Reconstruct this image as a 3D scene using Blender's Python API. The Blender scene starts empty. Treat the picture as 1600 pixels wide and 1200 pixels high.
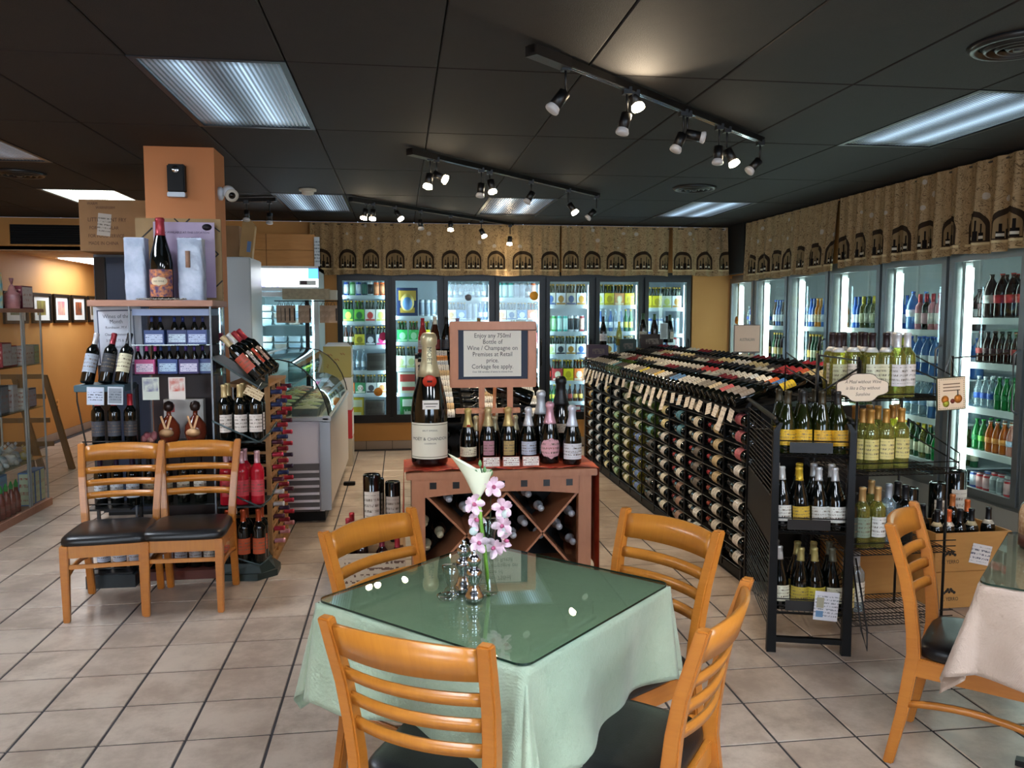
import bpy, bmesh, math, random
from math import sin, cos, pi, radians, sqrt, atan2
from mathutils import Matrix, Vector

random.seed(7)
SC = bpy.context.scene
COL = SC.collection

# ------------------------------------------------------------------ camera, world, lights, exposure
F_PX, PITCH, YAW, EYE = 1282.0, 0.0832, 0.1356, 1.62
cam_d = bpy.data.cameras.new('camera')
cam = bpy.data.objects.new('camera', cam_d)
COL.objects.link(cam)
cam.location = (0, 0, EYE)
cam.rotation_euler = (pi / 2 - PITCH, 0, -YAW)
cam_d.sensor_width = 36.0
cam_d.lens = 36.0 * F_PX / 1600.0
cam_d.clip_start = 0.05
SC.camera = cam
SC.view_settings.view_transform = 'Standard'
SC.view_settings.look = 'None'
SC.view_settings.exposure = 0.12
SC.view_settings.gamma = 1.0
SC.view_settings.use_curve_mapping = False
cy = SC.cycles
cy.max_bounces = 8
cy.diffuse_bounces = 4
cy.glossy_bounces = 4
cy.transmission_bounces = 6
cy.transparent_max_bounces = 32
cy.caustics_reflective = False
cy.caustics_refractive = False
cy.sample_clamp_indirect = 4.0
cy.use_denoising = True

world = bpy.data.worlds.new('daylight')
SC.world = world
world.use_nodes = True
wb = world.node_tree.nodes['Background']
wb.inputs['Color'].default_value = (0.62, 0.78, 1.0, 1)
wb.inputs['Strength'].default_value = 1.2


def area_light(name, loc, rot, sx, sy, power, color):
    d = bpy.data.lights.new(name, 'AREA')
    d.shape = 'RECTANGLE'
    d.size, d.size_y = sx, sy
    d.energy = power
    d.color = color
    o = bpy.data.objects.new(name, d)
    o.location = loc
    o.rotation_euler = rot
    COL.objects.link(o)
    return o


# daylight through the shopfront windows behind the camera
area_light('shopfront_daylight', (2.5, -3.45, 1.70), (pi / 2, 0, 0), 2.9, 1.6, 150, (0.62, 0.80, 1.0))
area_light('shopfront_daylight', (-3.15, -3.45, 1.70), (pi / 2, 0, 0), 2.3, 1.6, 150, (0.78, 0.89, 1.0))


# ------------------------------------------------------------------ materials
def C(h):
    h = h.lstrip('#')
    r = []
    for i in (0, 2, 4):
        c = int(h[i:i + 2], 16) / 255
        r.append(c / 12.92 if c <= 0.04045 else ((c + 0.055) / 1.055) ** 2.4)
    return (r[0], r[1], r[2], 1)


_mats = {}


def mat(col, rough=0.5, metal=0.0, name=None, coat=0.0, spec=0.5):
    key = (col, rough, metal, coat, spec)
    if key in _mats:
        return _mats[key]
    m = bpy.data.materials.new(name or 'paint_' + str(col).strip('#'))
    m.use_nodes = True
    p = m.node_tree.nodes['Principled BSDF']
    p.inputs['Base Color'].default_value = C(col)
    p.inputs['Roughness'].default_value = rough
    p.inputs['Metallic'].default_value = metal
    p.inputs['Coat Weight'].default_value = coat
    p.inputs['Specular IOR Level'].default_value = spec
    _mats[key] = m
    return m


class N:
    """small wrapper that builds node maths"""
    nt = None

    def __init__(s, sock):
        s.s = sock

    @staticmethod
    def op(kind, *a):
        n = N.nt.nodes.new('ShaderNodeMath')
        n.operation = kind
        for i, x in enumerate(a):
            if isinstance(x, N):
                N.nt.links.new(x.s, n.inputs[i])
            else:
                n.inputs[i].default_value = x
        return N(n.outputs[0])

    def __add__(s, o): return N.op('ADD', s, o)
    def __sub__(s, o): return N.op('SUBTRACT', s, o)
    def __mul__(s, o): return N.op('MULTIPLY', s, o)
    def __truediv__(s, o): return N.op('DIVIDE', s, o)
    def __rsub__(s, o): return N.op('SUBTRACT', o, s)
    def __lt__(s, o): return N.op('LESS_THAN', s, o)
    def __gt__(s, o): return N.op('GREATER_THAN', s, o)
    def abs(s): return N.op('ABSOLUTE', s)
    def fract(s): return N.op('FRACT', s)
    def floor(s): return N.op('FLOOR', s)
    def max(s, o): return N.op('MAXIMUM', s, o)
    def min(s, o): return N.op('MINIMUM', s, o)


def nodemat(name):
    m = bpy.data.materials.new(name)
    m.use_nodes = True
    nt = m.node_tree
    N.nt = nt
    return m, nt, nt.nodes['Principled BSDF']


def tex(nt, kind, **kw):
    n = nt.nodes.new('ShaderNodeTex' + kind)
    for k, v in kw.items():
        if k in n.inputs:
            n.inputs[k].default_value = v
    return n


def mapping(nt, src, scale=(1, 1, 1), loc=(0, 0, 0)):
    mp = nt.nodes.new('ShaderNodeMapping')
    mp.inputs['Scale'].default_value = scale
    mp.inputs['Location'].default_value = loc
    nt.links.new(src, mp.inputs['Vector'])
    return mp.outputs[0]


def coord(nt, kind='Object'):
    n = nt.nodes.new('ShaderNodeTexCoord')
    return n.outputs[kind]


def mix(nt, fac, a, b):
    n = nt.nodes.new('ShaderNodeMix')
    n.data_type = 'RGBA'
    for sock, v in ((n.inputs[0], fac), (n.inputs[6], a), (n.inputs[7], b)):
        if isinstance(v, N):
            nt.links.new(v.s, sock)
        elif hasattr(v, 'default_value'):
            nt.links.new(v, sock)
        elif isinstance(v, str):
            sock.default_value = C(v)
        else:
            sock.default_value = v
    return n.outputs[2]


def wood(name, c1, c2, rough=0.35, scale=(6, 6, 60), coat=0.15):
    m, nt, p = nodemat(name)
    v = mapping(nt, coord(nt), scale)
    t = tex(nt, 'Noise', Scale=1.0, Detail=5.0, Roughness=0.6, Distortion=1.2)
    nt.links.new(v, t.inputs['Vector'])
    nt.links.new(mix(nt, t.outputs[0], c1, c2), p.inputs['Base Color'])
    p.inputs['Roughness'].default_value = rough
    p.inputs['Coat Weight'].default_value = coat
    p.inputs['Coat Roughness'].default_value = 0.2
    return m


def noisy(name, c1, c2, scale=5.0, rough=0.6, bump=0.0, detail=4.0, spec=0.5, bscale=None):
    m, nt, p = nodemat(name)
    t = tex(nt, 'Noise', Scale=scale, Detail=detail)
    nt.links.new(coord(nt), t.inputs['Vector'])
    r = nt.nodes.new('ShaderNodeMapRange')
    r.inputs[1].default_value, r.inputs[2].default_value = 0.35, 0.65
    nt.links.new(t.outputs[0], r.inputs[0])
    nt.links.new(mix(nt, r.outputs[0], c1, c2), p.inputs['Base Color'])
    p.inputs['Roughness'].default_value = rough
    p.inputs['Specular IOR Level'].default_value = spec
    if bump:
        t2 = tex(nt, 'Noise', Scale=bscale or scale * 6, Detail=3.0)
        nt.links.new(coord(nt), t2.inputs['Vector'])
        b = nt.nodes.new('ShaderNodeBump')
        b.inputs['Strength'].default_value = bump
        b.inputs['Distance'].default_value = 0.004
        nt.links.new(t2.outputs[0], b.inputs['Height'])
        nt.links.new(b.outputs[0], p.inputs['Normal'])
    return m


def emit(name, col, s):
    m, nt, p = nodemat(name)
    p.inputs['Base Color'].default_value = C(col)
    p.inputs['Emission Color'].default_value = C(col)
    p.inputs['Emission Strength'].default_value = s
    return m


def thin_glass(name, tint, gloss=1.0, rough=0.0, body=None, body_mix=0.0):
    """one sheet of glass: clear or tinted see-through with a Fresnel reflection"""
    key = (name, tint)
    if key in _mats:
        return _mats[key]
    m = bpy.data.materials.new(name)
    m.use_nodes = True
    nt = m.node_tree
    nt.nodes.remove(nt.nodes['Principled BSDF'])
    out = nt.nodes['Material Output']
    tr = nt.nodes.new('ShaderNodeBsdfTransparent')
    tr.inputs[0].default_value = C(tint)
    gl = nt.nodes.new('ShaderNodeBsdfGlossy')
    gl.inputs['Roughness'].default_value = rough
    lw = nt.nodes.new('ShaderNodeLayerWeight')
    lw.inputs[0].default_value = 0.5
    N.nt = nt
    fr5 = N.op('POWER', N(lw.outputs['Facing']), 5.0) * 0.95 + 0.05
    mx = nt.nodes.new('ShaderNodeMixShader')
    mm = nt.nodes.new('ShaderNodeMath')
    mm.operation = 'MULTIPLY'
    mm.inputs[1].default_value = gloss
    nt.links.new(fr5.s, mm.inputs[0])
    src = tr.outputs[0]
    if body:
        df = nt.nodes.new('ShaderNodeBsdfDiffuse')
        df.inputs[0].default_value = C(body)
        m2 = nt.nodes.new('ShaderNodeMixShader')
        m2.inputs[0].default_value = body_mix
        nt.links.new(tr.outputs[0], m2.inputs[1])
        nt.links.new(df.outputs[0], m2.inputs[2])
        src = m2.outputs[0]
    nt.links.new(mm.outputs[0], mx.inputs[0])
    nt.links.new(src, mx.inputs[1])
    nt.links.new(gl.outputs[0], mx.inputs[2])
    nt.links.new(mx.outputs[0], out.inputs[0])
    _mats[key] = m
    return m


def print_mat(bg, ink='#555555', rough=0.5, lines=6.0, amount=0.5):
    """paper with faint lines of print, laid out over the part's own bounds"""
    key = ('print', bg, ink, lines, amount)
    if key in _mats:
        return _mats[key]
    m, nt, p = nodemat('printed_paper')
    g = coord(nt, 'Generated')
    sx = nt.nodes.new('ShaderNodeSeparateXYZ')
    nt.links.new(g, sx.inputs[0])
    z, x, y = N(sx.outputs[2]), N(sx.outputs[0]), N(sx.outputs[1])
    t = tex(nt, 'Noise', Scale=1.0, Detail=1.0)
    nt.links.new(mapping(nt, g, (22, 22, lines)), t.inputs['Vector'])
    row = (z * lines).fract()
    band = (row > 0.25) * (row < 0.7)
    inner = (z > 0.12) * (z < 0.88)
    f = band * inner * (N(t.outputs[0]) > (1.0 - amount))
    nt.links.new(mix(nt, f, bg, ink), p.inputs['Base Color'])
    p.inputs['Roughness'].default_value = rough
    _mats[key] = m
    return m


OAK = wood('honey_oak', '#c07a2e', '#a55f1c', 0.32, (5, 5, 40), 0.2)
OAKX = wood('honey_oak_cross', '#c4802f', '#a8641f', 0.32, (40, 5, 5), 0.2)
CHERRY = wood('cherry_wood', '#b07652', '#985f40', 0.4, (20, 6, 6), 0.1)
PINE = wood('pine_crate', '#bb8a4c', '#a37138', 0.6, (3, 20, 20), 0.0)
PLY = wood('plywood', '#cf9352', '#a96c31', 0.6, (4, 20, 30), 0.0)
BOXWOOD = wood('pale_rack_wood', '#b98a55', '#a07142', 0.6, (20, 20, 5), 0.0)
PINKWOOD = wood('pinkish_shelf_wood', '#b98a72', '#a5735c', 0.5, (5, 25, 25), 0.0)
BLACKPAD = noisy('black_vinyl', '#0b0b0c', '#131316', 30, 0.33, 0.12, spec=0.5, bscale=260)
BLACK = mat('#060607', 0.5, name='black_paint', spec=0.3)
BLACKMET = mat('#070708', 0.4, 0.0, 'black_metal')
GREENMET = mat('#22302e', 0.45, 0.2, 'dark_green_metal')
CHROME = mat('#c8ccd2', 0.12, 1.0, 'chrome')
STEEL = mat('#a9aeb4', 0.35, 0.7, 'brushed_steel')
ALU = mat('#8f9396', 0.38, 0.75, 'aluminium_frame')
WHITE = mat('#dfe3e6', 0.45, name='white_enamel')
COOLWHITE = mat('#cfd8dd', 0.5, name='cooler_lining')
CREAM = mat('#e4dccb', 0.6, name='cream_paper')
CARD = noisy('brown_cardboard', '#9d774f', '#8b6743', 3, 0.8)
CARDP = print_mat('#96714b', '#4a3423', 0.8, 7, 0.45)
INK = mat('#26221f', 0.7, name='ink')
GLASS = thin_glass('clear_glass', '#fbfffd')
COOLGLASS = thin_glass('cooler_door_glass', '#eef8f6', 0.6)
TUBE = emit('fluorescent_tube', '#d4ecff', 30.0)
TUBEW = emit('warm_white_tube', '#f0fbf4', 12.0)
WALLO = noisy('orange_wall_paint', '#cc9350', '#c48a47', 1.2, 0.65, 0.1, bscale=90)
COLO = noisy('terracotta_column_paint', '#c9824e', '#bf7846', 1.0, 0.7, 0.1, bscale=90)

WINE = mat('#070a08', 0.07, name='dark_bottle_glass', spec=0.6)
WINER = mat('#14060a', 0.07, name='dark_red_bottle_glass', spec=0.6)
GREENG = thin_glass('green_bottle_glass', '#7f9a4c', 1.6, 0.04, '#5a7a2c', 0.32)
YELG = thin_glass('pale_wine_glass', '#d2d08c', 1.6, 0.03, '#9c9848', 0.34)
CLEARG = thin_glass('clear_bottle_glass', '#e6f2f6', 1.5, 0.04, '#b8cdd6', 0.30)
ROSEG = thin_glass('rose_wine_glass', '#e07a72', 1.5, 0.04, '#c04a48', 0.5)
REDG = mat('#b3182a', 0.12, name='red_bottle')
ORG = thin_glass('orange_soda', '#f0964a', 1.4, 0.05, '#e07a20', 0.6)
GRS = thin_glass('green_soda', '#3fae5e', 1.4, 0.05, '#1f8f44', 0.55)
COLA = mat('#2a120c', 0.12, name='cola')
AMBER = mat('#3a1c0a', 0.12, name='amber_bottle')
BLUEG = thin_glass('blue_tinted_plastic', '#9cc4ee', 1.4, 0.06, '#5f93cf', 0.45)
PINKG = mat('#c9838f', 0.2, name='pink_bottle')


# ------------------------------------------------------------------ geometry
class G:
    def __init__(s):
        s.v, s.f, s.m, s.sm = [], [], [], []

    def add(s, vs, fs, mi=0, smooth=False, M=None):
        b = len(s.v)
        if M is not None:
            vs = [tuple(M @ Vector(v)) for v in vs]
        s.v += vs
        for f in fs:
            s.f.append([i + b for i in f])
            s.m.append(mi)
            s.sm.append(smooth)
        return s

    def box(s, x0, x1, y0, y1, z0, z1, mi=0, M=None):
        v = [(x, y, z) for z in (z0, z1) for y in (y0, y1) for x in (x0, x1)]
        return s.add(v, [(0, 2, 3, 1), (4, 5, 7, 6), (0, 1, 5, 4), (1, 3, 7, 5), (3, 2, 6, 7), (2, 0, 4, 6)], mi, False, M)

    def loft(s, rings, mi=0, smooth=False, cap=True, M=None):
        n = len(rings[0])
        v = [p for r in rings for p in r]
        f = []
        for k in range(len(rings) - 1):
            for i in range(n):
                j = (i + 1) % n
                f.append((k * n + i, k * n + j, (k + 1) * n + j, (k + 1) * n + i))
        if cap:
            f.append(tuple(range(n - 1, -1, -1)))
            f.append(tuple((len(rings) - 1) * n + i for i in range(n)))
        return s.add(v, f, mi, smooth, M)

    def tube(s, pts, r, n=6, mi=0, smooth=True, closed=False):
        pts = [Vector(p) for p in pts]
        rings = []
        L = len(pts)
        up = Vector((0, 0, 1))
        for i, p in enumerate(pts):
            a = pts[i - 1] if i > 0 else (pts[-1] if closed else p)
            b = pts[(i + 1) % L] if (i < L - 1 or closed) else p
            d = (b - a).normalized()
            u = d.cross(up)
            if u.length < 0.05:
                u = d.cross(Vector((1, 0, 0)))
            u.normalize()
            w = u.cross(d).normalized()
            rr = r[i] if isinstance(r, (list, tuple)) else r
            rings.append([tuple(p + u * (rr * cos(2 * pi * k / n)) + w * (rr * sin(2 * pi * k / n))) for k in range(n)])
        if closed:
            rings.append(rings[0])
        return s.loft(rings, mi, smooth, not closed)

    def lathe(s, prof, n=12, mi=0, M=None, smooth=True):
        v, f = [], []
        for (r, z) in prof:
            for k in range(n):
                a = 2 * pi * k / n
                v.append((r * cos(a), r * sin(a), z))
        for i in range(len(prof) - 1):
            for k in range(n):
                j = (k + 1) % n
                f.append((i * n + k, i * n + j, (i + 1) * n + j, (i + 1) * n + k))
        if prof[0][0] > 1e-4:
            f.append(tuple(range(n - 1, -1, -1)))
        if prof[-1][0] > 1e-4:
            f.append(tuple((len(prof) - 1) * n + k for k in range(n)))
        return s.add(v, f, mi, smooth, M)

    def patch(s, r, z0, z1, half=70, n=8, mi=0, M=None, oval=False, mid=-90, r1=None):
        """curved label on a cylinder, facing local -Y"""
        v, f = [], []
        rows = 8 if oval else 1
        for j in range(rows + 1):
            t = j / rows
            w = sqrt(max(0.0, 1 - (2 * t - 1) ** 2)) if oval else 1
            rr = r if r1 is None else r + (r1 - r) * t
            for k in range(n + 1):
                a = radians(mid + half * w * (2 * k / n - 1))
                v.append((rr * cos(a), rr * sin(a), z0 + (z1 - z0) * t))
        for j in range(rows):
            for k in range(n):
                q = j * (n + 1) + k
                f.append((q, q + 1, q + n + 2, q + n + 1))
        return s.add(v, f, mi, True, M)

    def prism(s, poly, z0, z1, mi=0, M=None):
        return s.loft([[(x, y, z0) for x, y in poly], [(x, y, z1) for x, y in poly]], mi, False, True, M)

    def sheet(s, fn, nu, nv, mi=0, smooth=True, M=None):
        v = [tuple(fn(i / nu, j / nv)) for j in range(nv + 1) for i in range(nu + 1)]
        f = [(j * (nu + 1) + i, j * (nu + 1) + i + 1, (j + 1) * (nu + 1) + i + 1, (j + 1) * (nu + 1) + i)
             for j in range(nv) for i in range(nu)]
        return s.add(v, f, mi, smooth, M)

    def mesh(s, name, mats, bevel=0.0, seg=2):
        me = bpy.data.meshes.new(name)
        me.from_pydata(s.v, [], s.f)
        if not isinstance(mats, (list, tuple)):
            mats = [mats]
        for m in mats:
            me.materials.append(m)
        if any(s.m):
            me.polygons.foreach_set('material_index', s.m)
        me.polygons.foreach_set('use_smooth', s.sm)
        if bevel:
            bm = bmesh.new()
            bm.from_mesh(me)
            bmesh.ops.remove_doubles(bm, verts=bm.verts, dist=1e-5)
            ed = [e for e in bm.edges if len(e.link_faces) == 2 and e.calc_face_angle(0) > 0.6]
            bmesh.ops.bevel(bm, geom=ed, offset=bevel, segments=seg, affect='EDGES', clamp_overlap=True)
            bm.to_mesh(me)
            bm.free()
        me.update()
        return me

    def obj(s, name, mats, parent=None, M=None, bevel=0.0, **kw):
        return ob(name, s.mesh(name, mats, bevel), parent, M, **kw)


def ob(name, data, parent=None, M=None, label=None, cat=None, group=None, kind=None):
    o = bpy.data.objects.new(name, data)
    COL.objects.link(o)
    if parent is not None:
        o.parent = parent
    if M is not None:
        o.matrix_basis = M
    if label:
        o['label'] = label
    if cat:
        o['category'] = cat
    if group:
        o['group'] = group
    if kind:
        o['kind'] = kind
    return o


def T(name, label, cat, M=None, group=None):
    return ob(name, None, None, M, label, cat, group)


def L(x, y, z, rz=0.0):
    return Matrix.Translation((x, y, z)) @ Matrix.Rotation(rz, 4, 'Z')


def axis_m(origin, z, y, s=1.0):
    """matrix whose local Z runs along z and whose local Y is as near y as can be"""
    z = Vector(z).normalized()
    y = Vector(y)
    y = (y - z * y.dot(z)).normalized()
    x = y.cross(z)
    m = Matrix((x, y, z)).transposed().to_4x4()
    for i in range(3):
        for j in range(3):
            m[i][j] *= s
    m.translation = origin
    return m


def text_mesh(body, size, sx=1.0, align='CENTER', shear=0.0, ext=0.0):
    cu = bpy.data.curves.new('tmp', 'FONT')
    cu.body = body
    cu.size = size
    cu.align_x = align
    cu.align_y = 'CENTER'
    cu.resolution_u = 2
    cu.shear = shear
    cu.extrude = ext
    tmp = bpy.data.objects.new('tmp', cu)
    COL.objects.link(tmp)
    dg = bpy.context.evaluated_depsgraph_get()
    me = bpy.data.meshes.new_from_object(tmp.evaluated_get(dg))
    bpy.data.objects.remove(tmp)
    bpy.data.curves.remove(cu)
    if sx != 1.0:
        for v in me.vertices:
            v.co.x *= sx
    me.name = 'lettering'
    return me


def text(name, body, size, M, parent, m=INK, align='CENTER', sx=1.0, shear=0.0, label=None):
    me = text_mesh(body, size, sx, align, shear, .0003)
    me.materials.clear()
    me.materials.append(m)
    return ob(name, me, parent, M, label)


FRONT = Matrix.Rotation(pi / 2, 4, 'X')            # text facing -Y, upright


def inst(proto, M, label=None, cat=None, group=None, name=None):
    """proto = (name, mesh, [(name, mesh, matrix, [sub ...]) ...]); builds one thing with its parts"""
    o = ob(name or proto[0], proto[1], None, M, label, cat, group)

    def kids(lst, par):
        for it in lst:
            c = ob(it[0], it[1], par, it[2])
            if len(it) > 3:
                kids(it[3], c)
    kids(proto[2], o)
    return o


ORD = ['zeroth', 'first', 'second', 'third', 'fourth', 'fifth', 'sixth', 'seventh', 'eighth', 'ninth', 'tenth', 'eleventh',
       'twelfth', 'thirteenth', 'fourteenth', 'fifteenth', 'sixteenth', 'seventeenth', 'eighteenth', 'nineteenth', 'twentieth']
TENS = {2: 'twenty', 3: 'thirty', 4: 'forty', 5: 'fifty'}


def nth(i):
    if i <= 20:
        return ORD[i]
    t, u = divmod(i, 10)
    return {3: 'thirtieth', 4: 'fortieth', 5: 'fiftieth'}[t] if u == 0 else TENS[t] + '-' + ORD[u]


# ------------------------------------------------------------------ bottle shapes
PROF = {
    'bordeaux': [(.030, .004), (.034, 0), (.0372, .005), (.0375, .185), (.035, .203), (.021, .222), (.0148, .236), (.0142, .286), (.0155, .288), (.0155, .297), (.013, .300)],
    'burgundy': [(.034, .004), (.038, 0), (.0405, .006), (.0405, .135), (.0365, .165), (.024, .21), (.0160, .245), (.0142, .286), (.0158, .288), (.0158, .297), (.013, .300)],
    'champagne': [(.036, .005), (.041, 0), (.0440, .007), (.0440, .130), (.0395, .165), (.026, .215), (.0175, .250), (.0152, .285), (.0185, .290), (.0190, .305), (.0150, .314), (.010, .317)],
    'hock': [(.030, .004), (.035, 0), (.0372, .006), (.0372, .12), (.033, .165), (.022, .24), (.0150, .29), (.0142, .325), (.0155, .327), (.0155, .336), (.013, .338)],
    'beer': [(.026, .003), (.029, 0), (.0305, .004), (.0305, .125), (.027, .145), (.0155, .172), (.0125, .215), (.0140, .218), (.0140, .228), (.011, .230)],
    'can': [(.026, .0), (.030, .004), (.0330, .012), (.0330, .108), (.030, .117), (.0270, .121), (.0265, .122)],
    'tallcan': [(.026, .0), (.030, .004), (.0330, .012), (.0330, .142), (.030, .152), (.0270, .156), (.0265, .157)],
    'soda': [(.026, 0), (.032, .006), (.033, .02), (.0315, .07), (.033, .11), (.0325, .135), (.022, .175), (.0130, .195), (.0125, .215), (.0150, .216), (.0150, .232), (.013, .234)],
    'soda2': [(.044, 0), (.052, .01), (.054, .03), (.051, .11), (.054, .17), (.053, .20), (.035, .26), (.016, .29), (.0140, .305), (.0170, .306), (.0170, .322), (.015, .324)],
    'jug': [(.03, 0), (.045, .01), (.055, .05), (.05, .09), (.025, .125), (.012, .14), (.011, .16), (.02, .165), (.026, .185), (.02, .205), (.006, .212)],
}
CAPZ = {'bordeaux': (.232, .301, .0158), 'burgundy': (.236, .301, .0160), 'champagne': (.205, .318, 0), 'hock': (.285, .339, .0158),
        'beer': (.214, .231, .0146), 'soda': (.214, .235, .0152), 'soda2': (.304, .325, .0175), 'jug': (.16, .213, 0)}
LABZ = {'bordeaux': (.05, .14), 'burgundy': (.04, .115), 'champagne': (.035, .105), 'hock': (.03, .10), 'beer': (.04, .10),
        'soda': (.07, .11), 'soda2': (.11, .17), 'can': (.02, .1), 'tallcan': (.02, .13), 'jug': (.03, .08)}
_pro = {}


def rad_at(kind, z):
    p = PROF[kind]
    for (r0, z0), (r1, z1) in zip(p, p[1:]):
        if z1 >= z >= z0 and z1 > z0:
            return r0 + (r1 - r0) * (z - z0) / (z1 - z0)
    return p[-1][0]


def bottle(kind='bordeaux', glass=WINE, cap='#1b1b1d', lab='#e4dccb', seg=12, half=75, oval=False, name='wine_bottle',
           lines=5.0, ink='#6a5a48', lz=None, neck=None, capm=None):
    key = (kind, glass.name, cap, lab, seg, half, oval, name, lz, neck, ink, lines)
    if key in _pro:
        return _pro[key]
    kids = []
    I = Matrix.Identity(4)
    body = G().lathe(PROF[kind], seg).mesh(name, glass)
    if cap and kind in CAPZ:
        z0, z1, r = CAPZ[kind]
        g = G()
        zs = sorted(set([z0, z1] + [z for _, z in PROF[kind] if z0 < z < z1]))
        prof = [(rad_at(kind, z) + .0009, z) for z in zs]
        prof[-1] = (prof[-1][0], z1)
        g.lathe(prof, seg)
        kids.append(('cap' if name != 'wine_bottle' else 'capsule', g.mesh('capsule', mat(cap, 0.35, 0.35)), I))
    if lab:
        z0, z1 = lz or LABZ[kind]
        r = max(rad_at(kind, z0 + .01), rad_at(kind, z1 - .01)) + .0009
        kids.append(('paper_label', G().patch(r, z0, z1, half, 8, 0, None, oval).mesh('paper_label', print_mat(lab, ink, 0.55, lines)), I))
    if neck:
        z0 = CAPZ[kind][0]
        kids.append(('neck_label', G().lathe([(rad_at(kind, z0 - .022) + .0012, z0 - .022), (rad_at(kind, z0) + .0012, z0)], seg).mesh('neck_label', mat(neck, .5)), I))
    if name == 'wine_bottle':
        name = 'white_wine_bottle' if glass in (GREENG, YELG, CLEARG) else 'rose_wine_bottle' if glass is ROSEG else 'red_wine_bottle'
    _pro[key] = (name, body, kids)
    return _pro[key]


def small(kind, c, lab=None, name='drink_can', top='#b9bdc2', seg=10):
    """far product that shows as one piece: one mesh, several materials"""
    key = ('small', kind, str(c), str(lab), name, top)
    if key in _pro:
        return _pro[key]
    g = G()
    mm = c if not isinstance(c, str) else mat(c, 0.35)
    mats = [mm, mat(top, 0.3, 0.5), mat(lab or '#dddddd', 0.5)]
    g.lathe(PROF[kind], seg)
    if kind in CAPZ:
        z0, z1, r = CAPZ[kind]
        g.lathe([(rad_at(kind, z0) + .001, z0), (max(r, rad_at(kind, z1)) + .001, z1)], seg, 1)
    elif 'can' in kind:
        z = PROF[kind][-1][1]
        g.lathe([(.0312, z - .006), (.0275, z + .001), (.024, z - .001)], seg, 1)
    if lab:
        z0, z1 = LABZ[kind]
        g.lathe([(rad_at(kind, z0) + .0012, z0), (max(rad_at(kind, z0), rad_at(kind, z1)) + .0012, z1)], seg, 2)
    _pro[key] = (name, g.mesh(name, mats), [])
    return _pro[key]


def sixpack(c1, c2, w=.13, d=.12, h=.12, bottles=True, glass='#1c2a16', cap='#b08a30'):
    """carton of bottles: box with a peaked carrying handle, necks showing"""
    key = ('six', c1, c2, w, h, bottles, glass, cap)
    if key in _pro:
        return _pro[key]
    g = G()
    g.box(-w / 2, w / 2, -d / 2, d / 2, 0, h)
    g.loft([[(-w / 2, -.004, h), (w / 2, -.004, h), (w / 2, .004, h), (-w / 2, .004, h)],
            [(-w / 2 * .45, -.003, h + .075), (w / 2 * .45, -.003, h + .075), (w / 2 * .45, .003, h + .075), (-w / 2 * .45, .003, h + .075)]], 0)
    g.patch(9, 0, 0, 1, 1) if False else None
    g.prism([(cos(a) * w * .3, sin(a) * h * .3) for a in [k * pi / 6 for k in range(12)]], -.0, .002, 1,
            Matrix.Translation((0, -d / 2 - .0005, h * .5)) @ Matrix.Rotation(pi / 2, 4, 'X'))
    g.box(-w / 2 * .92, w / 2 * .92, -d / 2 - .0015, -d / 2, h * .06, h * .2, 1)
    if bottles:
        for ix in (-1, 0, 1):
            for iy in (-1, 1):
                M = Matrix.Translation((ix * w / 3.1, iy * d / 4.2, h - .005))
                g.lathe([(.022, 0), (.0185, .022), (.0125, .045), (.0122, .078)], 6, 2, M)
                g.lathe([(.0142, .078), (.0142, .088), (.010, .091)], 6, 3, M)
    _pro[key] = ('bottle_carton', g.mesh('bottle_carton', [mat(c1, .45), mat(c2, .45), mat(glass, .15), mat(cap, .4, .5)]), [])
    return _pro[key]


def carton(c1, c2, w, d, h, name='drink_case'):
    key = ('carton', c1, c2, w, d, h, name)
    if key in _pro:
        return _pro[key]
    g = G()
    g.box(-w / 2, w / 2, -d / 2, d / 2, 0, h)
    g.box(-w * .42, w * .42, -d / 2 - .0015, -d / 2, h * .55, h * .9, 1)
    g.box(-w * .35, w * .35, -d / 2 - .0015, -d / 2, h * .12, h * .3, 1)
    g.box(-w * .2, w * .2, -.012, .012, h, h + .002, 1)
    _pro[key] = (name, g.mesh(name, [mat(c1, .5), mat(c2, .5)]), [])
    return _pro[key]


# ------------------------------------------------------------------ the room
CZ = 2.72
XL, XR, YB, YF = -4.45, 4.15, 10.0, -3.4


def in_view(x, y, z, m=60):
    d = Vector((x, y, z - EYE))
    fw = Vector((sin(YAW) * cos(PITCH), cos(YAW) * cos(PITCH), -sin(PITCH)))
    r = Vector((cos(YAW), -sin(YAW), 0))
    u = r.cross(fw)
    k = d.dot(fw)
    if k < 0.3:
        return False
    return abs(F_PX * d.dot(r) / k) < 800 + m and abs(F_PX * d.dot(u) / k) < 600 + m


def tile_mat():
    m, nt, p = nodemat('glazed_floor_tile')
    oi = nt.nodes.new('ShaderNodeObjectInfo')
    geo = nt.nodes.new('ShaderNodeNewGeometry')
    t = tex(nt, 'Noise', Scale=3.4, Detail=8.0, Roughness=0.7, Distortion=0.0)
    nt.links.new(geo.outputs['Position'], t.inputs['Vector'])
    r = nt.nodes.new('ShaderNodeMapRange')
    r.interpolation_type = 'SMOOTHERSTEP'
    r.inputs[1].default_value, r.inputs[2].default_value = 0.33, 0.67
    nt.links.new(t.outputs[0], r.inputs[0])
    a = mix(nt, r.outputs[0], '#998879', '#c2b3a3')
    b = mix(nt, N(oi.outputs['Random']) * 0.35, a, '#ae9c8c')
    nt.links.new(b, p.inputs['Base Color'])
    t2 = tex(nt, 'Noise', Scale=7.0, Detail=2.0)
    nt.links.new(geo.outputs['Position'], t2.inputs['Vector'])
    p.inputs['Roughness'].default_value=.28
    bp = nt.nodes.new('ShaderNodeBump')
    bp.inputs['Strength'].default_value = 0.02
    bp.inputs['Distance'].default_value = 0.003
    nt.links.new(t2.outputs[0], bp.inputs['Height'])
    return m


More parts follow.
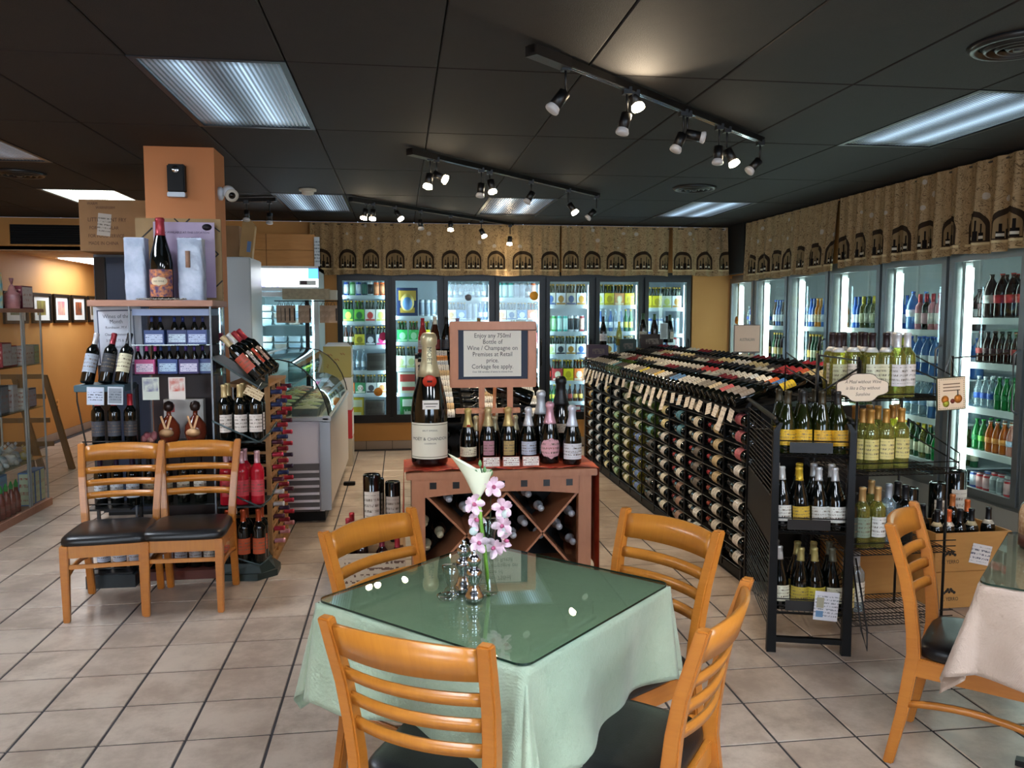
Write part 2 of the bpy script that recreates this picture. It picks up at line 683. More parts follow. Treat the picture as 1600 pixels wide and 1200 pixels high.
GROUT = noisy('dark_grout', '#2c2a2e', '#3b383a', 20, 0.85)
TILE = tile_mat()
fl = G().box(XL - .1, XR + .1, YF, YB + 3.4, -0.08, -0.004).obj('floor', GROUT, kind='structure')
S = 0.32
spots = []
for i in range(-15, 13):
    for j in range(-12, 41):
        x0, y0 = .1296 + S * i, .2797 + S * j
        cx_, cy_ = x0 + S / 2, y0 + S / 2
        if cx_ < XL or cx_ > XR or cy_ > YB + 3.2 or cy_ < YF:
            continue
        if cy_ > YB and cx_ > -1.9:
            continue
        spots.append((x0, y0))
vis = sorted([s for s in spots if in_view(s[0] + S / 2, s[1] + S / 2, 0)], key=lambda s: s[0] ** 2 + s[1] ** 2)
near = set(vis[:300])
gap = 0.0055


def tile_geo(g, M=None):
    a, b, e = gap, S - gap, 0.002
    return g.loft([[(a, a, -.004), (b, a, -.004), (b, b, -.004), (a, b, -.004)],
                   [(a, a, -e), (b, a, -e), (b, b, -e), (a, b, -e)],
                   [(a + e, a + e, 0), (b - e, a + e, 0), (b - e, b - e, 0), (a + e, b - e, 0)]], 0, False, True, M)


tm = tile_geo(G()).mesh('tile', TILE)
rest = G()
for s in spots:
    if s in near:
        ob('tile', tm, fl, Matrix.Translation((s[0], s[1], 0)))
    else:
        tile_geo(rest, Matrix.Translation((s[0], s[1], 0)))
rest.obj('far_tiles', TILE, fl, kind='stuff')

# ceiling: black painted lay-in panels with lit troffers
CEIL = noisy('black_ceiling_panel', '#0f0b0a', '#16100e', 9, 0.75, 0.5, bscale=240)
cl = G().box(XL - .1, XR + .1, YF, YB + .1, CZ + .02, CZ + .1).obj('ceiling', mat('#060606', .9, name='dark_void'), kind='structure')
MX, MY, OX, OY = .66, 1.32, -1.14, 3.77
lit = {(0, 0), (0, 3), (3, 3), (6, 3), (6, 0), (-3, 3), (0, -3), (3, -3), (6, -3), (-3, 0), (-3, 1)}
pg = G()
pg.loft([[(.003, .003, .02), (MX - .003, .003, .02), (MX - .003, MY - .003, .02), (.003, MY - .003, .02)],
         [(.003, .003, .004), (MX - .003, .003, .004), (MX - .003, MY - .003, .004), (.003, MY - .003, .004)],
         [(.008, .008, 0), (MX - .008, .008, 0), (MX - .008, MY - .008, 0), (.008, MY - .008, 0)]])
pm = pg.mesh('ceiling_panel', CEIL)
pg2 = G().box(.002, MX - .002, .002, MY - .002, 0, .02).mesh('ceiling_panel', CEIL)
for i in range(-5, 8):
    for j in range(-6, 5):
        if (i, j) in lit:
            continue
        x0, y0 = OX + MX * i, OY + MY * j
        if x0 < XL - .3 or y0 + MY > YB + .12:
            if y0 > YB or x0 < XL - .3:
                continue
        sx = min(MX, XR - x0) / MX
        sy = min(MY, YB - y0) / MY
        ob('ceiling_panel', pm, cl, Matrix.Translation((x0, y0, CZ)) @ Matrix.Diagonal((sx, sy, 1, 1)))


def lens_mat(name, strength, tint, s2=.12):
    m, nt, p = nodemat(name)
    sx = nt.nodes.new('ShaderNodeSeparateXYZ')
    nt.links.new(coord(nt, 'Object'), sx.inputs[0])
    x, y = N(sx.outputs[0]), N(sx.outputs[1])
    d1 = ((x - .19).abs()).min((x - .45).abs())
    lamp = (1.0 - (d1 / .13)).max(0.0)
    lamp = lamp * lamp
    endf = ((y / .12).min((MY - .06 - y) / .12)).min(1.0).max(.15)
    rib = ((x / .0235).fract() < .55) * .72 + .28
    ribt = tex(nt, 'Noise', Scale=300.0)
    e = (lamp * .9 + s2) * rib * endf * strength
    p.inputs['Base Color'].default_value = C('#3a4046')
    p.inputs['Roughness'].default_value = .25
    p.inputs['Emission Color'].default_value = C(tint)
    nt.links.new(e.s, p.inputs['Emission Strength'])
    return m


LENS = lens_mat('ribbed_lens', 1.25, '#b8d8f4')
LENSW = lens_mat('bright_lens', 8.0, '#e4f4ea', .5)
LENSB = lens_mat('added_fill_lens', 62, '#e8f2ff', .5)  # for unseen panels added behind the camera and off left as overhead fill
LENSD = lens_mat('dim_reflection_lens', .28, '#a8b6c6', .9)  # weak emission stands in for a reflection on the dim panel
k = 0
names = {(0, 0): 'large ribbed light panel nearest the orange column, over the two chairs',
         (0, 3): 'small far light panel beside the smoke detector',
         (3, 3): 'light panel behind the middle track of spotlights, near back curtain',
         (6, 3): 'light panel in the far right corner above the back curtain',
         (6, 0): 'slanting light panel at the right edge beside the right curtain',
         (-3, 3): 'bright white light panel above the brown cardboard box',
         (-3, 1): 'dull grey light panel cut by the left edge of the photo',
         (0, -3): 'added unseen ceiling light panel behind the camera, left', (3, -3): 'added unseen ceiling light panel behind the camera, middle',
         (6, -3): 'added unseen ceiling light panel behind the camera, right', (-3, 0): 'added unseen ceiling light panel outside the left edge'}
for (i, j) in sorted(lit):
    x0, y0 = OX + MX * i, OY + MY * j
    t = T('ceiling_light', names[(i, j)], 'ceiling light', L(x0, y0, CZ), 'fluorescent ceiling light panels')
    f = G()
    for a in ((0, MX, 0, .028), (0, MX, MY - .028, MY), (0, .028, .028, MY - .028), (MX - .028, MX, .028, MY - .028)):
        f.box(a[0], a[1], a[2], a[3], -.003, .018)
    f.obj('frame', mat('#15171a', .4, .3), t)
    lm = LENSB if j == -3 or (i, j) == (-3, 0) else LENS if (i, j) not in ((-3, 3), (-3, 1)) else (LENSW if j == 3 else LENSD)
    G().box(.028, MX - .028, .028, MY - .028, .004, .016).obj('diffuser', lm, t)
    # prismatic ribs of the lens, real relief
    rg = G()
    nrib = 26
    for q in range(nrib):
        xx = .03 + (MX - .06) * (q + .5) / nrib
        rg.prism([(xx - .005, .004), (xx + .005, .004), (xx, .0015)], 0, MY - .06, 0,
                 Matrix.Translation((0, MY - .03, 0)) @ Matrix.Rotation(pi / 2, 4, 'X'))
    rg.obj('ribs', lm, t)

for (x, y, lb) in ((2.53, 6.91, 'round black ceiling vent in front of the far right light panel'),
                   (-2.90, 6.91, 'round black ceiling vent at the left edge of the photo'),
                   (2.50, 3.12, 'round black ceiling vent in the upper right corner')):
    t = T('ceiling_vent', lb, 'vent', L(x, y, CZ - .001), 'round ceiling vents')
    G().lathe([(.19, 0), (.17, -.02), (.155, -.02), (.15, 0)], 32).obj('outer_ring', mat('#1c1d1f', .35), t)
    for q, r in enumerate((.12, .08, .04)):
        G().lathe([(r + .02, -.004), (r, -.026), (r - .006, -.026), (r + .012, -.002)], 32).obj('cone_ring', mat('#161718', .35), t)
    G().lathe([(.02, -.03), (.02, -.002)], 16).obj('hub', mat('#2b2d30', .3), t)
t = T('smoke_detector', 'round cream smoke detector on the black ceiling', 'smoke detector', L(-.783, 7.45, CZ))
G().lathe([(.075, 0), (.075, -.018), (.06, -.022)], 24).obj('base', mat('#cfc8b8', .5), t)
G().lathe([(.055, -.018), (.05, -.045), (.03, -.052), (.0, -.053)], 24).obj('cover', mat('#d8d2c4', .5), t)

# walls
def wall(name, boxes, m=WALLO, **kw):
    g = G()
    for b in boxes:
        g.box(*b)
    return g.obj(name, m, kind='structure', **kw)


RIGHT_Y0 = 4.05
wall('wall_left', [(XL - .1, XL, YF, 13.3, 0, CZ)])
wall('wall_back', [(-4.45, -.96, YB, YB + .08, 2.36, CZ), (-1.95, -.735, YB, YB + .08, 0, 2.36), (-.96, XR + .2, YB, YB + .08, 2.13, CZ),
                   (-.735, 3.64, YB, YB + .06, .10, .335), (3.66, XR + .15, YB, YB + .08, 0, 2.13)])
wall('wall_passage', [(-1.95, -1.85, YB + .08, 13.3, 0, 2.36), (-4.45, -1.85, 13.2, 13.3, 0, 2.36)])
wall('ceiling_passage', [(-4.45, -1.85, YB, 13.3, 2.35, 2.40)], mat('#c9a886', .7))
wall('wall_right', [(XR, XR + .12, YF, RIGHT_Y0, 0, CZ), (XR, XR + .12, RIGHT_Y0, YB, 2.12, CZ)])
gf = [(-4.45, 4.2, YF - .1, YF, 0, .90), (-4.45, 4.2, YF - .1, YF, 2.5, CZ), (-2.0, 1.05, YF - .1, YF, .90, 2.5)]
for x in (-4.36, -3.15, 2.5, 4.05):
    gf.append((x - .05, x + .05, YF - .1, YF, .90, 2.5))
wall('wall_front', gf, mat('#6b5a48', .7))


def base_run(name, p0, p1, nrm, n, h=.105):
    """tiled skirting: separate tiles along the wall foot"""
    p0, p1 = Vector(p0), Vector(p1)
    d = (p1 - p0)
    ln = d.length
    root = ob(name, G().loft([[tuple(p0), tuple(p1), tuple(p1 + Vector(nrm) * .004), tuple(p0 + Vector(nrm) * .004)],
                              [tuple(p0 + Vector((0, 0, h))), tuple(p1 + Vector((0, 0, h))), tuple(p1 + Vector(nrm) * .004 + Vector((0, 0, h))), tuple(p0 + Vector(nrm) * .004 + Vector((0, 0, h)))]])
                .mesh(name, GROUT), kind='structure')
    w = ln / n
    me = G().box(.003, w - .003, 0, .011, 0.003, h - .002).mesh('tile', mat('#a39184', .4))
    rz = atan2(d.y, d.x)
    flip = Vector((-sin(rz), cos(rz), 0)).dot(Vector(nrm)) < 0
    for q in range(n):
        M = Matrix.Translation(p0 + d * (q / n)) @ Matrix.Rotation(rz, 4, 'Z')
        if flip:
            M = Matrix.Translation(p0 + d * ((q + 1) / n)) @ Matrix.Rotation(rz + pi, 4, 'Z')
        ob('tile', me, root, M)


base_run('baseboard_left', (XL + .001, 6.5, 0), (XL + .001, 13.2, 0), (1, 0, 0), 21)
base_run('baseboard_back', (-.73, YB - .001, 0), (3.64, YB - .001, 0), (0, -1, 0), 14)

# grille in the upper left soffit
t = T('return_air_grille', 'long black recessed air grille high on the orange wall at left', 'vent', L(0, 0, 0))
g = G()
for b in ((-4.34, -3.0, 9.975, 10, 2.40, 2.42), (-4.34, -3.0, 9.975, 10, 2.64, 2.66), (-4.34, -4.32, 9.975, 10, 2.42, 2.64), (-3.02, -3.0, 9.975, 10, 2.42, 2.64)):
    g.box(*b)
g.obj('frame', WALLO, t)
G().box(-4.32, -3.02, 9.99, 9.998, 2.42, 2.64).obj('backing', mat('#050505', .9), t)
sl = G().box(-4.32, -3.02, -.006, .006, -.002, .002).mesh('slat', BLACK)
for q in range(9):
    ob('slat', sl, t, Matrix.Translation((0, 9.983, 2.435 + q * .0255)) @ Matrix.Rotation(.0, 4, 'X'))
t = T('passage_light', 'bright white ceiling light in the passage beyond the left wall', 'ceiling light', L(-4.25, 11.1, 2.335))
G().box(0, .62, 0, 1.25, 0, .012).obj('diffuser', emit('passage_lens', '#f4fbff', 14.0), t)
G().box(-.02, .64, -.02, 1.27, .008, .016).obj('frame', WHITE, t)

# four pictures on the left wall and one wall socket
arts = [('#8f8a3c', '#6b5a2c', 'yellow and brown'), ('#b7697c', '#c7a98e', 'pink and beige'), ('#a8552e', '#3c2c26', 'orange and black'),
        ('#4f5a4a', '#8a7a5a', 'mostly hidden'), ('#7b8a6c', '#55604c', 'greenish, behind shelf glass')]
for q, (y0, y1) in enumerate(((10.72, 11.28), (11.36, 11.87), (11.95, 12.46), (12.55, 12.98), (10.0, 10.6))):
    a = arts[q]
    lbs = ['black framed picture, nearest of those seen right of the shelf', 'black framed pink picture between two others on orange wall',
           'black framed orange and dark picture, third right of the glass shelf', 'black framed picture half hidden behind the dark cabinet',
           'black framed picture seen through the glass shelf']
    z0, z1 = (1.525, 1.90)
    t = T('framed_picture', lbs[q], 'picture', L(XL + .002, y0, z0), 'black framed pictures on the left wall')
    w, h = y1 - y0, z1 - z0
    g = G()
    for b in ((0, .03, 0, w, 0, .034), (0, .03, 0, w, h - .034, h), (0, .03, 0, .045, .034, h - .034), (0, .03, w - .045, w, .034, h - .034)):
        g.box(*b)
    g.obj('frame', mat('#0d0b0a', .45, spec=.3), t, bevel=.004)
    G().box(0, .012, .045, w - .045, .034, h - .034).obj('mat_board', mat('#dcdfe0', .7), t)
    G().box(.012, .014, w * .28, w * .72, h * .27, h * .75).obj('print', noisy('print_art%d' % q, a[0], a[1], 9, .6), t)
t = T('wall_socket', 'small orange painted wall socket low on the left wall', 'socket', L(XL + .001, 11.28, .40))
G().box(0, .008, 0, .14, 0, .13).obj('plate', mat('#d79a52', .5), t, bevel=.003)
G().box(.008, .012, .05, .09, .02, .05).obj('outlet', mat('#8a5a28', .5), t); G().box(.008, .012, .05, .09, .08, .11).obj('outlet', mat('#8a5a28', .5), t)

ob('corner_shade_1', G().box(4.06, XR, 9.38, 9.95, 2.13, CZ).mesh('corner_shade_1', mat('#14120f', .8)), kind='structure')  # dark box painting in the shaded gap between the corner curtains

# column
cg = G().box(-1.64, -1.20, 5.72, 6.04, 0, CZ)
ob('wall_column', cg.mesh('wall_column', COLO), kind='structure')
t = T('air_freshener', 'black and silver air freshener dispenser on the orange column', 'dispenser', L(-1.43, 5.72, 2.42))
G().box(-.055, .055, -.06, 0, 0, .18).obj('housing', mat('#060607', .5, spec=.25), t, bevel=.008)
G().box(-.056, .056, -.065, 0, -.03, .0).obj('lower_trim', STEEL, t, bevel=.004)
G().lathe([(0, .004), (.02, .004), (.024, 0)], 20, 0, Matrix.Translation((0, -.06, .145)) @ Matrix.Rotation(pi / 2, 4, 'X')).obj('round_badge', CHROME, t)
t = T('security_camera', 'white bullet security camera on the side of the orange column', 'camera', L(-1.20, 5.84, 2.44))
G().lathe([(.045, 0), (.045, .02), (.03, .03)], 20, 0, Matrix.Rotation(pi / 2, 4, 'Y')).obj('wall_plate', WHITE, t)
G().tube([(.02, 0, 0), (.07, -.01, -.01), (.09, -.04, -.01)], .014, 8).obj('arm', WHITE, t)
Mc = axis_m((.06, .02, .02), (.35, -.95, -.35), (0, 0, 1))
G().lathe([(.036, -.03), (.04, 0), (.04, .12)], 20, 0, Mc).obj('body', WHITE, t)
G().lathe([(.04, .12), (.043, .14), (.03, .141)], 20, 0, Mc).obj('hood', mat('#b9b3a6', .4), t)
G().lathe([(.028, .1405), (.0, .143)], 20, 0, Mc).obj('lens', mat('#050507', .1), t)

# ------------------------------------------------------------------ valance curtains
def curtain_mat():
    m, nt, p = nodemat('wine_print_fabric')
    uvn = nt.nodes.new('ShaderNodeAttribute')
    uvn.attribute_name = 'cloth'
    sp = nt.nodes.new('ShaderNodeSeparateXYZ')
    nt.links.new(uvn.outputs['Vector'], sp.inputs[0])
    u, v = N(sp.outputs[0]), N(sp.outputs[1])
    x = ((u / .30).fract() - .5) * .30
    y = v

    def arch(w, y0, ys, rise):
        e = (x / w) * (x / w) + ((y - ys).max(0.0) / rise) * ((y - ys).max(0.0) / rise)
        return (e < 1.0) * (y > y0)
    outer = arch(.108, .075, .19, .105)
    inner = arch(.090, .085, .175, .080)
    sill = (x.abs() < .125) * (y > .055) * (y < .072)
    bott = None
    white = None
    for cx, h, w in ((-.062, .075, .013), (-.032, .10, .012), (.0, .065, .013), (.03, .11, .013), (.066, .09, .016)):
        b = ((x - cx).abs() < w) * (y > .085) * (y < .085 + h * .62) + ((x - cx).abs() < w * .38) * (y > .085) * (y < .09 + h * 1.25)
        bott = b if bott is None else bott + b
        if cx in (-.062, .0, .066):
            ww = ((x - cx).abs() < w * .95) * (y > .098) * (y < .118)
            white = ww if white is None else white + ww
    n1 = tex(nt, 'Noise', Scale=12.0, Detail=6.0, Roughness=.75)
    n2 = tex(nt, 'Noise', Scale=13.0, Detail=1.5, Distortion=3.5)
    n3 = tex(nt, 'Voronoi', Scale=7.0)
    for t_ in (n1, n2, n3):
        nt.links.new(uvn.outputs['Vector'], t_.inputs['Vector'])
    base = mix(nt, n1.outputs[0], '#947a58', '#c4a67c')
    scr = (N(n2.outputs[0]) - .5).abs() < .022
    above = (y > .33)
    base = mix(nt, scr * .8, base, '#54402a')
    fl_ = (N(n3.outputs['Distance']) < .17) * above
    base = mix(nt, fl_ * .6, base, '#c8c3bb')
    c = mix(nt, outer, base, '#33271c')
    c = mix(nt, inner, c, '#8c7452')
    c = mix(nt, bott.min(1.0) * inner, c, '#17120f')
    c = mix(nt, white.min(1.0) * inner, c, '#d6cdb8')
    c = mix(nt, sill, c, '#d2bd8f')
    nt.links.new(c, p.inputs['Base Color'])
    p.inputs['Roughness'].default_value = .85
    p.inputs['Specular IOR Level'].default_value = .15
    return m


CURT = curtain_mat()


def curtain(name, label, p0, p1, n, z0, z1, u0, seed, skew=0.0, flare=0.0):
    p0, p1, n = Vector((*p0, 0)), Vector((*p1, 0)), Vector((*n, 0))
    ln = (p1 - p0).length
    nu, nv = int(ln / .013), 22
    rnd = random.Random(seed)
    ph = [rnd.uniform(0, 6.28) for _ in range(6)]
    g = G()
    att = []

    def fold(u, v):
        a = .026 + .010 * sin(u * 1.7 + ph[0])
        d = a * sin(u * 37 + 3.0 * sin(u * 3.1 + ph[1]) + ph[2]) + .010 * sin(u * 83 + ph[3] + 2 * sin(u * 7))
        return d * (.35 + .65 * (1 - v)) + .004 * sin(u * 140) * max(0, v - .9) * 8

    def fn(a, b):
        u = a * ln
        att.append((u + u0 + .03 * sin(u * 5 + ph[4]), (z1 - z0) * b, 0))
        q = p0 + (p1 - p0) * a + n * (.045 + fold(u, b) + flare * (1 - b) * a)
        z = z0 + (z1 - z0) * b
        if b < .02:
            z += .008 * sin(u * 9 + ph[5])
        return (q.x, q.y, z)
    g.sheet(fn, nu, nv)
    t = T(name, label, 'curtain', None, 'wine print valance curtains')
    me = g.mesh('fabric', CURT)
    at = me.attributes.new('cloth', 'FLOAT_VECTOR', 'POINT')
    flat = [c for p in att for c in p]
    at.data.foreach_set('vector', flat)
    ob('fabric', me, t)
    G().tube([tuple(p0 + n * .03 + Vector((0, 0, z1 - .02))), tuple(p1 + n * .03 + Vector((0, 0, z1 - .02)))], .008, 6).obj('rod', mat('#3a3029', .5), t)
    return t


ZH = 2.11
curtain('valance_curtain', 'tan wine print valance over the left half of the back cooler doors', (-1.02, 9.90), (1.93, 9.90), (0, -1), ZH - .01, 2.70, .05, 1)
curtain('valance_curtain', 'tan wine print valance over the right half of the back cooler doors', (1.95, 9.90), (3.30, 9.90), (0, -1), ZH, 2.70, 3.05, 2)
curtain('valance_curtain', 'short tan valance at right end of back wall, next to the dark corner', (3.33, 9.88), (4.02, 9.84), (0, -1), ZH + .0, 2.70, 4.55, 3, 0, .05)
curtain('valance_curtain', 'tan valance panel at far end of right wall, hanging lower at its end', (4.10, 9.35), (4.10, 7.25), (-1, 0), 2.03, 2.70, .2, 4, 0, .05)
curtain('valance_curtain', 'long tan wine print valance over the near right cooler doors', (4.10, 7.22), (4.10, 3.9), (-1, 0), 2.06, 2.70, .1, 5)

# ------------------------------------------------------------------ track lights
BULB = emit('lit_bulb', '#ffe9c4', 60.0)
BULBW = mat('#c9c6c4', .35, name='unlit_bulb')


def track(label, a, b, heads, z=2.685, feed=True):
    a, b = Vector((*a, z)), Vector((*b, z))
    t = T('track_light', label, 'track light')
    d = (b - a).normalized()
    M = axis_m(a, d, (0, 0, 1))
    ln = (b - a).length
    G().box(-.018, .018, -.010, .022, 0, ln, 0, M).obj('rail', BLACKMET, t)
    G().box(-.011, -.005, -.0115, -.0095, .02, ln - .02, 0, M).box(.005, .011, -.0115, -.0095, .02, ln - .02, 0, M).obj('rail_contacts', CHROME, t)
    if feed:
        G().box(-.03, .03, -.022, .02, .0, .24, 0, M).obj('feed_box', mat('#1f1c1a', .4), t)
    for (mx, my, bx, by, bz, on) in heads:
        m = Vector((mx, my, z - .01))
        bl = Vector((bx, by, bz))
        dr = bl - m
        elbow = m + Vector((0, 0, -.105))
        if (bl - elbow).length < .07:
            elbow = m + Vector((0, 0, -.03))
        ax = (bl - elbow).normalized()
        if ax.z > -.1 and on:
            ax = (ax + Vector((0, -.4, -.3))).normalized()
        s0 = bl - ax * .095
        h = G().tube([tuple(m), tuple(m + Vector((0, 0, -.05))), tuple(elbow)], .006, 6)
        h.box(-.02, .02, -.02, .02, -.02, .012, 0, Matrix.Translation(m))
        hd = h.obj('lamp_stem', BLACKMET, t)
        Ma = axis_m(s0, ax, (0, .3, 1))
        G().lathe([(.012, -.005), (.026, 0), (.027, .075), (.024, .075), (.02, .06)], 16, 0, Ma).obj('lamp_head', BLACKMET, hd)
        G().lathe([(.022, .062), (.028, .078), (.032, .09), (.031, .098), (.02, .1025), (0, .104)], 16, 0, Ma).obj('bulb', BULB if on else BULBW, hd)
        if on:
            ld = bpy.data.lights.new('spot_lamp', 'SPOT')
            ld.energy = 42 if bz < 2.59 else 14
            ld.color = (1.0, .80, .56)
            ld.spot_size = radians(105)
            ld.spot_blend = .6
            ld.shadow_soft_size = .03
            lo = bpy.data.objects.new('spot_lamp', ld)
            COL.objects.link(lo)
            lo.parent = hd
            dd = (ax + Vector((0, -.15, -.6))).normalized() if bz < 2.59 else Vector((-.12, -.9, .22)).normalized()
            lo.matrix_basis = axis_m(bl + ax * .03, -dd, (0, .3, 1))
    return t


track('nearest black track light, one bulb blazing at its middle', (.536, 3.36), (2.211, 4.88),
      [(0.71, 3.518, 0.649, 3.51, 2.489, 0), (1.121, 3.89, 1.135, 3.874, 2.600, 1), (1.07, 3.845, 1.044, 3.831, 2.474, 0), (1.476, 4.213, 1.431, 4.202, 2.477, 0), (1.507, 4.241, 1.592, 4.218, 2.55, 0), (1.783, 4.492, 1.77, 4.476, 2.469, 0), (1.854, 4.556, 1.895, 4.533, 2.475, 1), (2.194, 4.865, 2.123, 4.859, 2.497, 0)])
track('middle black track light with three warm lit spotlights', (.076, 5.49), (1.771, 7.27),
      [(0.214, 5.635, 0.195, 5.621, 2.476, 1), (0.259, 5.682, 0.322, 5.662, 2.536, 1), (0.599, 6.039, 0.587, 6.024, 2.482, 0), (0.668, 6.111, 0.689, 6.095, 2.521, 1), (1.04, 6.502, 1.003, 6.493, 2.511, 0), (1.421, 6.902, 1.478, 6.878, 2.481, 1), (1.747, 7.245, 1.666, 7.24, 2.483, 0)])
track('farthest black track light in front of the back curtain, six bulbs lit', (-.433, 7.775), (1.329, 9.7),
      [(-0.295, 7.926, -0.326, 7.917, 2.524, 1), (-0.237, 7.989, -0.245, 7.977, 2.526, 1), (-0.035, 8.21, 0.026, 8.191, 2.555, 1), (0.221, 8.489, 0.225, 8.473, 2.494, 0), (0.548, 8.846, 0.546, 8.833, 2.522, 1), (0.915, 9.248, 0.949, 9.228, 2.497, 1), (1.296, 9.663, 1.286, 9.646, 2.451, 1)])
track('short black track light with one unlit spotlight behind the orange column', (-1.58, 8.05), (-1.12, 7.94), [(-1.185, 7.956, -1.187, 7.939, 2.472, 0), (-1.4, 8.0, -1.4, 7.98, 2.50, 0)], feed=False)

# ------------------------------------------------------------------ walk-in coolers
BX0, BX1 = -.735, 3.64
BZ0, BZ1 = .335, 2.11
NB = 7
BW = (BX1 - BX0) / NB
cool = T('beverage_cooler', 'long black framed seven door drinks cooler along the back wall', 'cooler')
g = G()
g.box(BX0, BX1, 11.0, 11.05, .1, 2.4)
g.box(BX0 - .03, BX0, 10.08, 11.05, .1, 2.4)
g.box(BX1, BX1 + .03, 10.08, 11.05, .1, 2.4)
g.box(BX0, BX1, 10.08, 11.05, .25, .30)
g.box(BX0, BX1, 10.08, 11.05, 2.36, 2.40)
g.obj('wall_cold_room_back', COOLWHITE, kind='structure')
g = G()
g.box(BX0, BX1, 9.985, 10.05, BZ1 - .03, BZ1 + .04)
g.box(BX0, BX1, 9.985, 10.05, BZ0 - .01, BZ0 + .05)
for i in range(NB + 1):
    x = BX0 + BW * i
    g.box(max(BX0, x - .03), min(BX1, x + .03), 10.0, 10.06, BZ0 + .05, BZ1 - .03)
g.obj('frame', BLACKMET, cool)
doorg = G()
a = .018
for b in ((a, .065, BZ0 + .04, BZ1 - .02), (BW - .065, BW - a, BZ0 + .04, BZ1 - .02), (.065, BW - .065, BZ0 + .04, BZ0 + .09), (.065, BW - .065, BZ1 - .075, BZ1 - .02)):
    doorg.box(b[0], b[1], 9.955, 9.984, b[2], b[3])
doorm = doorg.mesh('door', BLACKMET)
panem = G().box(.06, BW - .06, 9.966, 9.970, BZ0 + .08, BZ1 - .06).mesh('glass_pane', COOLGLASS)
handm = G().tube([(BW - .045, 9.955, 1.0), (BW - .045, 9.925, 1.03), (BW - .045, 9.925, 1.30), (BW - .045, 9.955, 1.33)], .008, 6).mesh('handle', BLACKMET)
tubem = G().box(-.013, .013, 0, .012, .45, 2.0).mesh('light_tube', TUBE)
fixm = G().box(-.028, .028, -.028, -.001, .42, 2.03).mesh('tube_holder', WHITE)
for i in range(NB):
    d = ob('door', doorm, cool, Matrix.Translation((BX0 + BW * i, 0, 0)))
    ob('glass_pane', panem, d)
    ob('handle', handm, d)
for i in range(NB + 1):
    for s_ in (-1, 1):
        if (i == 0 and s_ < 0) or (i == NB and s_ > 0):
            continue
        h = ob('tube_holder', fixm, cool, Matrix.Translation((BX0 + BW * i + .034 * s_, 10.12, 0)) @ Matrix.Rotation(-s_ * .9, 4, 'Z'))
        ob('light_tube', tubem, h)


def zb(py):
    return 1.62 - (py - 493) / 1282 * 10.35


CANW = .072
# product table: key -> (proto, width, description)
PRD = {}


def prd(k, proto, w, d):
    PRD[k] = (proto, w, d)


def six(k, c1, c2, d, **kw):
    prd(k, sixpack(c1, c2, **kw), kw.get('w', .13) + .008, d)


six('A', '#3f8a3c', '#d8dc5a', 'green and yellow bottle carton')
six('B', '#6db43a', '#1f5a34', 'lime green bottle carton')
six('C', '#e6e2da', '#c23a34', 'white carton with red band')
six('D', '#dfe0c8', '#c6c86a', 'pale yellow bottle carton')
six('E', '#efe9dc', '#d8925a', 'white bottle carton')
six('F', '#d6c23e', '#8a7a1c', 'yellow bottle carton')
six('H', '#2a2f38', '#e8e8ea', 'dark carton with white print')
six('I', '#c9ccd0', '#d63a7a', 'white and pink carton')
six('J', '#e0722e', '#e8dfc0', 'orange bottle carton')
six('K', '#3c8a58', '#f0e8da', 'green carton with white oval')
six('M', '#d8d8d4', '#3a3a40', 'white carton with black emblem')
six('O', '#2fae55', '#a8e0b0', 'bright green bottle carton')
six('P', '#e8d21e', '#b8a018', 'bright yellow bottle carton')
six('Q', '#e8ead8', '#bfcf8a', 'cream bottle carton')
six('R', '#c8c4b4', '#3a5a8a', 'grey beige bottle carton')
six('S', '#b03a3a', '#e8dcc0', 'red bottle carton')
six('T', '#5a8ac0', '#e8eef4', 'blue bottle carton')
six('U', '#e89a4a', '#f6e2b0', 'peach bottle carton')
six('V', '#d9dde0', '#a87a2a', 'silver and gold bottle carton')
prd('w', carton('#20305a', '#c9a23e', .26, .18, .27), .28, 'navy case with gold arch')
prd('x', carton('#1f7a3a', '#e6efe0', .36, .2, .22), .38, 'big green beer case')
prd('y', carton('#d9bc2c', '#e8e4c0', .2, .2, .2), .21, 'yellow drinks case')
prd('z', carton('#4a443e', '#3a342e', .24, .2, .16), .25, 'dark cardboard case')
prd('u', carton('#dfe2c8', '#b8403a', .34, .2, .22), .36, 'pale case with red glass picture')
prd('s', carton('#2a4aa8', '#dfe6f4', .15, .2, .19), .16, 'blue drinks case')
prd('t', carton('#a83232', '#e8e4dc', .13, .2, .18), .14, 'red drinks case')
for k_, c_, l_, d_ in (('1', '#2c4f9c', '#dfe4ee', 'tall blue can'), ('2', '#3f8f4a', '#a9d8a4', 'tall green can'), ('3', '#24404a', '#3a6a5a', 'tall dark green can'),
                       ('4', '#d8dadc', '#2a2a2c', 'tall white can'), ('5', '#e0632a', '#f0a070', 'tall orange can'), ('6', '#3fb0a0', '#bfe6dc', 'tall teal can'),
                       ('7', '#c7ccd2', '#9aa4b0', 'tall silver can'), ('8', '#8c2f36', '#d8b0a0', 'tall dark red can')):
    prd(k_, small('tallcan', c_, l_, 'drink_can'), CANW, d_)
for k_, g_, l_, c_, d_ in (('b', AMBER, '#e8e4d8', '#d8d4c8', 'brown bottle with white label'), ('g', mat('#1d5a30', .12), '#d8c84a', '#c9a23a', 'green bottle with yellow label'),
                           ('c', CLEARG, '#d8e2ea', '#c8ccd0', 'clear bottle with pale label'), ('e', mat('#3a5a8a', .2), '#e8eef6', '#d8dde4', 'blue bottle with white label'),
                           ('k', AMBER, '#a83a2c', '#c9a23a', 'brown bottle with red label'), ('d', AMBER, '#c9a24a', '#2a2a2c', 'brown bottle with gold label')):
    prd(k_, small('beer', g_, l_, 'drink_bottle', c_), .068, d_)

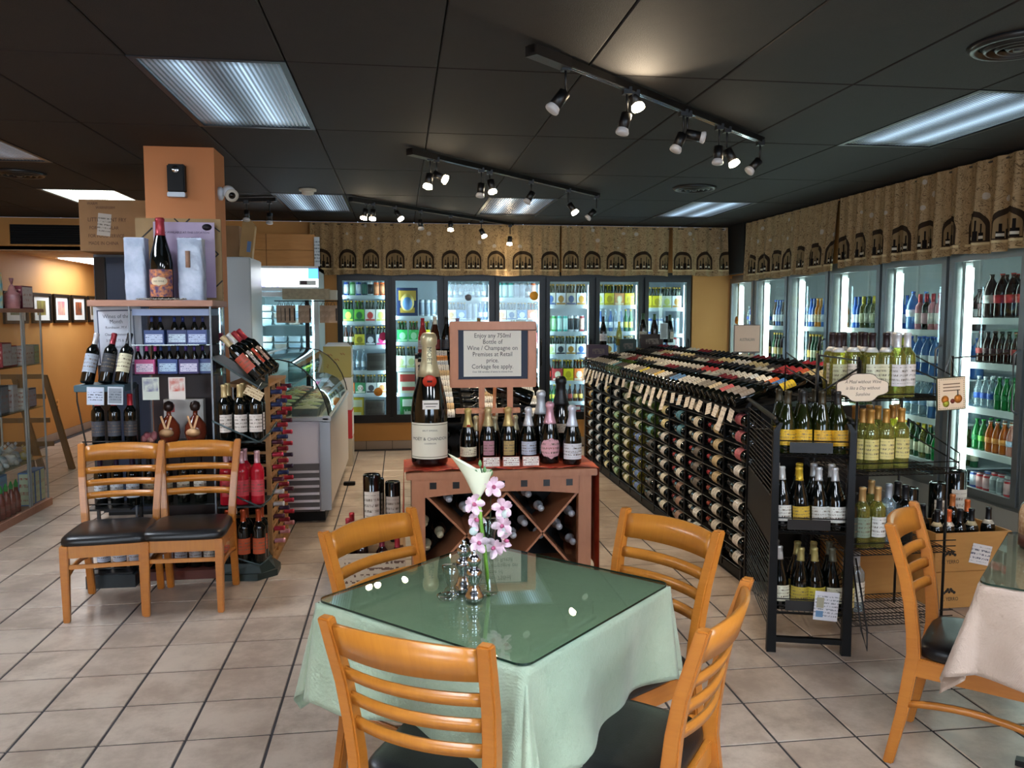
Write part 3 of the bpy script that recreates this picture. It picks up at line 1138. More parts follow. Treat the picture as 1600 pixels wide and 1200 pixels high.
BACK = [  # per door: list of (shelf pixel row, goods from left to right)
    [(463, '1 2 1 3 4 5 5'), (502, 'A B C D'), (538, 'b b F H I'), (576, 'c c c c z'), (611, 'J K M E'), (650, 'y z')],
    [(494, 'w 7 7 7'), (533, 'O O P b'), (573, 'Q Q D E'), (611, 'u D'), (652, 'x b')],
    [(466, 'c c c c c c c'), (500, 'V T 7 7 e e'), (538, 'R T V Q'), (576, 'E D R Q'), (612, 'K M V E'), (652, 'z y s')],
    [(466, '6 6 6 7 7 b 5'), (500, 'E R T J'), (538, 'M V S S'), (576, 'Q b b b J'), (612, 'D g g g P'), (652, 'B A Q')],
    [(477, 'R V R V'), (518, '2 2 6 6 4 4 8'), (554, 'Q M V R'), (595, 'k S P J'), (628, 'g g b k k d d'), (655, 'z t')],
    [(477, 'D P U P'), (518, 'c e c e c e g g'), (554, 'T V T Q'), (593, 'b b k k d d'), (628, 'K J S D'), (655, 's y')],
    [(481, 'P P D V'), (522, '1 1 1 1 7 7 7'), (554, 's s t 7'), (593, 't s V'), (628, 'S T M Q'), (655, 'y z')]]
shelfm = {}
for i, door in enumerate(BACK):
    x0 = BX0 + BW * i + .05
    w = BW - .10
    for j, (py, goods) in enumerate(door):
        z = max(zb(py), BZ0 + .03)
        g = G().box(x0 - .02, x0 + w + .02, 10.16, 10.86, -.012, 0).box(x0 - .02, x0 + w + .02, 10.148, 10.16, -.042, .004)
        g.obj('shelf', COOLWHITE, cool, Matrix.Translation((0, 0, z)))
        names_ = goods.split()
        tot = sum(PRD[q][1] for q in names_)
        sc = min(1.0, w / tot)
        x = x0 + (w - tot * sc) / 2
        zn = zb(door[j - 1][0]) if j else 2.08
        for n_, q in enumerate(names_):
            pr, pw, ds = PRD[q]
            hs = 1.0
            top = max(v.co.z for v in pr[1].vertices) if False else {'w': .27, 'x': .22, 'y': .2, 'z': .16, 'u': .22, 's': .19, 't': .18}.get(q, .215 if q.isupper() else (.231 if q.isalpha() else .158))
            hs = min(1.28, (zn - z - .05) / top)
            it_ = inst(pr, Matrix.Translation((x + pw * sc / 2, 10.245, z + .001)) @ Matrix.Diagonal((sc * .97, sc, hs, 1)),
                 '%s, %s from left, %s shelf, %s back cooler door' % (ds, nth(n_ + 1), nth(j + 1), nth(i + 1)), 'drink' if q not in 'wxyzust' else 'box',
                 'drinks in the back cooler')
            wr_ = {('J', 0): ('XX', .055, .055, '#b03a20', -.0625), ('K', 0): ('XX', .055, .055, '#b02a2a', -.0625), ('H', 0): ('XXX', .042, .04, '#e8e8ea', -.0625), ('x', 1): ('Heineken', .07, .06, '#e6efe0', -.1025)}.get((q, i))
            if wr_:
                text('lettering', wr_[0], wr_[1], Matrix.Translation((0, wr_[4], wr_[2])) @ FRONT, it_, mat(wr_[3], .5))
            if q == 'w':
                G().lathe([(.085, 0), (.085, .001)], 24, 0, Matrix.Translation((0, -.0925, .13)) @ Matrix.Rotation(pi / 2, 4, 'X')).obj('gold_arch', mat('#cdb25a', .5), it_)
                G().lathe([(.062, 0), (.062, .001)], 24, 0, Matrix.Translation((0, -.0940, .12)) @ Matrix.Rotation(pi / 2, 4, 'X')).obj('blue_centre', mat('#5a82b0', .5), it_)
            x += pw * sc
for (px_, pz_, c_, r_, lb) in ((591, 611, '#e8952c', .052, 'orange round sticker on the first back cooler door'), (835, 462, '#e8a02c', .055, 'orange round sticker on the fourth back cooler door'),
                           (599, 525, '#d8306a', .05, 'pink round sticker on the first back cooler door'), (732, 465, '#6a7078', .04, 'grey round sticker on the third back cooler door')):
    k_ = 10.0
    x = (px_ - 625) / 1282 * 10.05 + 10.05 * .0 - .03
    zz = 1.62 - (pz_ - 493) / 1282 * 9.95
    xx = x
    for _ in range(8):   # refine x on the door plane
        d = Vector((xx, 9.95, zz - EYE))
        fw = Vector((sin(YAW) * cos(PITCH), cos(YAW) * cos(PITCH), -sin(PITCH)))
        r0 = Vector((cos(YAW), -sin(YAW), 0))
        xx += ((px_ - 800) / F_PX - d.dot(r0) / d.dot(fw)) * 10
    t = G().lathe([(r_, 0), (r_, .0015)], 20, 0, Matrix.Rotation(pi / 2, 4, 'X')).obj('round_sticker', mat(c_, .5), None, Matrix.Translation((xx, 9.9655, zz)), label=lb, cat='sticker')

# right cooler
RX = 4.18
RY = [4.98, 5.80, 6.68, 7.56, 8.42, 9.27, 10.0]      # door edges, near to far
RZ0, RZ1 = .27, 2.10
rc = T('beverage_cooler', 'long aluminium framed drinks cooler with lit glass doors along the right wall', 'cooler')
g = G()
g.box(5.30, 5.35, 4.05, 10.2, .1, 2.45)
g.box(RX + .08, 5.3, 4.02, 4.07, .1, 2.45)
g.box(RX + .08, 5.3, 10.12, 10.17, .1, 2.45)
g.box(RX + .06, 5.3, 4.05, 10.15, .18, .24)
g.box(RX + .06, 5.3, 4.05, 10.15, 2.38, 2.42)
g.obj('wall_cold_room_right', COOLWHITE, kind='structure')
g = G().box(RX - .03, RX + .06, 4.05, 10.0, .0, .10).box(RX - .01, RX + .06, 4.05, 10.0, .10, .27)
g.obj('plinth', mat('#a9a9a4', .4, .3), rc)
edges = [4.10] + RY
g = G()
g.box(RX, RX + .06, 4.05, 10.0, RZ0, RZ0 + .05)
g.box(RX, RX + .06, 4.05, 10.0, RZ1 - .03, RZ1 + .05)
for y in edges:
    g.box(RX + .005, RX + .065, y - .035, min(10.0, y + .035), RZ0 + .05, RZ1 - .03)
g.obj('frame', ALU, rc)
zr = [1.50, 1.13, .77, .44, .26]
SH = [[1.60, 1.265, .925, .60, .30]] * 2 + [[1.50, 1.12, .77, .42, .27]] * 6
for i in range(len(edges) - 1):
    y0, y1 = edges[i], edges[i + 1]
    g = G()
    for b in ((y0 + .018, y0 + .07, RZ0 + .04, RZ1 - .02), (y1 - .07, y1 - .018, RZ0 + .04, RZ1 - .02), (y0 + .07, y1 - .07, RZ0 + .04, RZ0 + .09), (y0 + .07, y1 - .07, RZ1 - .08, RZ1 - .02)):
        g.box(RX - .034, RX - .004, b[0], b[1], b[2], b[3])
    d = g.obj('door', ALU, rc)
    G().box(RX - .022, RX - .018, y0 + .06, y1 - .06, RZ0 + .08, RZ1 - .07).obj('glass_pane', COOLGLASS, d)
    G().tube([(RX - .034, y0 + .045, .95), (RX - .075, y0 + .045, .98), (RX - .075, y0 + .045, 1.36), (RX - .034, y0 + .045, 1.39)], .009, 8).obj('handle', ALU, d)
    for y, s_ in ((y0, 1), (y1, -1)):
        h = G().box(RX + .075, RX + .135, -.012, .0, .36, 2.02).obj('tube_holder', WHITE, rc, Matrix.Translation((0, y + .042 * s_, 0)) @ Matrix.Diagonal((1, -s_, 1, 1)))
        G().box(RX + .08, RX + .13, -.034, -.013, .40, 1.98).obj('light_tube', TUBEW, h)
    for z in SH[i]:
        g = G().box(RX + .15, RX + .95, y0 + .035, y1 - .035, z - .012, z).box(RX + .138, RX + .15, y0 + .035, y1 - .035, z - .045, z + .004)
        g.obj('shelf', COOLWHITE, rc)
    if i:
        g = G()
        g.box(RX + .14, RX + .16, y0 - .012, y0 + .012, .3, 2.2)
        g.box(RX + .9, RX + .92, y0 - .012, y0 + .012, .3, 2.2)
        g.obj('shelf_post', WHITE, rc)

PR2 = {
    'r': (small('soda2', COLA, '#c2313a', 'soda_bottle', '#c2313a'), .112, 'large red labelled cola'),
    'n': (small('soda2', mat('#3a2a2c', .15), '#d8d8da', 'soda_bottle', '#2a2a2c'), .112, 'large dark soda bottle'),
    'd': (small('soda', COLA, '#4a2a30', 'soda_bottle', '#3a3a3c'), .070, 'small dark cola bottle'),
    'D': (small('soda', COLA, '#9a3a3a', 'soda_bottle', '#8a2a2a'), .070, 'small red labelled cola'),
    'w': (small('soda', CLEARG, '#2f5ab8', 'soda_bottle', '#e8ecf0'), .070, 'clear blue labelled bottle'),
    'g': (small('soda', GRS, '#1f7a44', 'soda_bottle', '#2a8a4a'), .070, 'green soda bottle'),
    'G': (small('soda', GRS, '#6fc84a', 'soda_bottle', '#3fae4a'), .070, 'light green soda bottle'),
    'o': (small('soda', ORG, '#f0a050', 'soda_bottle', '#e8e4dc'), .070, 'orange soda bottle'),
    'p': (small('soda', thin_glass('pink_soda', '#f4c8b8', 1.4, .05, '#e0a090', .5), '#bcd0ee', 'soda_bottle', '#e8e4dc'), .070, 'pale pink soda bottle'),
    'b': (small('can', '#2f4f9c', '#cfd6e4', 'drink_can'), CANW, 'blue soda can'),
    'c': (small('can', '#c0303a', '#e2b4b4', 'drink_can'), CANW, 'red soda can'),
    's': (small('can', '#b8bcc0', '#8f9498', 'drink_can'), CANW, 'silver soda can'),
    'v': (small('bordeaux', PINKG, '#e8e4de', 'wine_bottle', '#c04048'), .082, 'pink wine bottle'),
    'V': (small('bordeaux', WINE, '#d8a8b0', 'wine_bottle', '#b02a3c'), .082, 'pink labelled wine bottle'),
    'y': (small('bordeaux', YELG, '#e4e6c0', 'wine_bottle', '#d8c84a'), .082, 'pale white wine bottle'),
    'Y': (small('bordeaux', GREENG, '#e0e4d0', 'wine_bottle', '#5a6a3a'), .082, 'green wine bottle'),
    'u': (small('soda2', BLUEG, '#dfe8f4', 'water_bottle', '#3a6ad0'), .112, 'blue water bottle'),
    'W': (small('soda2', CLEARG, '#9ac0e8', 'water_bottle', '#e8eef4'), .112, 'clear water bottle'),
    'e': (small('beer', mat('#23563a', .12), '#e0dcc0', 'drink_bottle', '#c9a23a'), .068, 'green beer bottle'),
    'a': (small('beer', AMBER, '#d8b05a', 'drink_bottle', '#c9a23a'), .068, 'brown beer bottle'),
    'A': (small('beer', AMBER, '#dfe2e6', 'drink_bottle', '#3a5aa8'), .068, 'white labelled beer bottle'),
    'l': (small('beer', mat('#2f62b8', .2), '#dfe8f8', 'drink_bottle', '#3a5aa8'), .068, 'blue drink bottle'),
    'j': (small('beer', mat('#d88a2c', .2), '#f4dcb0', 'drink_bottle', '#e8b05a'), .068, 'amber juice bottle'),
}
RG = ['', 'd n r r r n r|D d d d d D d d D|w w w g g g g g G G|g G o o o p p o p|b c c s s c b s', 'u v V v v Y r n|u u u u u u|W W W u u W|e Y e y e g g|W W W u u W',
      'l l y Y y Y y l|y Y y Y l Y y|y y Y Y y Y|e e a a e e y y|a a A A e e', 'l l j j l l V a|a e e a y e e a|y a e e y e y e|A A e e a a|a a e e A A',
      'A l l A D l l A|e a e a e e e e|A e A e e A e e|a a e e e a|e e a a A A', 'w l l w l w l l|a e a e a e|A A e e a a|a e a e|e e a a']
for i in range(1, len(edges) - 1):
    y0, y1 = edges[i] + .05, edges[i + 1] - .05
    for j, goods in enumerate(RG[i].split('|')):
        z = SH[i][j]
        step = (y1 - y0)
        rows = 2 if i <= 3 else 1
        base_ = goods.split()
        lst = list(base_)
        while sum(PR2[q][1] for q in lst) + PR2[base_[len(lst) % len(base_)]][1] * .8 < step:
            lst.append(base_[len(lst) % len(base_)])
        tot = sum(PR2[q][1] for q in lst)
        for row in range(rows):
            y = y1                                      # listed from the far (left) side
            sc = min(1.15, step / tot)
            for n_, q in enumerate(lst):
                pr, pw, ds = PR2[q]
                hp = max(z_ for _, z_ in PROF[{'r': 'soda2', 'n': 'soda2', 'u': 'soda2', 'W': 'soda2', 'v': 'bordeaux', 'V': 'bordeaux', 'y': 'bordeaux', 'Y': 'bordeaux', 'b': 'can', 'c': 'can', 's': 'can'}.get(q, 'beer')])
                gap_ = (SH[i][j - 1] - z - .06) if j else .34
                hs = min(gap_ / hp, 1.3 if q in 'eaAlj' else 1.0)
                yy = y - pw * sc / 2
                dn = nth(7 - i)
                inst(pr, Matrix.Translation((RX + .205 + row * .12, yy, z + .001)) @ Matrix.Diagonal((min(1, sc), min(1, sc), hs, 1)),
                     '%s, %s from left, %s%s shelf, %s right cooler door' % (ds, nth(n_ + 1), 'back row, ' if row else '', nth(j + 1), dn),
                     'drink', 'drinks in the right cooler')
                y -= pw * sc
G().lathe([(.05, 0), (.05, .0015)], 20, 0, Matrix.Rotation(-pi / 2, 4, 'Y')).obj('round_sticker', mat('#e8952c', .5), None, Matrix.Translation((RX - .0225, 9.78, 1.56)),
                                                                           label='orange round sticker on the farthest right cooler door', cat='sticker')

# ------------------------------------------------------------------ chairs
def post_y(z):
    pts = [(0, -.275), (.2, -.235), (.42, -.205), (.55, -.212), (.70, -.240), (.90, -.300)]
    for (a, ya), (b, yb) in zip(pts, pts[1:]):
        if a <= z <= b:
            return ya + (yb - ya) * (z - a) / (b - a)
    return pts[-1][1]


def rect(cx, cy_, z, hw, hd):
    return [(cx - hw, cy_ - hd, z), (cx + hw, cy_ - hd, z), (cx + hw, cy_ + hd, z), (cx - hw, cy_ + hd, z)]


def make_chair_proto():
    I = Matrix.Identity(4)
    kids = []
    for s_ in (-1, 1):
        g = G()
        rings = []
        for z in (0, .1, .2, .32, .42, .5, .6, .7, .8, .86, .885):
            hw = .019 if z < .86 else .018
            hd = .017 + .006 * (1 - abs(z - .42) / .46)
            rings.append(rect(s_ * (.188 + .030 * max(0, z - .45) / .45), post_y(z), z, hw, hd))
        g.loft(rings, 0, False)
        kids.append(('leg', g.mesh('leg', OAK, .005), I))
        g = G().loft([rect(s_ * .197, .192, 0, .016, .016), rect(s_ * .197, .19, .3, .021, .021), rect(s_ * .197, .19, .412, .021, .021)])
        kids.append(('leg', g.mesh('leg', OAK, .004), I))
    # curved back rails
    def rail(z0, z1, bow, th, name, top=False):
        g = G()
        rings = []
        n = 12
        for k in range(n + 1):
            hwz = .174 + .030 * ((z0 + z1) / 2 - .45) / .45
            x = -hwz + 2 * hwz * k / n
            q = 1 - (x / hwz) ** 2
            up = .010 * q if top else 0
            y0, y1 = post_y(z0) - bow * q, post_y(z1) - bow * q
            rings.append([(x, y0 - th, z0), (x, y0 + th, z0), (x, y1 + th, z1 + up), (x, y1 - th, z1 + up)])
        g.loft(rings, 0, True)
        kids.append((name, g.mesh(name, OAKX, .004), I))
    rail(.783, .868, .040, .010, 'top_rail', True)
    for z in (.712, .642, .572):
        rail(z, z + .036, .036, .008, 'slat')
    # aprons and stretchers
    g = G().box(-.18, .18, .182, .202, .345, .412)
    kids.append(('apron', g.mesh('apron', OAKX, .003), I))
    g = G().box(-.175, .175, -.215, -.195, .345, .412)
    kids.append(('apron', g.mesh('apron', OAKX, .003), I))
    for s_ in (-1, 1):
        g = G().loft([[(s_ * .186, -.2, .345), (s_ * .204, -.2, .345), (s_ * .204, -.2, .412), (s_ * .186, -.2, .412)],
                      [(s_ * .190, .18, .345), (s_ * .208, .18, .345), (s_ * .208, .18, .412), (s_ * .190, .18, .412)]])
        kids.append(('apron', g.mesh('apron', OAK, .003), I))
        rings = []
        for k in range(9):
            y = -.225 + .41 * k / 8
            zc = .235 + .025 * (1 - ((k - 4) / 4) ** 2)
            rings.append([(s_ * .195 - .009, y, zc - .012), (s_ * .195 + .009, y, zc - .012), (s_ * .195 + .009, y, zc + .012), (s_ * .195 - .009, y, zc + .012)])
        kids.append(('stretcher', G().loft(rings, 0, True).mesh('stretcher', OAK, .003), I))
    kids.append(('stretcher', G().box(-.185, .185, .183, .199, .285, .308).mesh('stretcher', OAKX, .003), I))
    kids.append(('stretcher', G().box(-.18, .18, -.235, -.22, .26, .284).mesh('stretcher', OAKX, .003), I))
    # padded seat
    def ring(sc, z):
        out = []
        for k in range(40):
            a = 2 * pi * k / 40
            c, s = cos(a), sin(a)
            e = .32
            x = (abs(c) ** e) * (1 if c >= 0 else -1)
            y = (abs(s) ** e) * (1 if s >= 0 else -1)
            w = .205 + .016 * (y + 1) / 2 * 1.4
            out.append((x * w * sc, y * .213 * sc + .012, z))
        return out
    g = G().loft([ring(.955, .412), ring(.995, .418), ring(1.0, .430), ring(.985, .446), ring(.93, .458), ring(.8, .466), ring(.55, .470), ring(.25, .472), ring(.02, .4725)], 0, True)
    kids.append(('seat', g.mesh('seat', BLACKPAD), I))
    return ('dining_chair', None, kids)


CHAIR = make_chair_proto()


def chair(mx, my, fx, fy, label, group, z=0):
    """(mx, my): middle of the top rail; (fx, fy): way the chair faces"""
    f = Vector((fx, fy)).normalized()
    rz = atan2(-f.x, f.y)
    return inst(CHAIR, L(mx + f.x * .30, my + f.y * .30, z, rz), label, 'chair', group)


G1 = 'honey oak chairs around the green table'
G2 = 'pair of honey oak chairs by the glass display case'
chair(-.005, 1.885, .52, .854, 'oak ladder-back chair in front, its back to the camera at the green table', G1)
chair(.835, 1.965, -.80, .60, 'oak ladder-back chair seen side-on at the right front of the green table', G1)
chair(.97, 2.83, -.857, -.515, 'oak ladder-back chair beyond the right corner of the green table', G1)
chair(-.12, 2.98, .72, -.69, 'oak ladder-back chair beyond the left corner of the green table', G1)
chair(-1.615, 5.015, .10, -1, 'left one of the two oak chairs facing out by the glass case', G2)
chair(-1.185, 5.05, .0, -1, 'right one of the two oak chairs facing out by the glass case', G2)
chair(1.86, 2.81, .72, -.69, 'oak ladder-back chair at the taupe table on the right', 'chairs at the taupe table')


# ------------------------------------------------------------------ the two dining tables
def fabric(name, c1, c2, c3):
    m, nt, p = nodemat(name)
    t = tex(nt, 'Noise', Scale=2.6, Detail=5.0, Distortion=.8)
    nt.links.new(coord(nt), t.inputs['Vector'])
    r = nt.nodes.new('ShaderNodeMapRange')
    r.inputs[1].default_value, r.inputs[2].default_value = .35, .65
    nt.links.new(t.outputs[0], r.inputs[0])
    nt.links.new(mix(nt, r.outputs[0], c1, c2), p.inputs['Base Color'])
    p.inputs['Roughness'].default_value = .62
    p.inputs['Sheen Weight'].default_value = .25
    p.inputs['Specular IOR Level'].default_value = .3
    n = tex(nt, 'Noise', Scale=14.0, Detail=6.0, Roughness=.65)
    nt.links.new(coord(nt), n.inputs['Vector'])
    w = tex(nt, 'Wave', Scale=160.0)
    nt.links.new(coord(nt), w.inputs['Vector'])
    b = nt.nodes.new('ShaderNodeBump')
    b.inputs['Strength'].default_value = .6
    b.inputs['Distance'].default_value = .016
    nt.links.new((N(n.outputs[0]) + N(w.outputs[0]) * .03).s, b.inputs['Height'])
    nt.links.new(b.outputs[0], p.inputs['Normal'])
    return m


def rounded(h, r, n=5):
    out = []
    for (sx, sy, a0) in ((1, 1, 0), (-1, 1, 90), (-1, -1, 180), (1, -1, 270)):
        for k in range(n + 1):
            a = radians(a0 + 90 * k / n)
            out.append((sx * (h - r) + r * cos(a), sy * (h - r) + r * sin(a)))
    return out


def dining_table(cx_, cy_, clothm, lt, lc, lg, seed, hang=.30):
    M = L(cx_, cy_, 0, pi / 4)
    h = .392
    t = T('dining_table', lt, 'table', M, 'dining tables')
    G().box(-h, h, -h, h, .72, .748).obj('tabletop', mat('#5a3a22', .5), t)
    G().lathe([(.045, .03), (.04, .05), (.04, .72)], 20).obj('pedestal', BLACKMET, t)
    for k in range(4):
        G().loft([[(0, -.03, 0), (0, .03, 0), (0, .03, .05), (0, -.03, .05)], [(.30, -.02, 0), (.30, .02, 0), (.30, .02, .02), (.30, -.02, .02)]]).obj(
            'foot', BLACKMET, t, Matrix.Rotation(k * pi / 2, 4, 'Z'))
    rnd = random.Random(seed)
    ph = [rnd.uniform(0, 6.28) for _ in range(8)]
    Lh = h + hang
    n = 84

    def fn(a, b):
        s, u = (a * 2 - 1) * Lh, (b * 2 - 1) * Lh
        cx0, cy0 = max(-h, min(h, s)), max(-h, min(h, u))
        ex, ey = s - cx0, u - cy0
        d = sqrt(ex * ex + ey * ey)
        if d < 1e-6:
            e = min(h - abs(s), h - abs(u))
            return (s, u, .7505)
        dx, dy = ex / d, ey / d
        corner = min(abs(dx), abs(dy)) * 1.414
        ang = atan2(u, s)
        per = (cx0 * abs(dy) * (1 if dy > 0 else -1) - cy0 * abs(dx) * (1 if dx > 0 else -1))
        wave = .042 * sin(9.5 * per + ph[0] + ang) + .016 * sin(21 * per + ph[1])
        out = d * (.05 + .16 * corner * abs(sin(2.5 * (atan2(dy, dx) + ph[2]))) + .04 * corner) + wave * (d / hang) * (1 - .5 * corner) + .006
        tw = corner * d * .28 * sin(3 * atan2(dy, dx) + ph[3])
        z = .7505 - d * (.975 - .06 * corner) - .004 * min(1, d * 40)
        return (cx0 + dx * out - dy * tw, cy0 + dy * out + dx * tw, z)
    g = G().sheet(fn, n, n)
    cl_ = g.obj('tablecloth', clothm, None, M, label=lc, cat='tablecloth')
    md = cl_.modifiers.new('thick', 'SOLIDIFY')
    md.thickness = .0015
    md.offset = 1
    gp = T('glass_sheet', lg, 'glass sheet', M)
    poly = rounded(h + .004, .035)
    inner = rounded(h + .0025, .034)
    G().prism(inner, .7535, .7595).obj('pane', thin_glass('table_glass', '#f2f8f0', 1.5), gp)
    n_ = len(poly)
    g = G()
    v = [(x, y, .7533) for x, y in poly] + [(x, y, .7597) for x, y in poly]
    g.add(v, [(i, (i + 1) % n_, n_ + (i + 1) % n_, n_ + i) for i in range(n_)], 0, True)
    e = g.obj('polished_edge', mat('#0e2a22', .15), gp)
    return gp


GREENC = fabric('green_cloth', '#a6b59c', '#93a78f', '')
TAUPE = fabric('taupe_cloth', '#b9a596', '#a8917f', '')
TX, TY = .297, 2.495
dining_table(TX, TY, GREENC, 'square dining table under a green cloth, turned cornerwise to the camera', 'pale green tablecloth hanging in folds from the nearest table',
             'clear glass sheet with dark edge lying on the green tablecloth', 3)
dining_table(2.41, 2.37, TAUPE, 'square dining table under a taupe cloth at the right edge', 'taupe tablecloth on the table at the right edge', 'clear glass sheet lying on the taupe tablecloth', 11)

# things on the green table
TZ = .7605
MILL = [(.026, 0), (.029, .006), (.029, .018), (.021, .03), (.0165, .045), (.016, .062), (.022, .074), (.024, .088), (.018, .098), (.012, .102), (.012, .108), (.020, .116), (.021, .128), (.014, .140), (.007, .144), (.008, .150), (.0, .156)]
for (px_, py_, s_, lb) in ((.214, 2.415, 1.0, 'brushed chrome pepper mill, the nearer of two beside the vase'), (.190, 2.500, 1.06, 'brushed chrome salt mill, the farther one of two behind the other'),):
    t = T('pepper_mill', lb, 'mill', L(px_, py_, TZ) @ Matrix.Scale(s_, 4), 'chrome mills on the green table')
    G().lathe(MILL[:10], 32).obj('body', CHROME, t)
    G().lathe(MILL[9:], 32).obj('turning_head', CHROME, t)
t = T('glass_vase', 'slim clear glass vase holding orchid stems on the green table', 'vase', L(.262, 2.475, TZ))
G().lathe([(.018, .004), (.030, 0), (.032, .004), (.026, .03), (.018, .06), (.017, .12), (.022, .18), (.030, .22), (.033, .235)], 28).obj('glass_body', thin_glass('vase_glass', '#eef6f2', 1.6), t)
t = T('tumbler', 'small clear faceted glass left of the chrome mills', 'glass', L(.150, 2.47, TZ))
G().lathe([(.0, .004), (.022, .004), (.024, 0), (.026, .004), (.022, .02), (.012, .03), (.02, .045), (.027, .07), (.030, .095)], 12).obj('glass_body', thin_glass('tumbler_glass', '#f0f6f4', 1.8), t)
t = T('glass_stopper_dish', 'small clear glass dish at the foot of the chrome mills', 'glass', L(.135, 2.435, TZ))
G().lathe([(0, .003), (.02, 0), (.03, .004), (.033, .014), (.026, .012), (0, .008)], 14).obj('glass_body', thin_glass('tumbler_glass', '#f0f6f4', 1.8), t)
# orchid
t = T('orchid_spray', 'artificial stem with pink orchids and one white calla lily in the vase', 'flower', L(.262, 2.475, TZ))
stem = [(0.002, 0, .01), (-.008, 0, .12), (-.020, .002, .22), (-.030, .004, .31)]
G().tube(stem, [.006, .0065, .006, .009], 8).obj('lily_stem', mat('#7fae3c', .4), t)


def lily(a, b):
    th = a * 2 * pi
    r = .006 + .040 * b ** .75
    zz = .30 + .085 * b
    k = max(0, cos(th - pi))
    return (-.030 + r * cos(th) - .045 * b ** 3 * k, .004 + r * sin(th) * .8, zz + .055 * b ** 2 * k)


G().sheet(lily, 20, 10).obj('calla_bloom', mat('#e6e8cc', .5), t)
st2 = G().tube([(.0, .006, .01), (-.004, .01, .14), (.010, .01, .24), (.012, .012, .32), (-.012, .012, .36), (-.022, .012, .40)], .002, 6)
st2.tube([(-.012, .012, .36), (-.035, .012, .375)], .0015, 5).tube([(.012, .012, .32), (.03, .01, .34)], .0015, 5)
st2.obj('orchid_stem', mat('#2c4a2c', .5), t)


def petal(l, w):
    g_ = G()
    g_.sheet(lambda a, b: ((a - .5) * 2 * w * sin(pi * (b * .9 + .05)) ** .7, .006 * sin(pi * b) + .004 * (2 * a - 1) ** 2, l * b), 4, 6)
    return g_


PET = petal(.036, .0125).mesh('petal', noisy('pink_petal', '#e8ccd6', '#d9b0c4', 60, .5))
LIP = G().lathe([(0, 0), (.007, .006), (.005, .016), (.001, .018)], 8).mesh('lip', mat('#b5567c', .5))
blooms = [(-.045, -.01, .285, .3), (.045, -.008, .27, -.2), (-.040, -.004, .235, .6), (.045, -.012, .215, -.4), (-.030, -.012, .165, .2), (.020, -.004, .145, -.5), (.018, .0, .335, .1), (.050, 0, .165, 1.0)]
for q, (x, y, z, rr) in enumerate(blooms):
    o = G().lathe([(.0, 0), (.004, .003), (0, .006)], 8).obj('orchid_bloom', mat('#d8c48a', .5), t, Matrix.Translation((x, y, z)) @ Matrix.Rotation(rr, 4, 'Z'))
    for k in range(5):
        ob('petal', PET, o, Matrix.Rotation(rr + k * 2 * pi / 5, 4, 'Y') @ Matrix.Rotation(.45, 4, 'X'))
    ob('lip', LIP, o, Matrix.Rotation(pi / 2, 4, 'X'))
for (x, z) in ((-.035, .375), (-.022, .405), (-.008, .385), (.012, .375)):
    G().lathe([(0, 0), (.005, .006), (.006, .012), (.003, .02), (0, .023)], 8).obj('bud', mat('#5f8a54', .5), t, Matrix.Translation((x, .01, z - .01)))
for (x, z) in ((.055, .20), (-.045, .20), (.055, .25)):
    G().lathe([(0, -.002), (.014, 0), (.012, .003), (0, .004)], 12).obj('round_leaf', mat('#c3d2cc', .5), t, Matrix.Translation((x, -.01, z)) @ Matrix.Rotation(pi / 2, 4, 'X'))

# big jar on the taupe table
t = T('spice_jar', 'tall glass jar of reddish spice mix on the taupe table', 'jar', L(2.335, 2.70, TZ))
G().lathe([(.05, 0), (.058, .006), (.058, .05)], 28).obj('dark_layer', mat('#4a1f18', .5), t)
G().lathe([(.0575, .05), (.058, .13), (.05, .155), (.035, .17), (.03, .175)], 28).obj('pale_layer', noisy('crumbly_spice', '#b98a66', '#d8b898', 90, .8), t)
G().lathe([(.059, .0), (.0605, .006), (.0605, .13), (.052, .158), (.037, .175), (.036, .19)], 28).obj('glass_body', GLASS, t)
G().lathe([(.04, .188), (.04, .21), (.0, .213)], 28).obj('lid', STEEL, t)

# ------------------------------------------------------------------ sparkling wine cabinet and easel sign
FX0, FX1, FY0, FY1, FZ = .055, 1.085, 4.56, 5.02, .745
t = T('wine_cabinet', 'cherry wood cabinet with crossed wine bins and small black square inlays', 'cabinet')
G().box(FX0 - .03, FX1 + .03, FY0 - .02, FY1, FZ - .04, FZ).obj('top_board', CHERRY, t, bevel=.004)
for x in (FX0, FX1 - .075):
    for y in (FY0, FY1 - .06):
        G().box(x, x + .075, y, y + .06, 0, FZ - .04).obj('post', CHERRY, t, bevel=.003)
g = G()
n = 14
top = [(FX0 + .075 + (FX1 - FX0 - .15) * k / n) for k in range(n + 1)]
for k in range(n):
    xa, xb = top[k], top[k + 1]
    za = FZ - .145 + .025 * (1 - (2 * k / n - 1) ** 2)
    zb_ = FZ - .145 + .025 * (1 - (2 * (k + 1) / n - 1) ** 2)
    g.loft([[(xa, FY0, za), (xa, FY0 + .02, za), (xa, FY0 + .02, FZ - .04), (xa, FY0, FZ - .04)],
            [(xb, FY0, zb_), (xb, FY0 + .02, zb_), (xb, FY0 + .02, FZ - .04), (xb, FY0, FZ - .04)]], 0, False, True)
g.obj('apron', CHERRY, t)
for x in (.175, .304, .433, .563, .692, .822, .955):
    G().box(x - .019, x + .019, FY0 - .001, FY0 + .006, .648, .686).obj('square_inlay', mat('#14110f', .3), t)
for x in (FX0, FX1 - .03):
    G().box(x, x + .03, FY0 + .06, FY1 - .06, .10, FZ - .04).obj('side_panel', CHERRY, t)
G().box(FX0, FX1, FY1 - .02, FY1, .08, FZ - .04).obj('back_panel', mat('#120d0a', .7), t)
G().box(FX0, FX1, FY0 + .02, FY1 - .02, .10, .125).obj('bottom_shelf', CHERRY, t)
mid = (FX0 + FX1) / 2


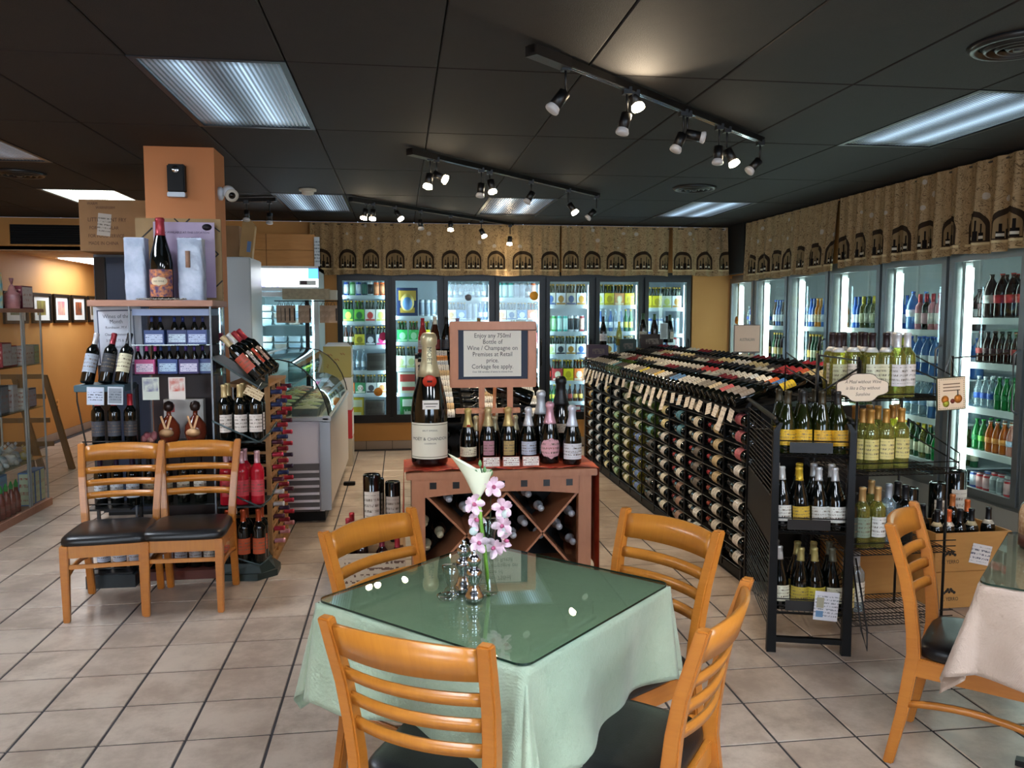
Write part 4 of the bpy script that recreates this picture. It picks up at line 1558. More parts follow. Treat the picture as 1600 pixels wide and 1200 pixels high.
def slab(x0, z0, x1, z1, th=.012):
    d = Vector((x1 - x0, 0, z1 - z0))
    n_ = Vector((-d.z, 0, d.x)).normalized() * th / 2
    g_ = G()
    a_, b_ = Vector((x0, 0, z0)), Vector((x1, 0, z1))
    g_.loft([[tuple(p + Vector((0, y, 0))) for p in (a_ - n_, b_ - n_, b_ + n_, a_ + n_)] for y in (FY0 + .03, FY1 - .03)])
    return g_


for (a, b, c, d) in ((.14, .60, .595, .13), (.595, .61, .14, .13), (.595, .61, 1.01, .13), (1.01, .60, .595, .13)):
    slab(a, b, c, d).obj('divider', CHERRY, t)

# red cloth under the bottles
RED = noisy('red_orange_silk', '#a8261a', '#c4542e', 14, .42, .3)
g = G()
rr = random.Random(5)


def redc(a, b):
    x = FX0 - .04 + (FX1 - FX0 + .08) * a
    y = FY0 - .018 + (.43) * b
    yy = y + (.12 * max(0, sin(a * pi)) if b < .05 else 0)
    z = FZ + .003 + .004 * (1 + sin(30 * a + 6 * b)) * (1 if b < .5 else .3)
    return (x, yy, z)


g.sheet(redc, 60, 14)
for s_, xs in ((-1, FX0 - .036), (1, FX1 + .036)):
    ln = .30 if s_ < 0 else .62

    def hang(a, b, s_=s_, xs=xs, ln=ln):
        return (xs + s_ * (.004 + .006 * (1 + sin(a * 16)) * b), FY0 - .018 + .43 * a * (1 - .2 * b), FZ + .005 - ln * b - .03 * b * sin(a * 7))
    g.sheet(hang, 26, 12)
g.obj('red_runner', RED, None, None, label='red and orange patterned cloth draped over the cherry wood cabinet', cat='cloth')

# easel with framed notice
t = T('easel_sign', 'copper brown framed notice on an easel standing on the wine cabinet', 'sign')
ey = 4.885
CP = wood('copper_frame', '#c8804f', '#b46e42', .4, (20, 6, 6), .1)
g = G()
for b in ((.293, .812, 1.535, 1.585), (.293, .812, 1.190, 1.240)):
    g.box(b[0], b[1], ey - .012, ey + .012, b[2], b[3])
for b in ((.293, .343), (.762, .812)):
    g.box(b[0], b[1], ey - .012, ey + .012, 1.24, 1.535)
g.obj('frame', CP, t, bevel=.004)
G().box(.343, .762, ey - .002, ey + .008, 1.24, 1.535).obj('navy_backing', mat('#1b2438', .6), t)
pn = G().box(.375, .722, ey - .004, ey - .002, 1.256, 1.530).obj('paper', CREAM, t)
rows = [('Enjoy any 750ml', 1.500, .038), ('Bottle of', 1.463, .038), ('Wine / Champagne on', 1.426, .038), ('Premises at Retail', 1.389, .038), ('price.', 1.352, .038), ('Corkage fee apply.', 1.315, .038),
        ('Over 500 varieties of wines to choose from', 1.284, .0155)]
for s_, z, sz in rows:
    text('lettering', s_, sz, Matrix.Translation((.5485, ey - .0045, z)) @ FRONT, pn, mat('#3a332c', .8), sx=.88)
for x in (.468, .640):
    G().box(x, x + .034, ey + .012, ey + .03, FZ + .006, 1.26).obj('leg', CP, t)
G().box(.325, .715, ey - .02, ey + .012, 1.035, 1.065).obj('ledge', CP, t, bevel=.003)
G().tube([(.565, ey + .02, 1.20), (.565, ey + .13, FZ + .01)], .010, 6).obj('rear_prop', CP, t)

# sparkling bottles on the cabinet
BZ = FZ + .012


def cardlet(x, y, z, label, w=.07, h=.05, tilt=.25, group='price cards on the wine cabinet', ink='#8a4a4a'):
    t_ = T('price_card', label, 'card', Matrix.Translation((x, y, z)) @ Matrix.Rotation(-tilt, 4, 'X'), group)
    G().box(-w / 2, w / 2, -.0015, .0015, 0, h).obj('card', mat('#b86a52', .6), t_)
    G().box(-w / 2 + .003, w / 2 - .003, -.0022, -.0015, .003, h - .003).obj('face', print_mat('#ece4d6', ink, .6, 4, .5), t_)
    return t_


big = bottle('champagne', WINE, None, None, 40, name='giant_champagne_bottle')
sB = .765 / .317
Mb = Matrix.Translation((.165, 4.77, BZ)) @ Matrix.Scale(sB, 4)
o = inst(big, Mb, 'giant champagne bottle with cream label and gold neck at left on the cabinet', 'bottle')
GOLDF = mat('#c9bd96', .35, .45, 'pale_gold_foil')
g = G().lathe([(rad_at('champagne', z) + .001, z) for z in (.212, .23, .25, .27, .285, .29, .305, .314, .317)], 40)
neck = g.obj('gold_neck_foil', GOLDF, o)
g = G().patch(.0447, .018, .104, 72, 20)
lb = g.obj('paper_label', mat('#ddd5bd', .55), o)
G().patch(.0449, .022, .0235, 70, 20).patch(.0449, .0985, .100, 70, 20).obj('label_border', mat('#6b6a4c', .5), lb)


def bent_text(body, size, r, zc, parent, m, sx=1.0, name='lettering', vertical=False, M0=None):
    me = text_mesh(body, size)
    me.name = name
    for v in me.vertices:
        x, y = v.co.x * sx, v.co.y
        if vertical:
            x, y = y, -v.co.x * sx
        rr_ = r(zc + y) if callable(r) else r
        a_ = -pi / 2 + x / rr_
        v.co = (rr_ * cos(a_), rr_ * sin(a_), zc + y)
    me.materials.clear()
    me.materials.append(m)
    return ob(name, me, parent)


INKG = mat('#5a5648', .7)
bent_text('MOËT & CHANDON', .0105, .0452, .066, lb, mat('#3c3a34', .7), 1.0)
bent_text('BRUT IMPERIAL', .0055, .0452, .086, lb, INKG, 1.0)
bent_text('CHAMPAGNE', .0048, .0452, .055, lb, INKG, 1.0)
bent_text('MOËT', .016, lambda z: rad_at('champagne', max(.2, min(.315, z))) + .0018, .262, neck, mat('#4a463a', .6), 1.0, vertical=True)
seal = G().lathe([(.0165, 0), (.0165, .0015), (0, .002)], 24, 0, Matrix.Translation((0, -.0365, .203)) @ Matrix.Rotation(pi / 2 + .42, 4, 'X')).obj('red_seal', mat('#d8402a', .45), o)
G().box(-.006, .006, -.0004, 0, -.004, .004).obj('seal_emblem', mat('#4a1410', .6), seal, Matrix.Translation((0, -.0395, .204)) @ Matrix.Rotation(-.42, 4, 'X'))
tg = G().box(-.0195, .0195, -.0008, 0, -.0105, .0105, 0, Matrix.Translation((.002, -.046, .148))).obj('price_note', mat('#e8dfd2', .6), o)
G().box(-.0165, .0165, -.0012, -.0008, .001, .0035, 0, Matrix.Translation((.002, -.046, .148))).obj('print_line', INKG, tg)
G().box(-.012, .012, -.0012, -.0008, -.005, -.0035, 0, Matrix.Translation((.002, -.046, .148))).obj('print_line', INKG, tg)

CHs = [
    (.398, 4.86, .98, 'champagne', WINE, '#c9b36c', '#d9cfae', dict(lz=(.028, .085)), 'small champagne bottle with gold foil, first in the front row of the cabinet'),
    (.517, 4.85, 1.0, 'champagne', WINE, '#cdb884', '#b8838a', dict(lz=(.035, .12), half=38), 'champagne bottle with gold foil and pink label in the front row'),
    (.637, 4.84, 1.0, 'champagne', WINE, '#cdb070', '#b99a5c', dict(lz=(.035, .12), half=38), 'champagne bottle with gold foil and gold label in the front row'),
    (.758, 4.83, 1.0, 'champagne', WINE, '#d3d3d6', '#c9cbd6', dict(lz=(.035, .115), half=60), 'champagne bottle with silver foil and pale grey label in the front row'),
    (.868, 4.72, 1.13, 'champagne', WINE, '#d9a3ae', '#dba2a6', dict(lz=(.025, .135), half=70, oval=True), 'champagne bottle with pink foil and pink oval label'),
    (.990, 4.66, 1.08, 'champagne', WINE, '#cfd2dc', '#d9d5d6', dict(lz=(.03, .115), half=70), 'champagne bottle with white foil and white label at the front right'),
    (.855, 4.95, 1.28, 'champagne', WINE, '#c3c8ce', None, {}, 'tall silver foiled champagne bottle behind the pink one'),
    (.975, 4.93, 1.55, 'champagne', WINE, '#19191b', '#c7bca8', dict(lz=(.10, .135), half=45), 'very tall black foiled champagne bottle at the back right of the cabinet'),
    (.455, 4.95, .80, 'champagne', WINE, '#c3b98f', None, {}, 'champagne bottle with pale foil behind the left gold bottles'),
    (.570, 4.95, .80, 'champagne', WINE, '#b9b08c', None, {}, 'champagne bottle with pale foil behind the easel ledge middle'),
    (.695, 4.95, .80, 'champagne', WINE, '#c9c19c', None, {}, 'champagne bottle with pale foil behind, right of the easel leg'),
]
for (x, y, s_, k, gl, cp, lb_, kw, lab_) in CHs:
    o = inst(bottle(k, gl, cp, lb_, 20, name='champagne_bottle', **kw), Matrix.Translation((x, y, BZ)) @ Matrix.Diagonal((s_ * 1.16, s_ * 1.16, s_, 1)), lab_, 'bottle', 'sparkling wines on the wine cabinet')
    if cp == '#c9b36c':
        G().lathe([(.010, 0), (.010, .0015), (0, .002)], 16, 0, Matrix.Translation((0, -.0275, .212)) @ Matrix.Rotation(pi / 2 + .35, 4, 'X')).obj('red_seal', mat('#c8321f', .45), o)
    if cp == '#d9a3ae':
        bent_text('Love & Charm', .0105, .0455, .082, o, mat('#b03a3a', .6), .8)
    if cp == '#cfd2dc':
        bent_text('CHAMPAGNE', .0085, .0455, .065, o, mat('#6a6266', .6), .9)
        bent_text('O', .016, .0455, .092, o, mat('#4a3a3a', .6), .7)
for q, x in enumerate((.513, .628, .742)):
    cardlet(x, 4.625, BZ - .002, 'white price card with red border, %s from left on the cabinet front edge' % nth(q + 1), .098, .056)
# bottles lying in the bins, foil ends to the room
fo = [(.268, .56), (.36, .50), (.595, .47), (.565, .385), (.64, .335), (.728, .575), (.802, .49), (.706, .405), (.985, .453), (.911, .377), (.994, .284), (.127, .424), (.216, .354), (.14, .284), (.80, .33), (.45, .42)]
for q, (x, z) in enumerate(fo):
    cp = '#cfc9a8' if x < .22 else '#c9ced6'
    o = inst(bottle('champagne', WINE, cp, None, 14, name='champagne_bottle'), axis_m((x, 4.94, z), (0, -1, .04), (0, 0, 1)),
             '%s foil capped bottle lying in the cabinet bins, %s highest' % ('pale gold' if x < .22 else 'silver', nth(1 + sorted([(p[1], p[0]) for p in fo], reverse=True).index((z, x)))), 'bottle', 'bottles lying in the cabinet bins')

# ------------------------------------------------------------------ long island wine rack
def wires(g, p0, p1, q0, q1, n, r=.0022):
    """n straight wires spread between segment p0-p1 and segment q0-q1"""
    p0, p1, q0, q1 = map(Vector, (p0, p1, q0, q1))
    for k in range(n):
        t_ = k / max(1, n - 1)
        g.tube([tuple(p0.lerp(q0, t_)), tuple(p1.lerp(q1, t_))], r, 4, smooth=False)
    return g


WX, WY0, WY1 = 2.0, 4.60, 8.83
t = T('wine_rack', 'long black island wine rack running back towards the coolers', 'wine rack')
G().box(WX + .115, 2.80, WY0 + .02, WY1, .06, 1.05).obj('core_panel', mat('#0b0a0a', .7), t)
G().box(WX + .02, 2.82, WY1, WY1 + .04, 0, 1.17).obj('wooden_end_panel', wood('brown_end_wood', '#6b4a2c', '#55381f', .6, (20, 20, 5), 0), t)
G().box(WX + .12, 2.82, WY0 - .005, WY0 + .02, .04, 1.08).obj('near_end_panel', BLACK, t)
G().box(WX + .05, 2.78, WY0 + .05, WY1 - .05, 0, .06).obj('plinth', BLACK, t)
G().loft([[(WX - .01, WY0, 1.045), (WX - .01, WY1, 1.045), (WX - .01, WY1, 1.06), (WX - .01, WY0, 1.06)],
          [(2.85, WY0, 1.21), (2.85, WY1, 1.21), (2.85, WY1, 1.225), (2.85, WY0, 1.225)]]).obj('sloping_deck', BLACK, t)
NCOL = 12
CP_ = (WY1 - WY0) / NCOL
for i in range(NCOL + 1):
    g = G().box(WX + .01, WX + .02, WY0 + CP_ * i - .070, WY0 + CP_ * i - .058, .05, 1.06)
    g.obj('upright', BLACKMET, t)
g = G()
ROWZ = [.995 - .106 * k for k in range(9)]
for z in ROWZ:
    wires(g, (WX + .085, WY0, z - .035), (WX + .085, WY1, z - .035), (WX + .012, WY0, z - .046), (WX + .012, WY1, z - .046), 2, .003)
g.obj('shelf_wires', BLACKMET, t, kind='stuff')

# columns near to far: list of (rows, glass, cap, label, label ink, words)
W_, R_, GR_ = WINE, WINER, GREENG
COLS = [
    [(3, W_, '#17171a', '#c0616a', 'rose red label'), (6, W_, '#17171a', '#d8d4cc', 'white label')],
    [(5, W_, '#a8343a', '#c9b083', 'tan label'), (4, W_, '#a04a3a', '#ddd8cc', 'pale label')],
    [(3, W_, '#b9b5a4', '#ddd0b8', 'cream label'), (3, W_, '#a8343a', '#5a5048', 'brown label'), (3, W_, '#c9c6bc', '#e0dcd2', 'white label')],
    [(3, W_, '#15222a', '#3f7f92', 'teal label'), (3, W_, '#a83a3c', '#d8d0c0', 'beige label'), (3, W_, '#7a2c30', '#8c6a58', 'brown label')],
    [(3, W_, '#1a1a1a', '#cfc08c', 'gold label'), (3, W_, '#d0ccc0', '#c8c4c0', 'grey label'), (3, W_, '#d8d4c8', '#d8d2c0', 'white label')],
    [(2, GR_, '#5a7a3c', '#dcd8c4', 'cream label'), (2, GR_, '#4a6a38', '#5a9aa0', 'teal label'), (5, W_, '#202022', '#3c3c3a', 'black label')],
    [(4, GR_, '#7a8a4c', '#d8d6c0', 'white label'), (5, YELG, '#3a5aa0', '#4f6fae', 'blue label')],
    [(2, GR_, '#5a6a3c', '#c8c8b0', 'pale label'), (7, YELG, '#b8bcc8', '#e2dfc8', 'cream label')],
    [(3, W_, '#3c3c40', '#c8c6c2', 'pale grey label'), (6, GR_, '#d0ccc0', '#9cc096', 'mint label')],
    [(3, W_, '#202022', '#c9b06a', 'gold label'), (6, W_, '#202022', '#d6cc9c', 'straw label')],
    [(9, W_, '#2a2a2c', '#c9ccd6', 'silver white label')],
    [(5, W_, '#8a6a3a', '#b8954c', 'amber label'), (4, W_, '#2a2a2c', '#cfd2d8', 'white label')],
]
for i, segs in enumerate(COLS):
    r = 0
    for (n_, gl, cp, lb_, wd) in segs:
        pr = bottle('bordeaux', gl, cp, lb_, 14, half=78)
        for q in range(n_):
            if r >= 9:
                break
            z = ROWZ[r]
            y = WY0 + CP_ * i - .045
            M = axis_m((WX + .035 + random.uniform(-.004, .004), y, z), (.03, 1, .02), (1, 0, -.35 + random.uniform(-.25, .25)))
            inst(pr, M, 'lying wine bottle with %s, %s row down, %s stack from near end' % (wd, nth(r + 1), nth(i + 1)), 'bottle', 'wine bottles on the side of the long rack')
            r += 1
TOPL = ['#d8d3c6', '#e0dccf', '#cfc2a0', '#bfb9ad', '#2b2b2e', '#5a4a3a', '#c9b98a', '#d9c7a0', '#8a8478', '#e6e2da']
SPEC = {(0, 0): '#7d7672', (0, 1): '#7d7672', (0, 2): '#857e78', (0, 3): '#b8505a', (0, 5): '#cdbb9a', (0, 8): '#e0d6c2', (0, 12): '#4f86b8', (0, 13): '#4f86b8', (0, 17): '#d9b45c', (0, 21): '#d8c23c', (0, 30): '#5f97a6',
        (1, 0): '#d8b81e', (1, 1): '#3a78c0', (1, 2): '#d8662a', (1, 5): '#d8e0e4', (1, 12): '#c03038', (1, 13): '#c03038', (2, 3): '#c8542c', (2, 4): '#b8303a', (2, 5): '#b8303a', (2, 6): '#b8343a',
        (1, 14): '#b8343a', (1, 32): '#8a2c3c', (1, 33): '#8a2c3c', (2, 33): '#7a2c3c'}
NT = 42
far_deck = []
rows_w = ['lower edge', 'middle', 'upper']
for r in range(3):
    for k in range(NT):
        y = WY0 + .05 + (WY1 - WY0 - .08) * (k + .5) / NT
        lb_ = SPEC.get((r, k)) or TOPL[(k // 3 * 7 + r * 3 + (k // 3) ** 2) % len(TOPL)]
        cp = lb_ if (r, k) in SPEC and r == 2 else ['#1b1b1d', '#1b1b1d', '#7a1c26', '#c8c2b0'][(k // 3 + r) % 4]
        gl = GREENG if 27 <= k <= 31 and r == 0 else WINE
        pr = bottle('bordeaux', gl, cp, lb_, 10, half=80)
        x0 = WX - .015 + .255 * r
        z0 = 1.100 + .050 * r
        M = axis_m((x0, y, z0), (1, random.uniform(-.05, .05), .37), (-.2, random.uniform(-.3, .3), -1))
        tone = {'#2b2b2e': 'black', '#5a4a3a': 'brown', '#b8505a': 'rose', '#4f86b8': 'blue', '#3a78c0': 'bright blue', '#d8662a': 'orange', '#c03038': 'red', '#b8303a': 'red', '#b8343a': 'red',
                '#5f97a6': 'teal', '#d8b81e': 'yellow', '#d8c23c': 'yellow', '#8a8478': 'grey', '#7d7672': 'grey', '#857e78': 'grey', '#8a2c3c': 'maroon', '#7a2c3c': 'maroon', '#c8542c': 'orange'}.get(lb_, 'pale')
        if (r == 2 and k >= 18) or (r == 1 and k >= 30):
            far_deck.append((pr, M))
            continue
        inst(pr, M, 'wine bottle, %s label, %s row on sloping deck, %s from near end' % (tone, rows_w[r], nth(k + 1)), 'bottle', 'wine bottles on top of the long rack')
def join(items, name, label, cat, group=None, parent=None):
    """the farthest bottles, too small to pick apart singly: one object"""
    g_ = G()
    mats = []

    def put(me, M_):
        for m_ in me.materials:
            if m_ not in mats:
                mats.append(m_)
        b_ = len(g_.v)
        g_.v += [tuple(M_ @ v.co) for v in me.vertices]
        for p_ in me.polygons:
            g_.f.append([b_ + i_ for i_ in p_.vertices])
            g_.m.append(mats.index(me.materials[p_.material_index]))
            g_.sm.append(p_.use_smooth)
    for pr_, M_ in items:
        put(pr_[1], M_)
        for k_ in pr_[2]:
            put(k_[1], M_ @ k_[2])
    return g_.obj(name, mats, parent, None, label=label, cat=cat, group=group, kind='stuff')


join(far_deck, 'far_wine_bottles', 'mass of small lying wine bottles on the far upper part of the long rack', 'bottles')
TAGY = [4.70, 4.82, 4.94, 5.07, 5.22, 5.36, 5.47, 5.62, 5.78, 5.95, 6.06, 6.24, 6.38, 6.55, 6.85, 7.12, 7.3, 7.55, 7.7, 7.86, 8.0, 8.14, 8.28, 8.42, 8.56, 8.7]
for k, y in enumerate(TAGY):
    long_ = k in (1, 9, 11, 12, 14, 18, 20, 22, 23, 25)
    h = .15 if long_ else .075
    M = Matrix.Translation((WX - .016, y, 1.055)) @ Matrix.Rotation(.28 + random.uniform(-.1, .1), 4, 'Y') @ Matrix.Rotation(random.uniform(-.25, .25), 4, 'X')
    G().box(-.001, .001, -.037, .037, -h, 0).obj('price_tag', print_mat('#dcd2c2', '#8a7a6c', .7, 4, .45), None, M,
                                                 label='%s white price tag on the long rack edge, %s from near end' % ('long' if long_ else 'short', nth(k + 1)), cat='price tag', group='price tags on the long rack')
# goods standing at the far end of the deck
for q, (x, y, w, h, c_, lb_) in enumerate(((2.10, 8.62, .22, .14, '#5a4a5a', 'purple flowered carton at the far left end of the long rack'), (2.42, 8.60, .18, .15, '#3c4a44', 'dark green carton on the far end of the long rack'),
                                           (2.68, 8.58, .24, .15, '#3a2622', 'dark brown carton on the far end of the long rack'))):
    t = T('wine_carton', lb_, 'box', L(x, y, 1.17 + .05 * q), 'cartons on the far end of the long rack')
    G().box(-w / 2, w / 2, -.06, .06, 0, h).obj('carton', mat(c_, .6), t)
    G().box(-w * .3, w * .3, -.0615, -.06, h * .3, h * .7).obj('printed_panel', noisy('panel_art%d' % q, c_, '#8a7a70', 40, .6), t)
for q, (x, z, gl, cp, lb2, s_) in enumerate(((2.16, 1.31, WINE, '#1b1b1d', '#d8d8da', 1), (2.33, 1.30, YELG, '#b8b03a', None, .85), (2.60, 1.33, WINE, '#2c4a2a', '#cfc9b8', 1.05), (2.72, 1.33, WINE, '#3c5a2a', None, 1.02), (2.90, 1.33, WINE, '#2c4a2a', '#cfc9b8', 1.0), (2.86, 1.33, WINE, '#1b1b1d', None, .95))):
    yy = 8.60 - .02 * (q % 2)
    inst(bottle('burgundy', gl, cp, lb2, 12), Matrix.Translation((x, yy, z)) @ Matrix.Scale(s_, 4), 'wine bottle standing on the far cartons, %s from left' % nth(q + 1), 'bottle', 'bottles standing on the far cartons')
t = T('card_holder', 'small silver framed card among the bottles at the rack far end', 'frame', L(2.80, 8.50, 1.37))
G().box(-.04, .04, -.006, .006, 0, .17).obj('frame', STEEL, t)
G().box(-.032, .032, -.008, -.006, .008, .162).obj('card', mat('#9aa0a0', .5), t)
t = T('region_sign', 'square pinkish beige sign reading Australian above the far wine bottles', 'sign', L(2.857, 6.5, 1.31))
G().box(-.115, .115, -.004, .004, 0, .235).obj('frame', mat('#6a5c5a', .4), t)
pc = G().box(-.108, .108, -.006, -.004, .012, .228).obj('card', mat('#dfbfa4', .6), t)
text('lettering', 'AUSTRALIAN', .036, Matrix.Translation((0, -.0065, .11)) @ FRONT, pc, mat('#8a7f74', .7), sx=.62)
G().tube([(0, .004, .12), (0, .01, -.06)], .005, 6).obj('stem', STEEL, t)

# ------------------------------------------------------------------ black wire end rack and its bottles
ML = L(1.765, 3.655, 0, -.285)
RW, RD, RH = .345, 1.02, 1.115
t = T('wire_rack', 'black metal grid-sided rack against the near end of the long rack', 'wine rack', ML)
for x in (0, RW):
    for y in (0, RD):
        G().loft([rect(x, y, 0, .022, .018), rect(x, y, RH - .04, .014, .014), rect(x + (.02 if x == 0 else -.02), y, RH, .008, .012)]).obj('post', BLACK, t)
    g = G()
    wires(g, (x, 0, .74), (x, RD, .74), (x, 0, 1.08), (x, RD, 1.08), 15, .003)
    wires(g, (x, 0, .09), (x, RD, .09), (x, 0, .50), (x, RD, .50), 18, .003)
    wires(g, (x, .1, .74), (x, .1, 1.08), (x, RD - .1, .74), (x, RD - .1, 1.08), 4, .003)
    g.obj('side_grid', BLACKMET, t)
    G().box(x - .004, x + .004, .01, RD - .01, .50, .74).obj('side_plate', BLACK, t)
    G().tube([(x, 0, RH), (x, .05, RH + .012), (x, RD - .05, RH + .012), (x, RD, RH)], .012, 6).obj('top_rail', BLACK, t)
G().box(0, RW, -.012, .012, .05, .075).obj('front_bar', BLACK, t)
for q, z in enumerate((.955, .585, .19)):
    g = G()
    wires(g, (0, .0, z), (0, .95, z), (RW, .0, z), (RW, .95, z), 14, .0025)
    wires(g, (0, 0, z), (RW, 0, z), (0, .95, z), (RW, .95, z), 3, .004)
    wires(g, (0, -.01, z + .01), (RW, -.01, z + .01), (0, -.01, z + .075), (RW, -.01, z + .075), 3, .003)
    s_ = g.obj('shelf', BLACKMET, t)
    G().box(.06, RW - .09, -.016, -.012, z + .02, z + .07).obj('label_holder', mat('#1c1a19', .4), s_)
    for k in range(4):
        for d in range(2):
            yl = ['#d8a81e', '#d8a81e', '#d9a426', '#c8981c'] if q == 0 else (['#e0ddd2', '#d8b23a', '#c9c6bc', '#e2dfd4'] if q == 1 else ['#d8d4bc', '#b9a23c', '#c9b83c', '#d8d4bc'])
            cp = ['#3a3322', '#2c2a28', '#3a3322', '#2c2a28'] if q == 0 else (['#c9c8c4', '#c9a428', '#b9b9b9', '#d3d3d3'] if q == 1 else ['#c9c8c4', '#a89a60', '#a89a60', '#5a5a4c'])
            if k == 3 and d == 0:
                pass
            pr = bottle('burgundy', WINE if q != 0 else mat('#1a2008', .08), cp[k], yl[k], 12)
            x = .05 + .085 * k
            y = .06 + .11 * d
            M = ML @ Matrix.Translation((x, y, z + .006)) @ Matrix.Rotation(random.uniform(-.14, -.05), 4, 'X') @ Matrix.Rotation(random.uniform(-.05, .05), 4, 'Y') @ Matrix.Rotation(random.uniform(-.4, .3), 4, 'Z') @ Matrix.Diagonal((1.06, 1.06, 1, 1))
            inst(pr, M, 'dark wine bottle, %s row of the grid-sided rack, %s from left, %s' % (['top', 'middle', 'bottom'][q], nth(k + 1), ['front', 'behind'][d]), 'bottle', 'bottles in the grid-sided rack')
M = ML @ Matrix.Translation((.24, -.03, .175)) @ Matrix.Rotation(.06, 4, 'Y')
t2 = T('leaflet', 'white leaflet with small photos hanging low on the grid-sided rack', 'leaflet', M)
G().box(-.055, .055, -.001, .001, 0, .14).obj('paper', print_mat('#d8dae0', '#8a9098', .6, 9, .5), t2)
G().box(-.045, -.012, -.0018, -.001, .06, .11).obj('photo', mat('#a9a48c', .6), t2)
G().box(-.045, -.012, -.0018, -.001, .015, .045).obj('photo', mat('#6a90b8', .6), t2)

# ------------------------------------------------------------------ second wire rack with white wines
QX0, QX1, QY0, QY1 = 2.22, 2.72, 3.74, 4.14
t = T('wire_rack', 'open black wire basket rack full of pale white wines', 'wine rack')
for x in (QX0, QX1):
    for y in (QY0, QY1):
        G().tube([(x, y, .02), (x, y, 1.42)], .007, 6).obj('post', BLACKMET, t)
G().tube([(QX0 - .01, QY0 - .02, .42), (QX0 - .02, QY0 - .14, .1), (QX0 - .005, QY0 - .17, .01), (QX0 + .01, QY0 - .14, .1), (QX0 + .01, QY0 - .02, .42)], .005, 6).obj('foot_loop', BLACKMET, t)
for q, (z, x0, x1) in enumerate(((1.205, 2.04, 2.74), (.835, 2.2, 2.76), (.435, 2.2, 2.76), (.075, 2.2, 2.76))):
    g = G()
    wires(g, (x0, QY0 - .03, z), (x0, QY1, z), (x1, QY0 - .03, z), (x1, QY1, z), 26, .0022)
    wires(g, (x0, QY0 - .03, z), (x1, QY0 - .03, z), (x0, QY1, z), (x1, QY1, z), 5, .003)
    wires(g, (x0, QY0 - .03, z + .03), (x1, QY0 - .03, z + .03), (x0, QY0 - .03, z + .06), (x1, QY0 - .03, z + .06), 2 if q else 1, .003)
    g.obj('wire_shelf', BLACKMET, t)
    if q < 2:
        g = G()
        for x in (x0, x1):
            g = G()
            g.tube([(x, QY0 - .03, z), (x, QY0 - .03, z + .10), (x, QY1, z + .22), (x, QY1, z)], .004, 5)
            g.tube([(x, QY0 - .03, z + .05), (x, QY1, z + .14)], .004, 5)
            g.obj('basket_side', BLACKMET, t)
g = G().tube([(2.0, QY0 - .02, 1.43), (2.0, QY0 - .02, 1.2)], .006, 6).tube([(2.0, QY0 - .02, 1.43), (QX0, QY0 - .02, 1.40), (QX0, QY0 - .02, 1.2)], .005, 6)
g.tube([(2.0, QY0 - .02, 1.24), (QX0, QY0 - .02, 1.37)], .005, 6)
g.obj('upper_frame', BLACKMET, t)
G().tube([(QX1, QY0, 1.41), (QX1 + .35, QY0 + .05, 1.43)], .004, 6).obj('side_arm', BLACKMET, t)


def onrow(px_, z, y, extra=''):
    """x where the bottle stands, from the rack's own front line"""
    d = F_PX
    x = 2.4
    for _ in range(10):
        v = Vector((x, y, z - EYE))
        r0 = Vector((cos(YAW), -sin(YAW), 0))
        fw = Vector((sin(YAW) * cos(PITCH), cos(YAW) * cos(PITCH), -sin(PITCH)))
        x += ((px_ - 800) / d - v.dot(r0) / v.dot(fw)) * y
    return x


WH = [
    (1.21, [(1300, 3.98, 'bordeaux', YELG, '#2a1c1e', '#e2d6c2'), (1317, 4.02, 'hock', YELG, '#2a1c1e', None), (1333, 3.90, 'hock', YELG, '#2a1c1e', '#e0cdb6'), (1345, 4.05, 'hock', YELG, '#2a1c1e', None),
            (1362, 3.84, 'hock', YELG, '#2a1c1e', '#dcd8b8'), (1384, 3.84, 'hock', YELG, '#2a1c1e', '#e2d8b0'), (1389, 4.03, 'hock', CLEARG, '#c6c8cc', None), (1399, 3.95, 'bordeaux', CLEARG, '#c6c8cc', '#d8cfc2'),
            (1417, 3.83, 'hock', YELG, '#cfcfd0', '#dccfc4'), (1310, 3.86, 'hock', YELG, '#2a1c1e', '#c8c49a'), (1350, 3.95, 'hock', YELG, '#2a1c1e', '#d8ccb0'), (1402, 3.8, 'hock', YELG, '#cfcfd0', '#d8cfc8')]),
    (.84, [(1336, 4.0, 'bordeaux', YELG, '#b07c3c', None), (1348, 3.86, 'bordeaux', YELG, '#b07c3c', '#d8c274'), (1358, 4.02, 'bordeaux', YELG, '#b07c3c', None), (1371, 3.98, 'bordeaux', YELG, '#b8843c', '#d8c274'),
           (1384, 3.84, 'bordeaux', YELG, '#b8843c', '#dcc880'), (1394, 4.0, 'bordeaux', YELG, '#b07c3c', None), (1408, 3.86, 'bordeaux', YELG, '#b8843c', '#d8c678'), (1360, 3.83, 'bordeaux', YELG, '#b8843c', '#d8c678'), (1400, 4.04, 'bordeaux', YELG, '#b07c3c', None)]),
    (.44, [(1328, 3.85, 'bordeaux', WINE, '#c8ccd0', '#3a4a44'), (1347, 3.84, 'bordeaux', YELG, '#b89058', '#8fa08a'), (1361, 4.0, 'bordeaux', YELG, '#b89058', None), (1371, 3.84, 'bordeaux', YELG, '#b89058', '#e6e4dc'),
           (1388, 3.9, 'bordeaux', CLEARG, '#9aa0a6', None), (1402, 3.95, 'bordeaux', WINE, '#17171a', None), (1414, 3.86, 'bordeaux', WINE, '#17171a', None)]),
    (.085, [(1322, 3.82, 'bordeaux', YELG, '#b9bdc2', '#d8cf8a'), (1338, 3.9, 'bordeaux', CLEARG, '#b9bdc2', '#e6e2d4')]),
]
lev = ['top basket', 'second shelf', 'third shelf', 'lowest shelf']
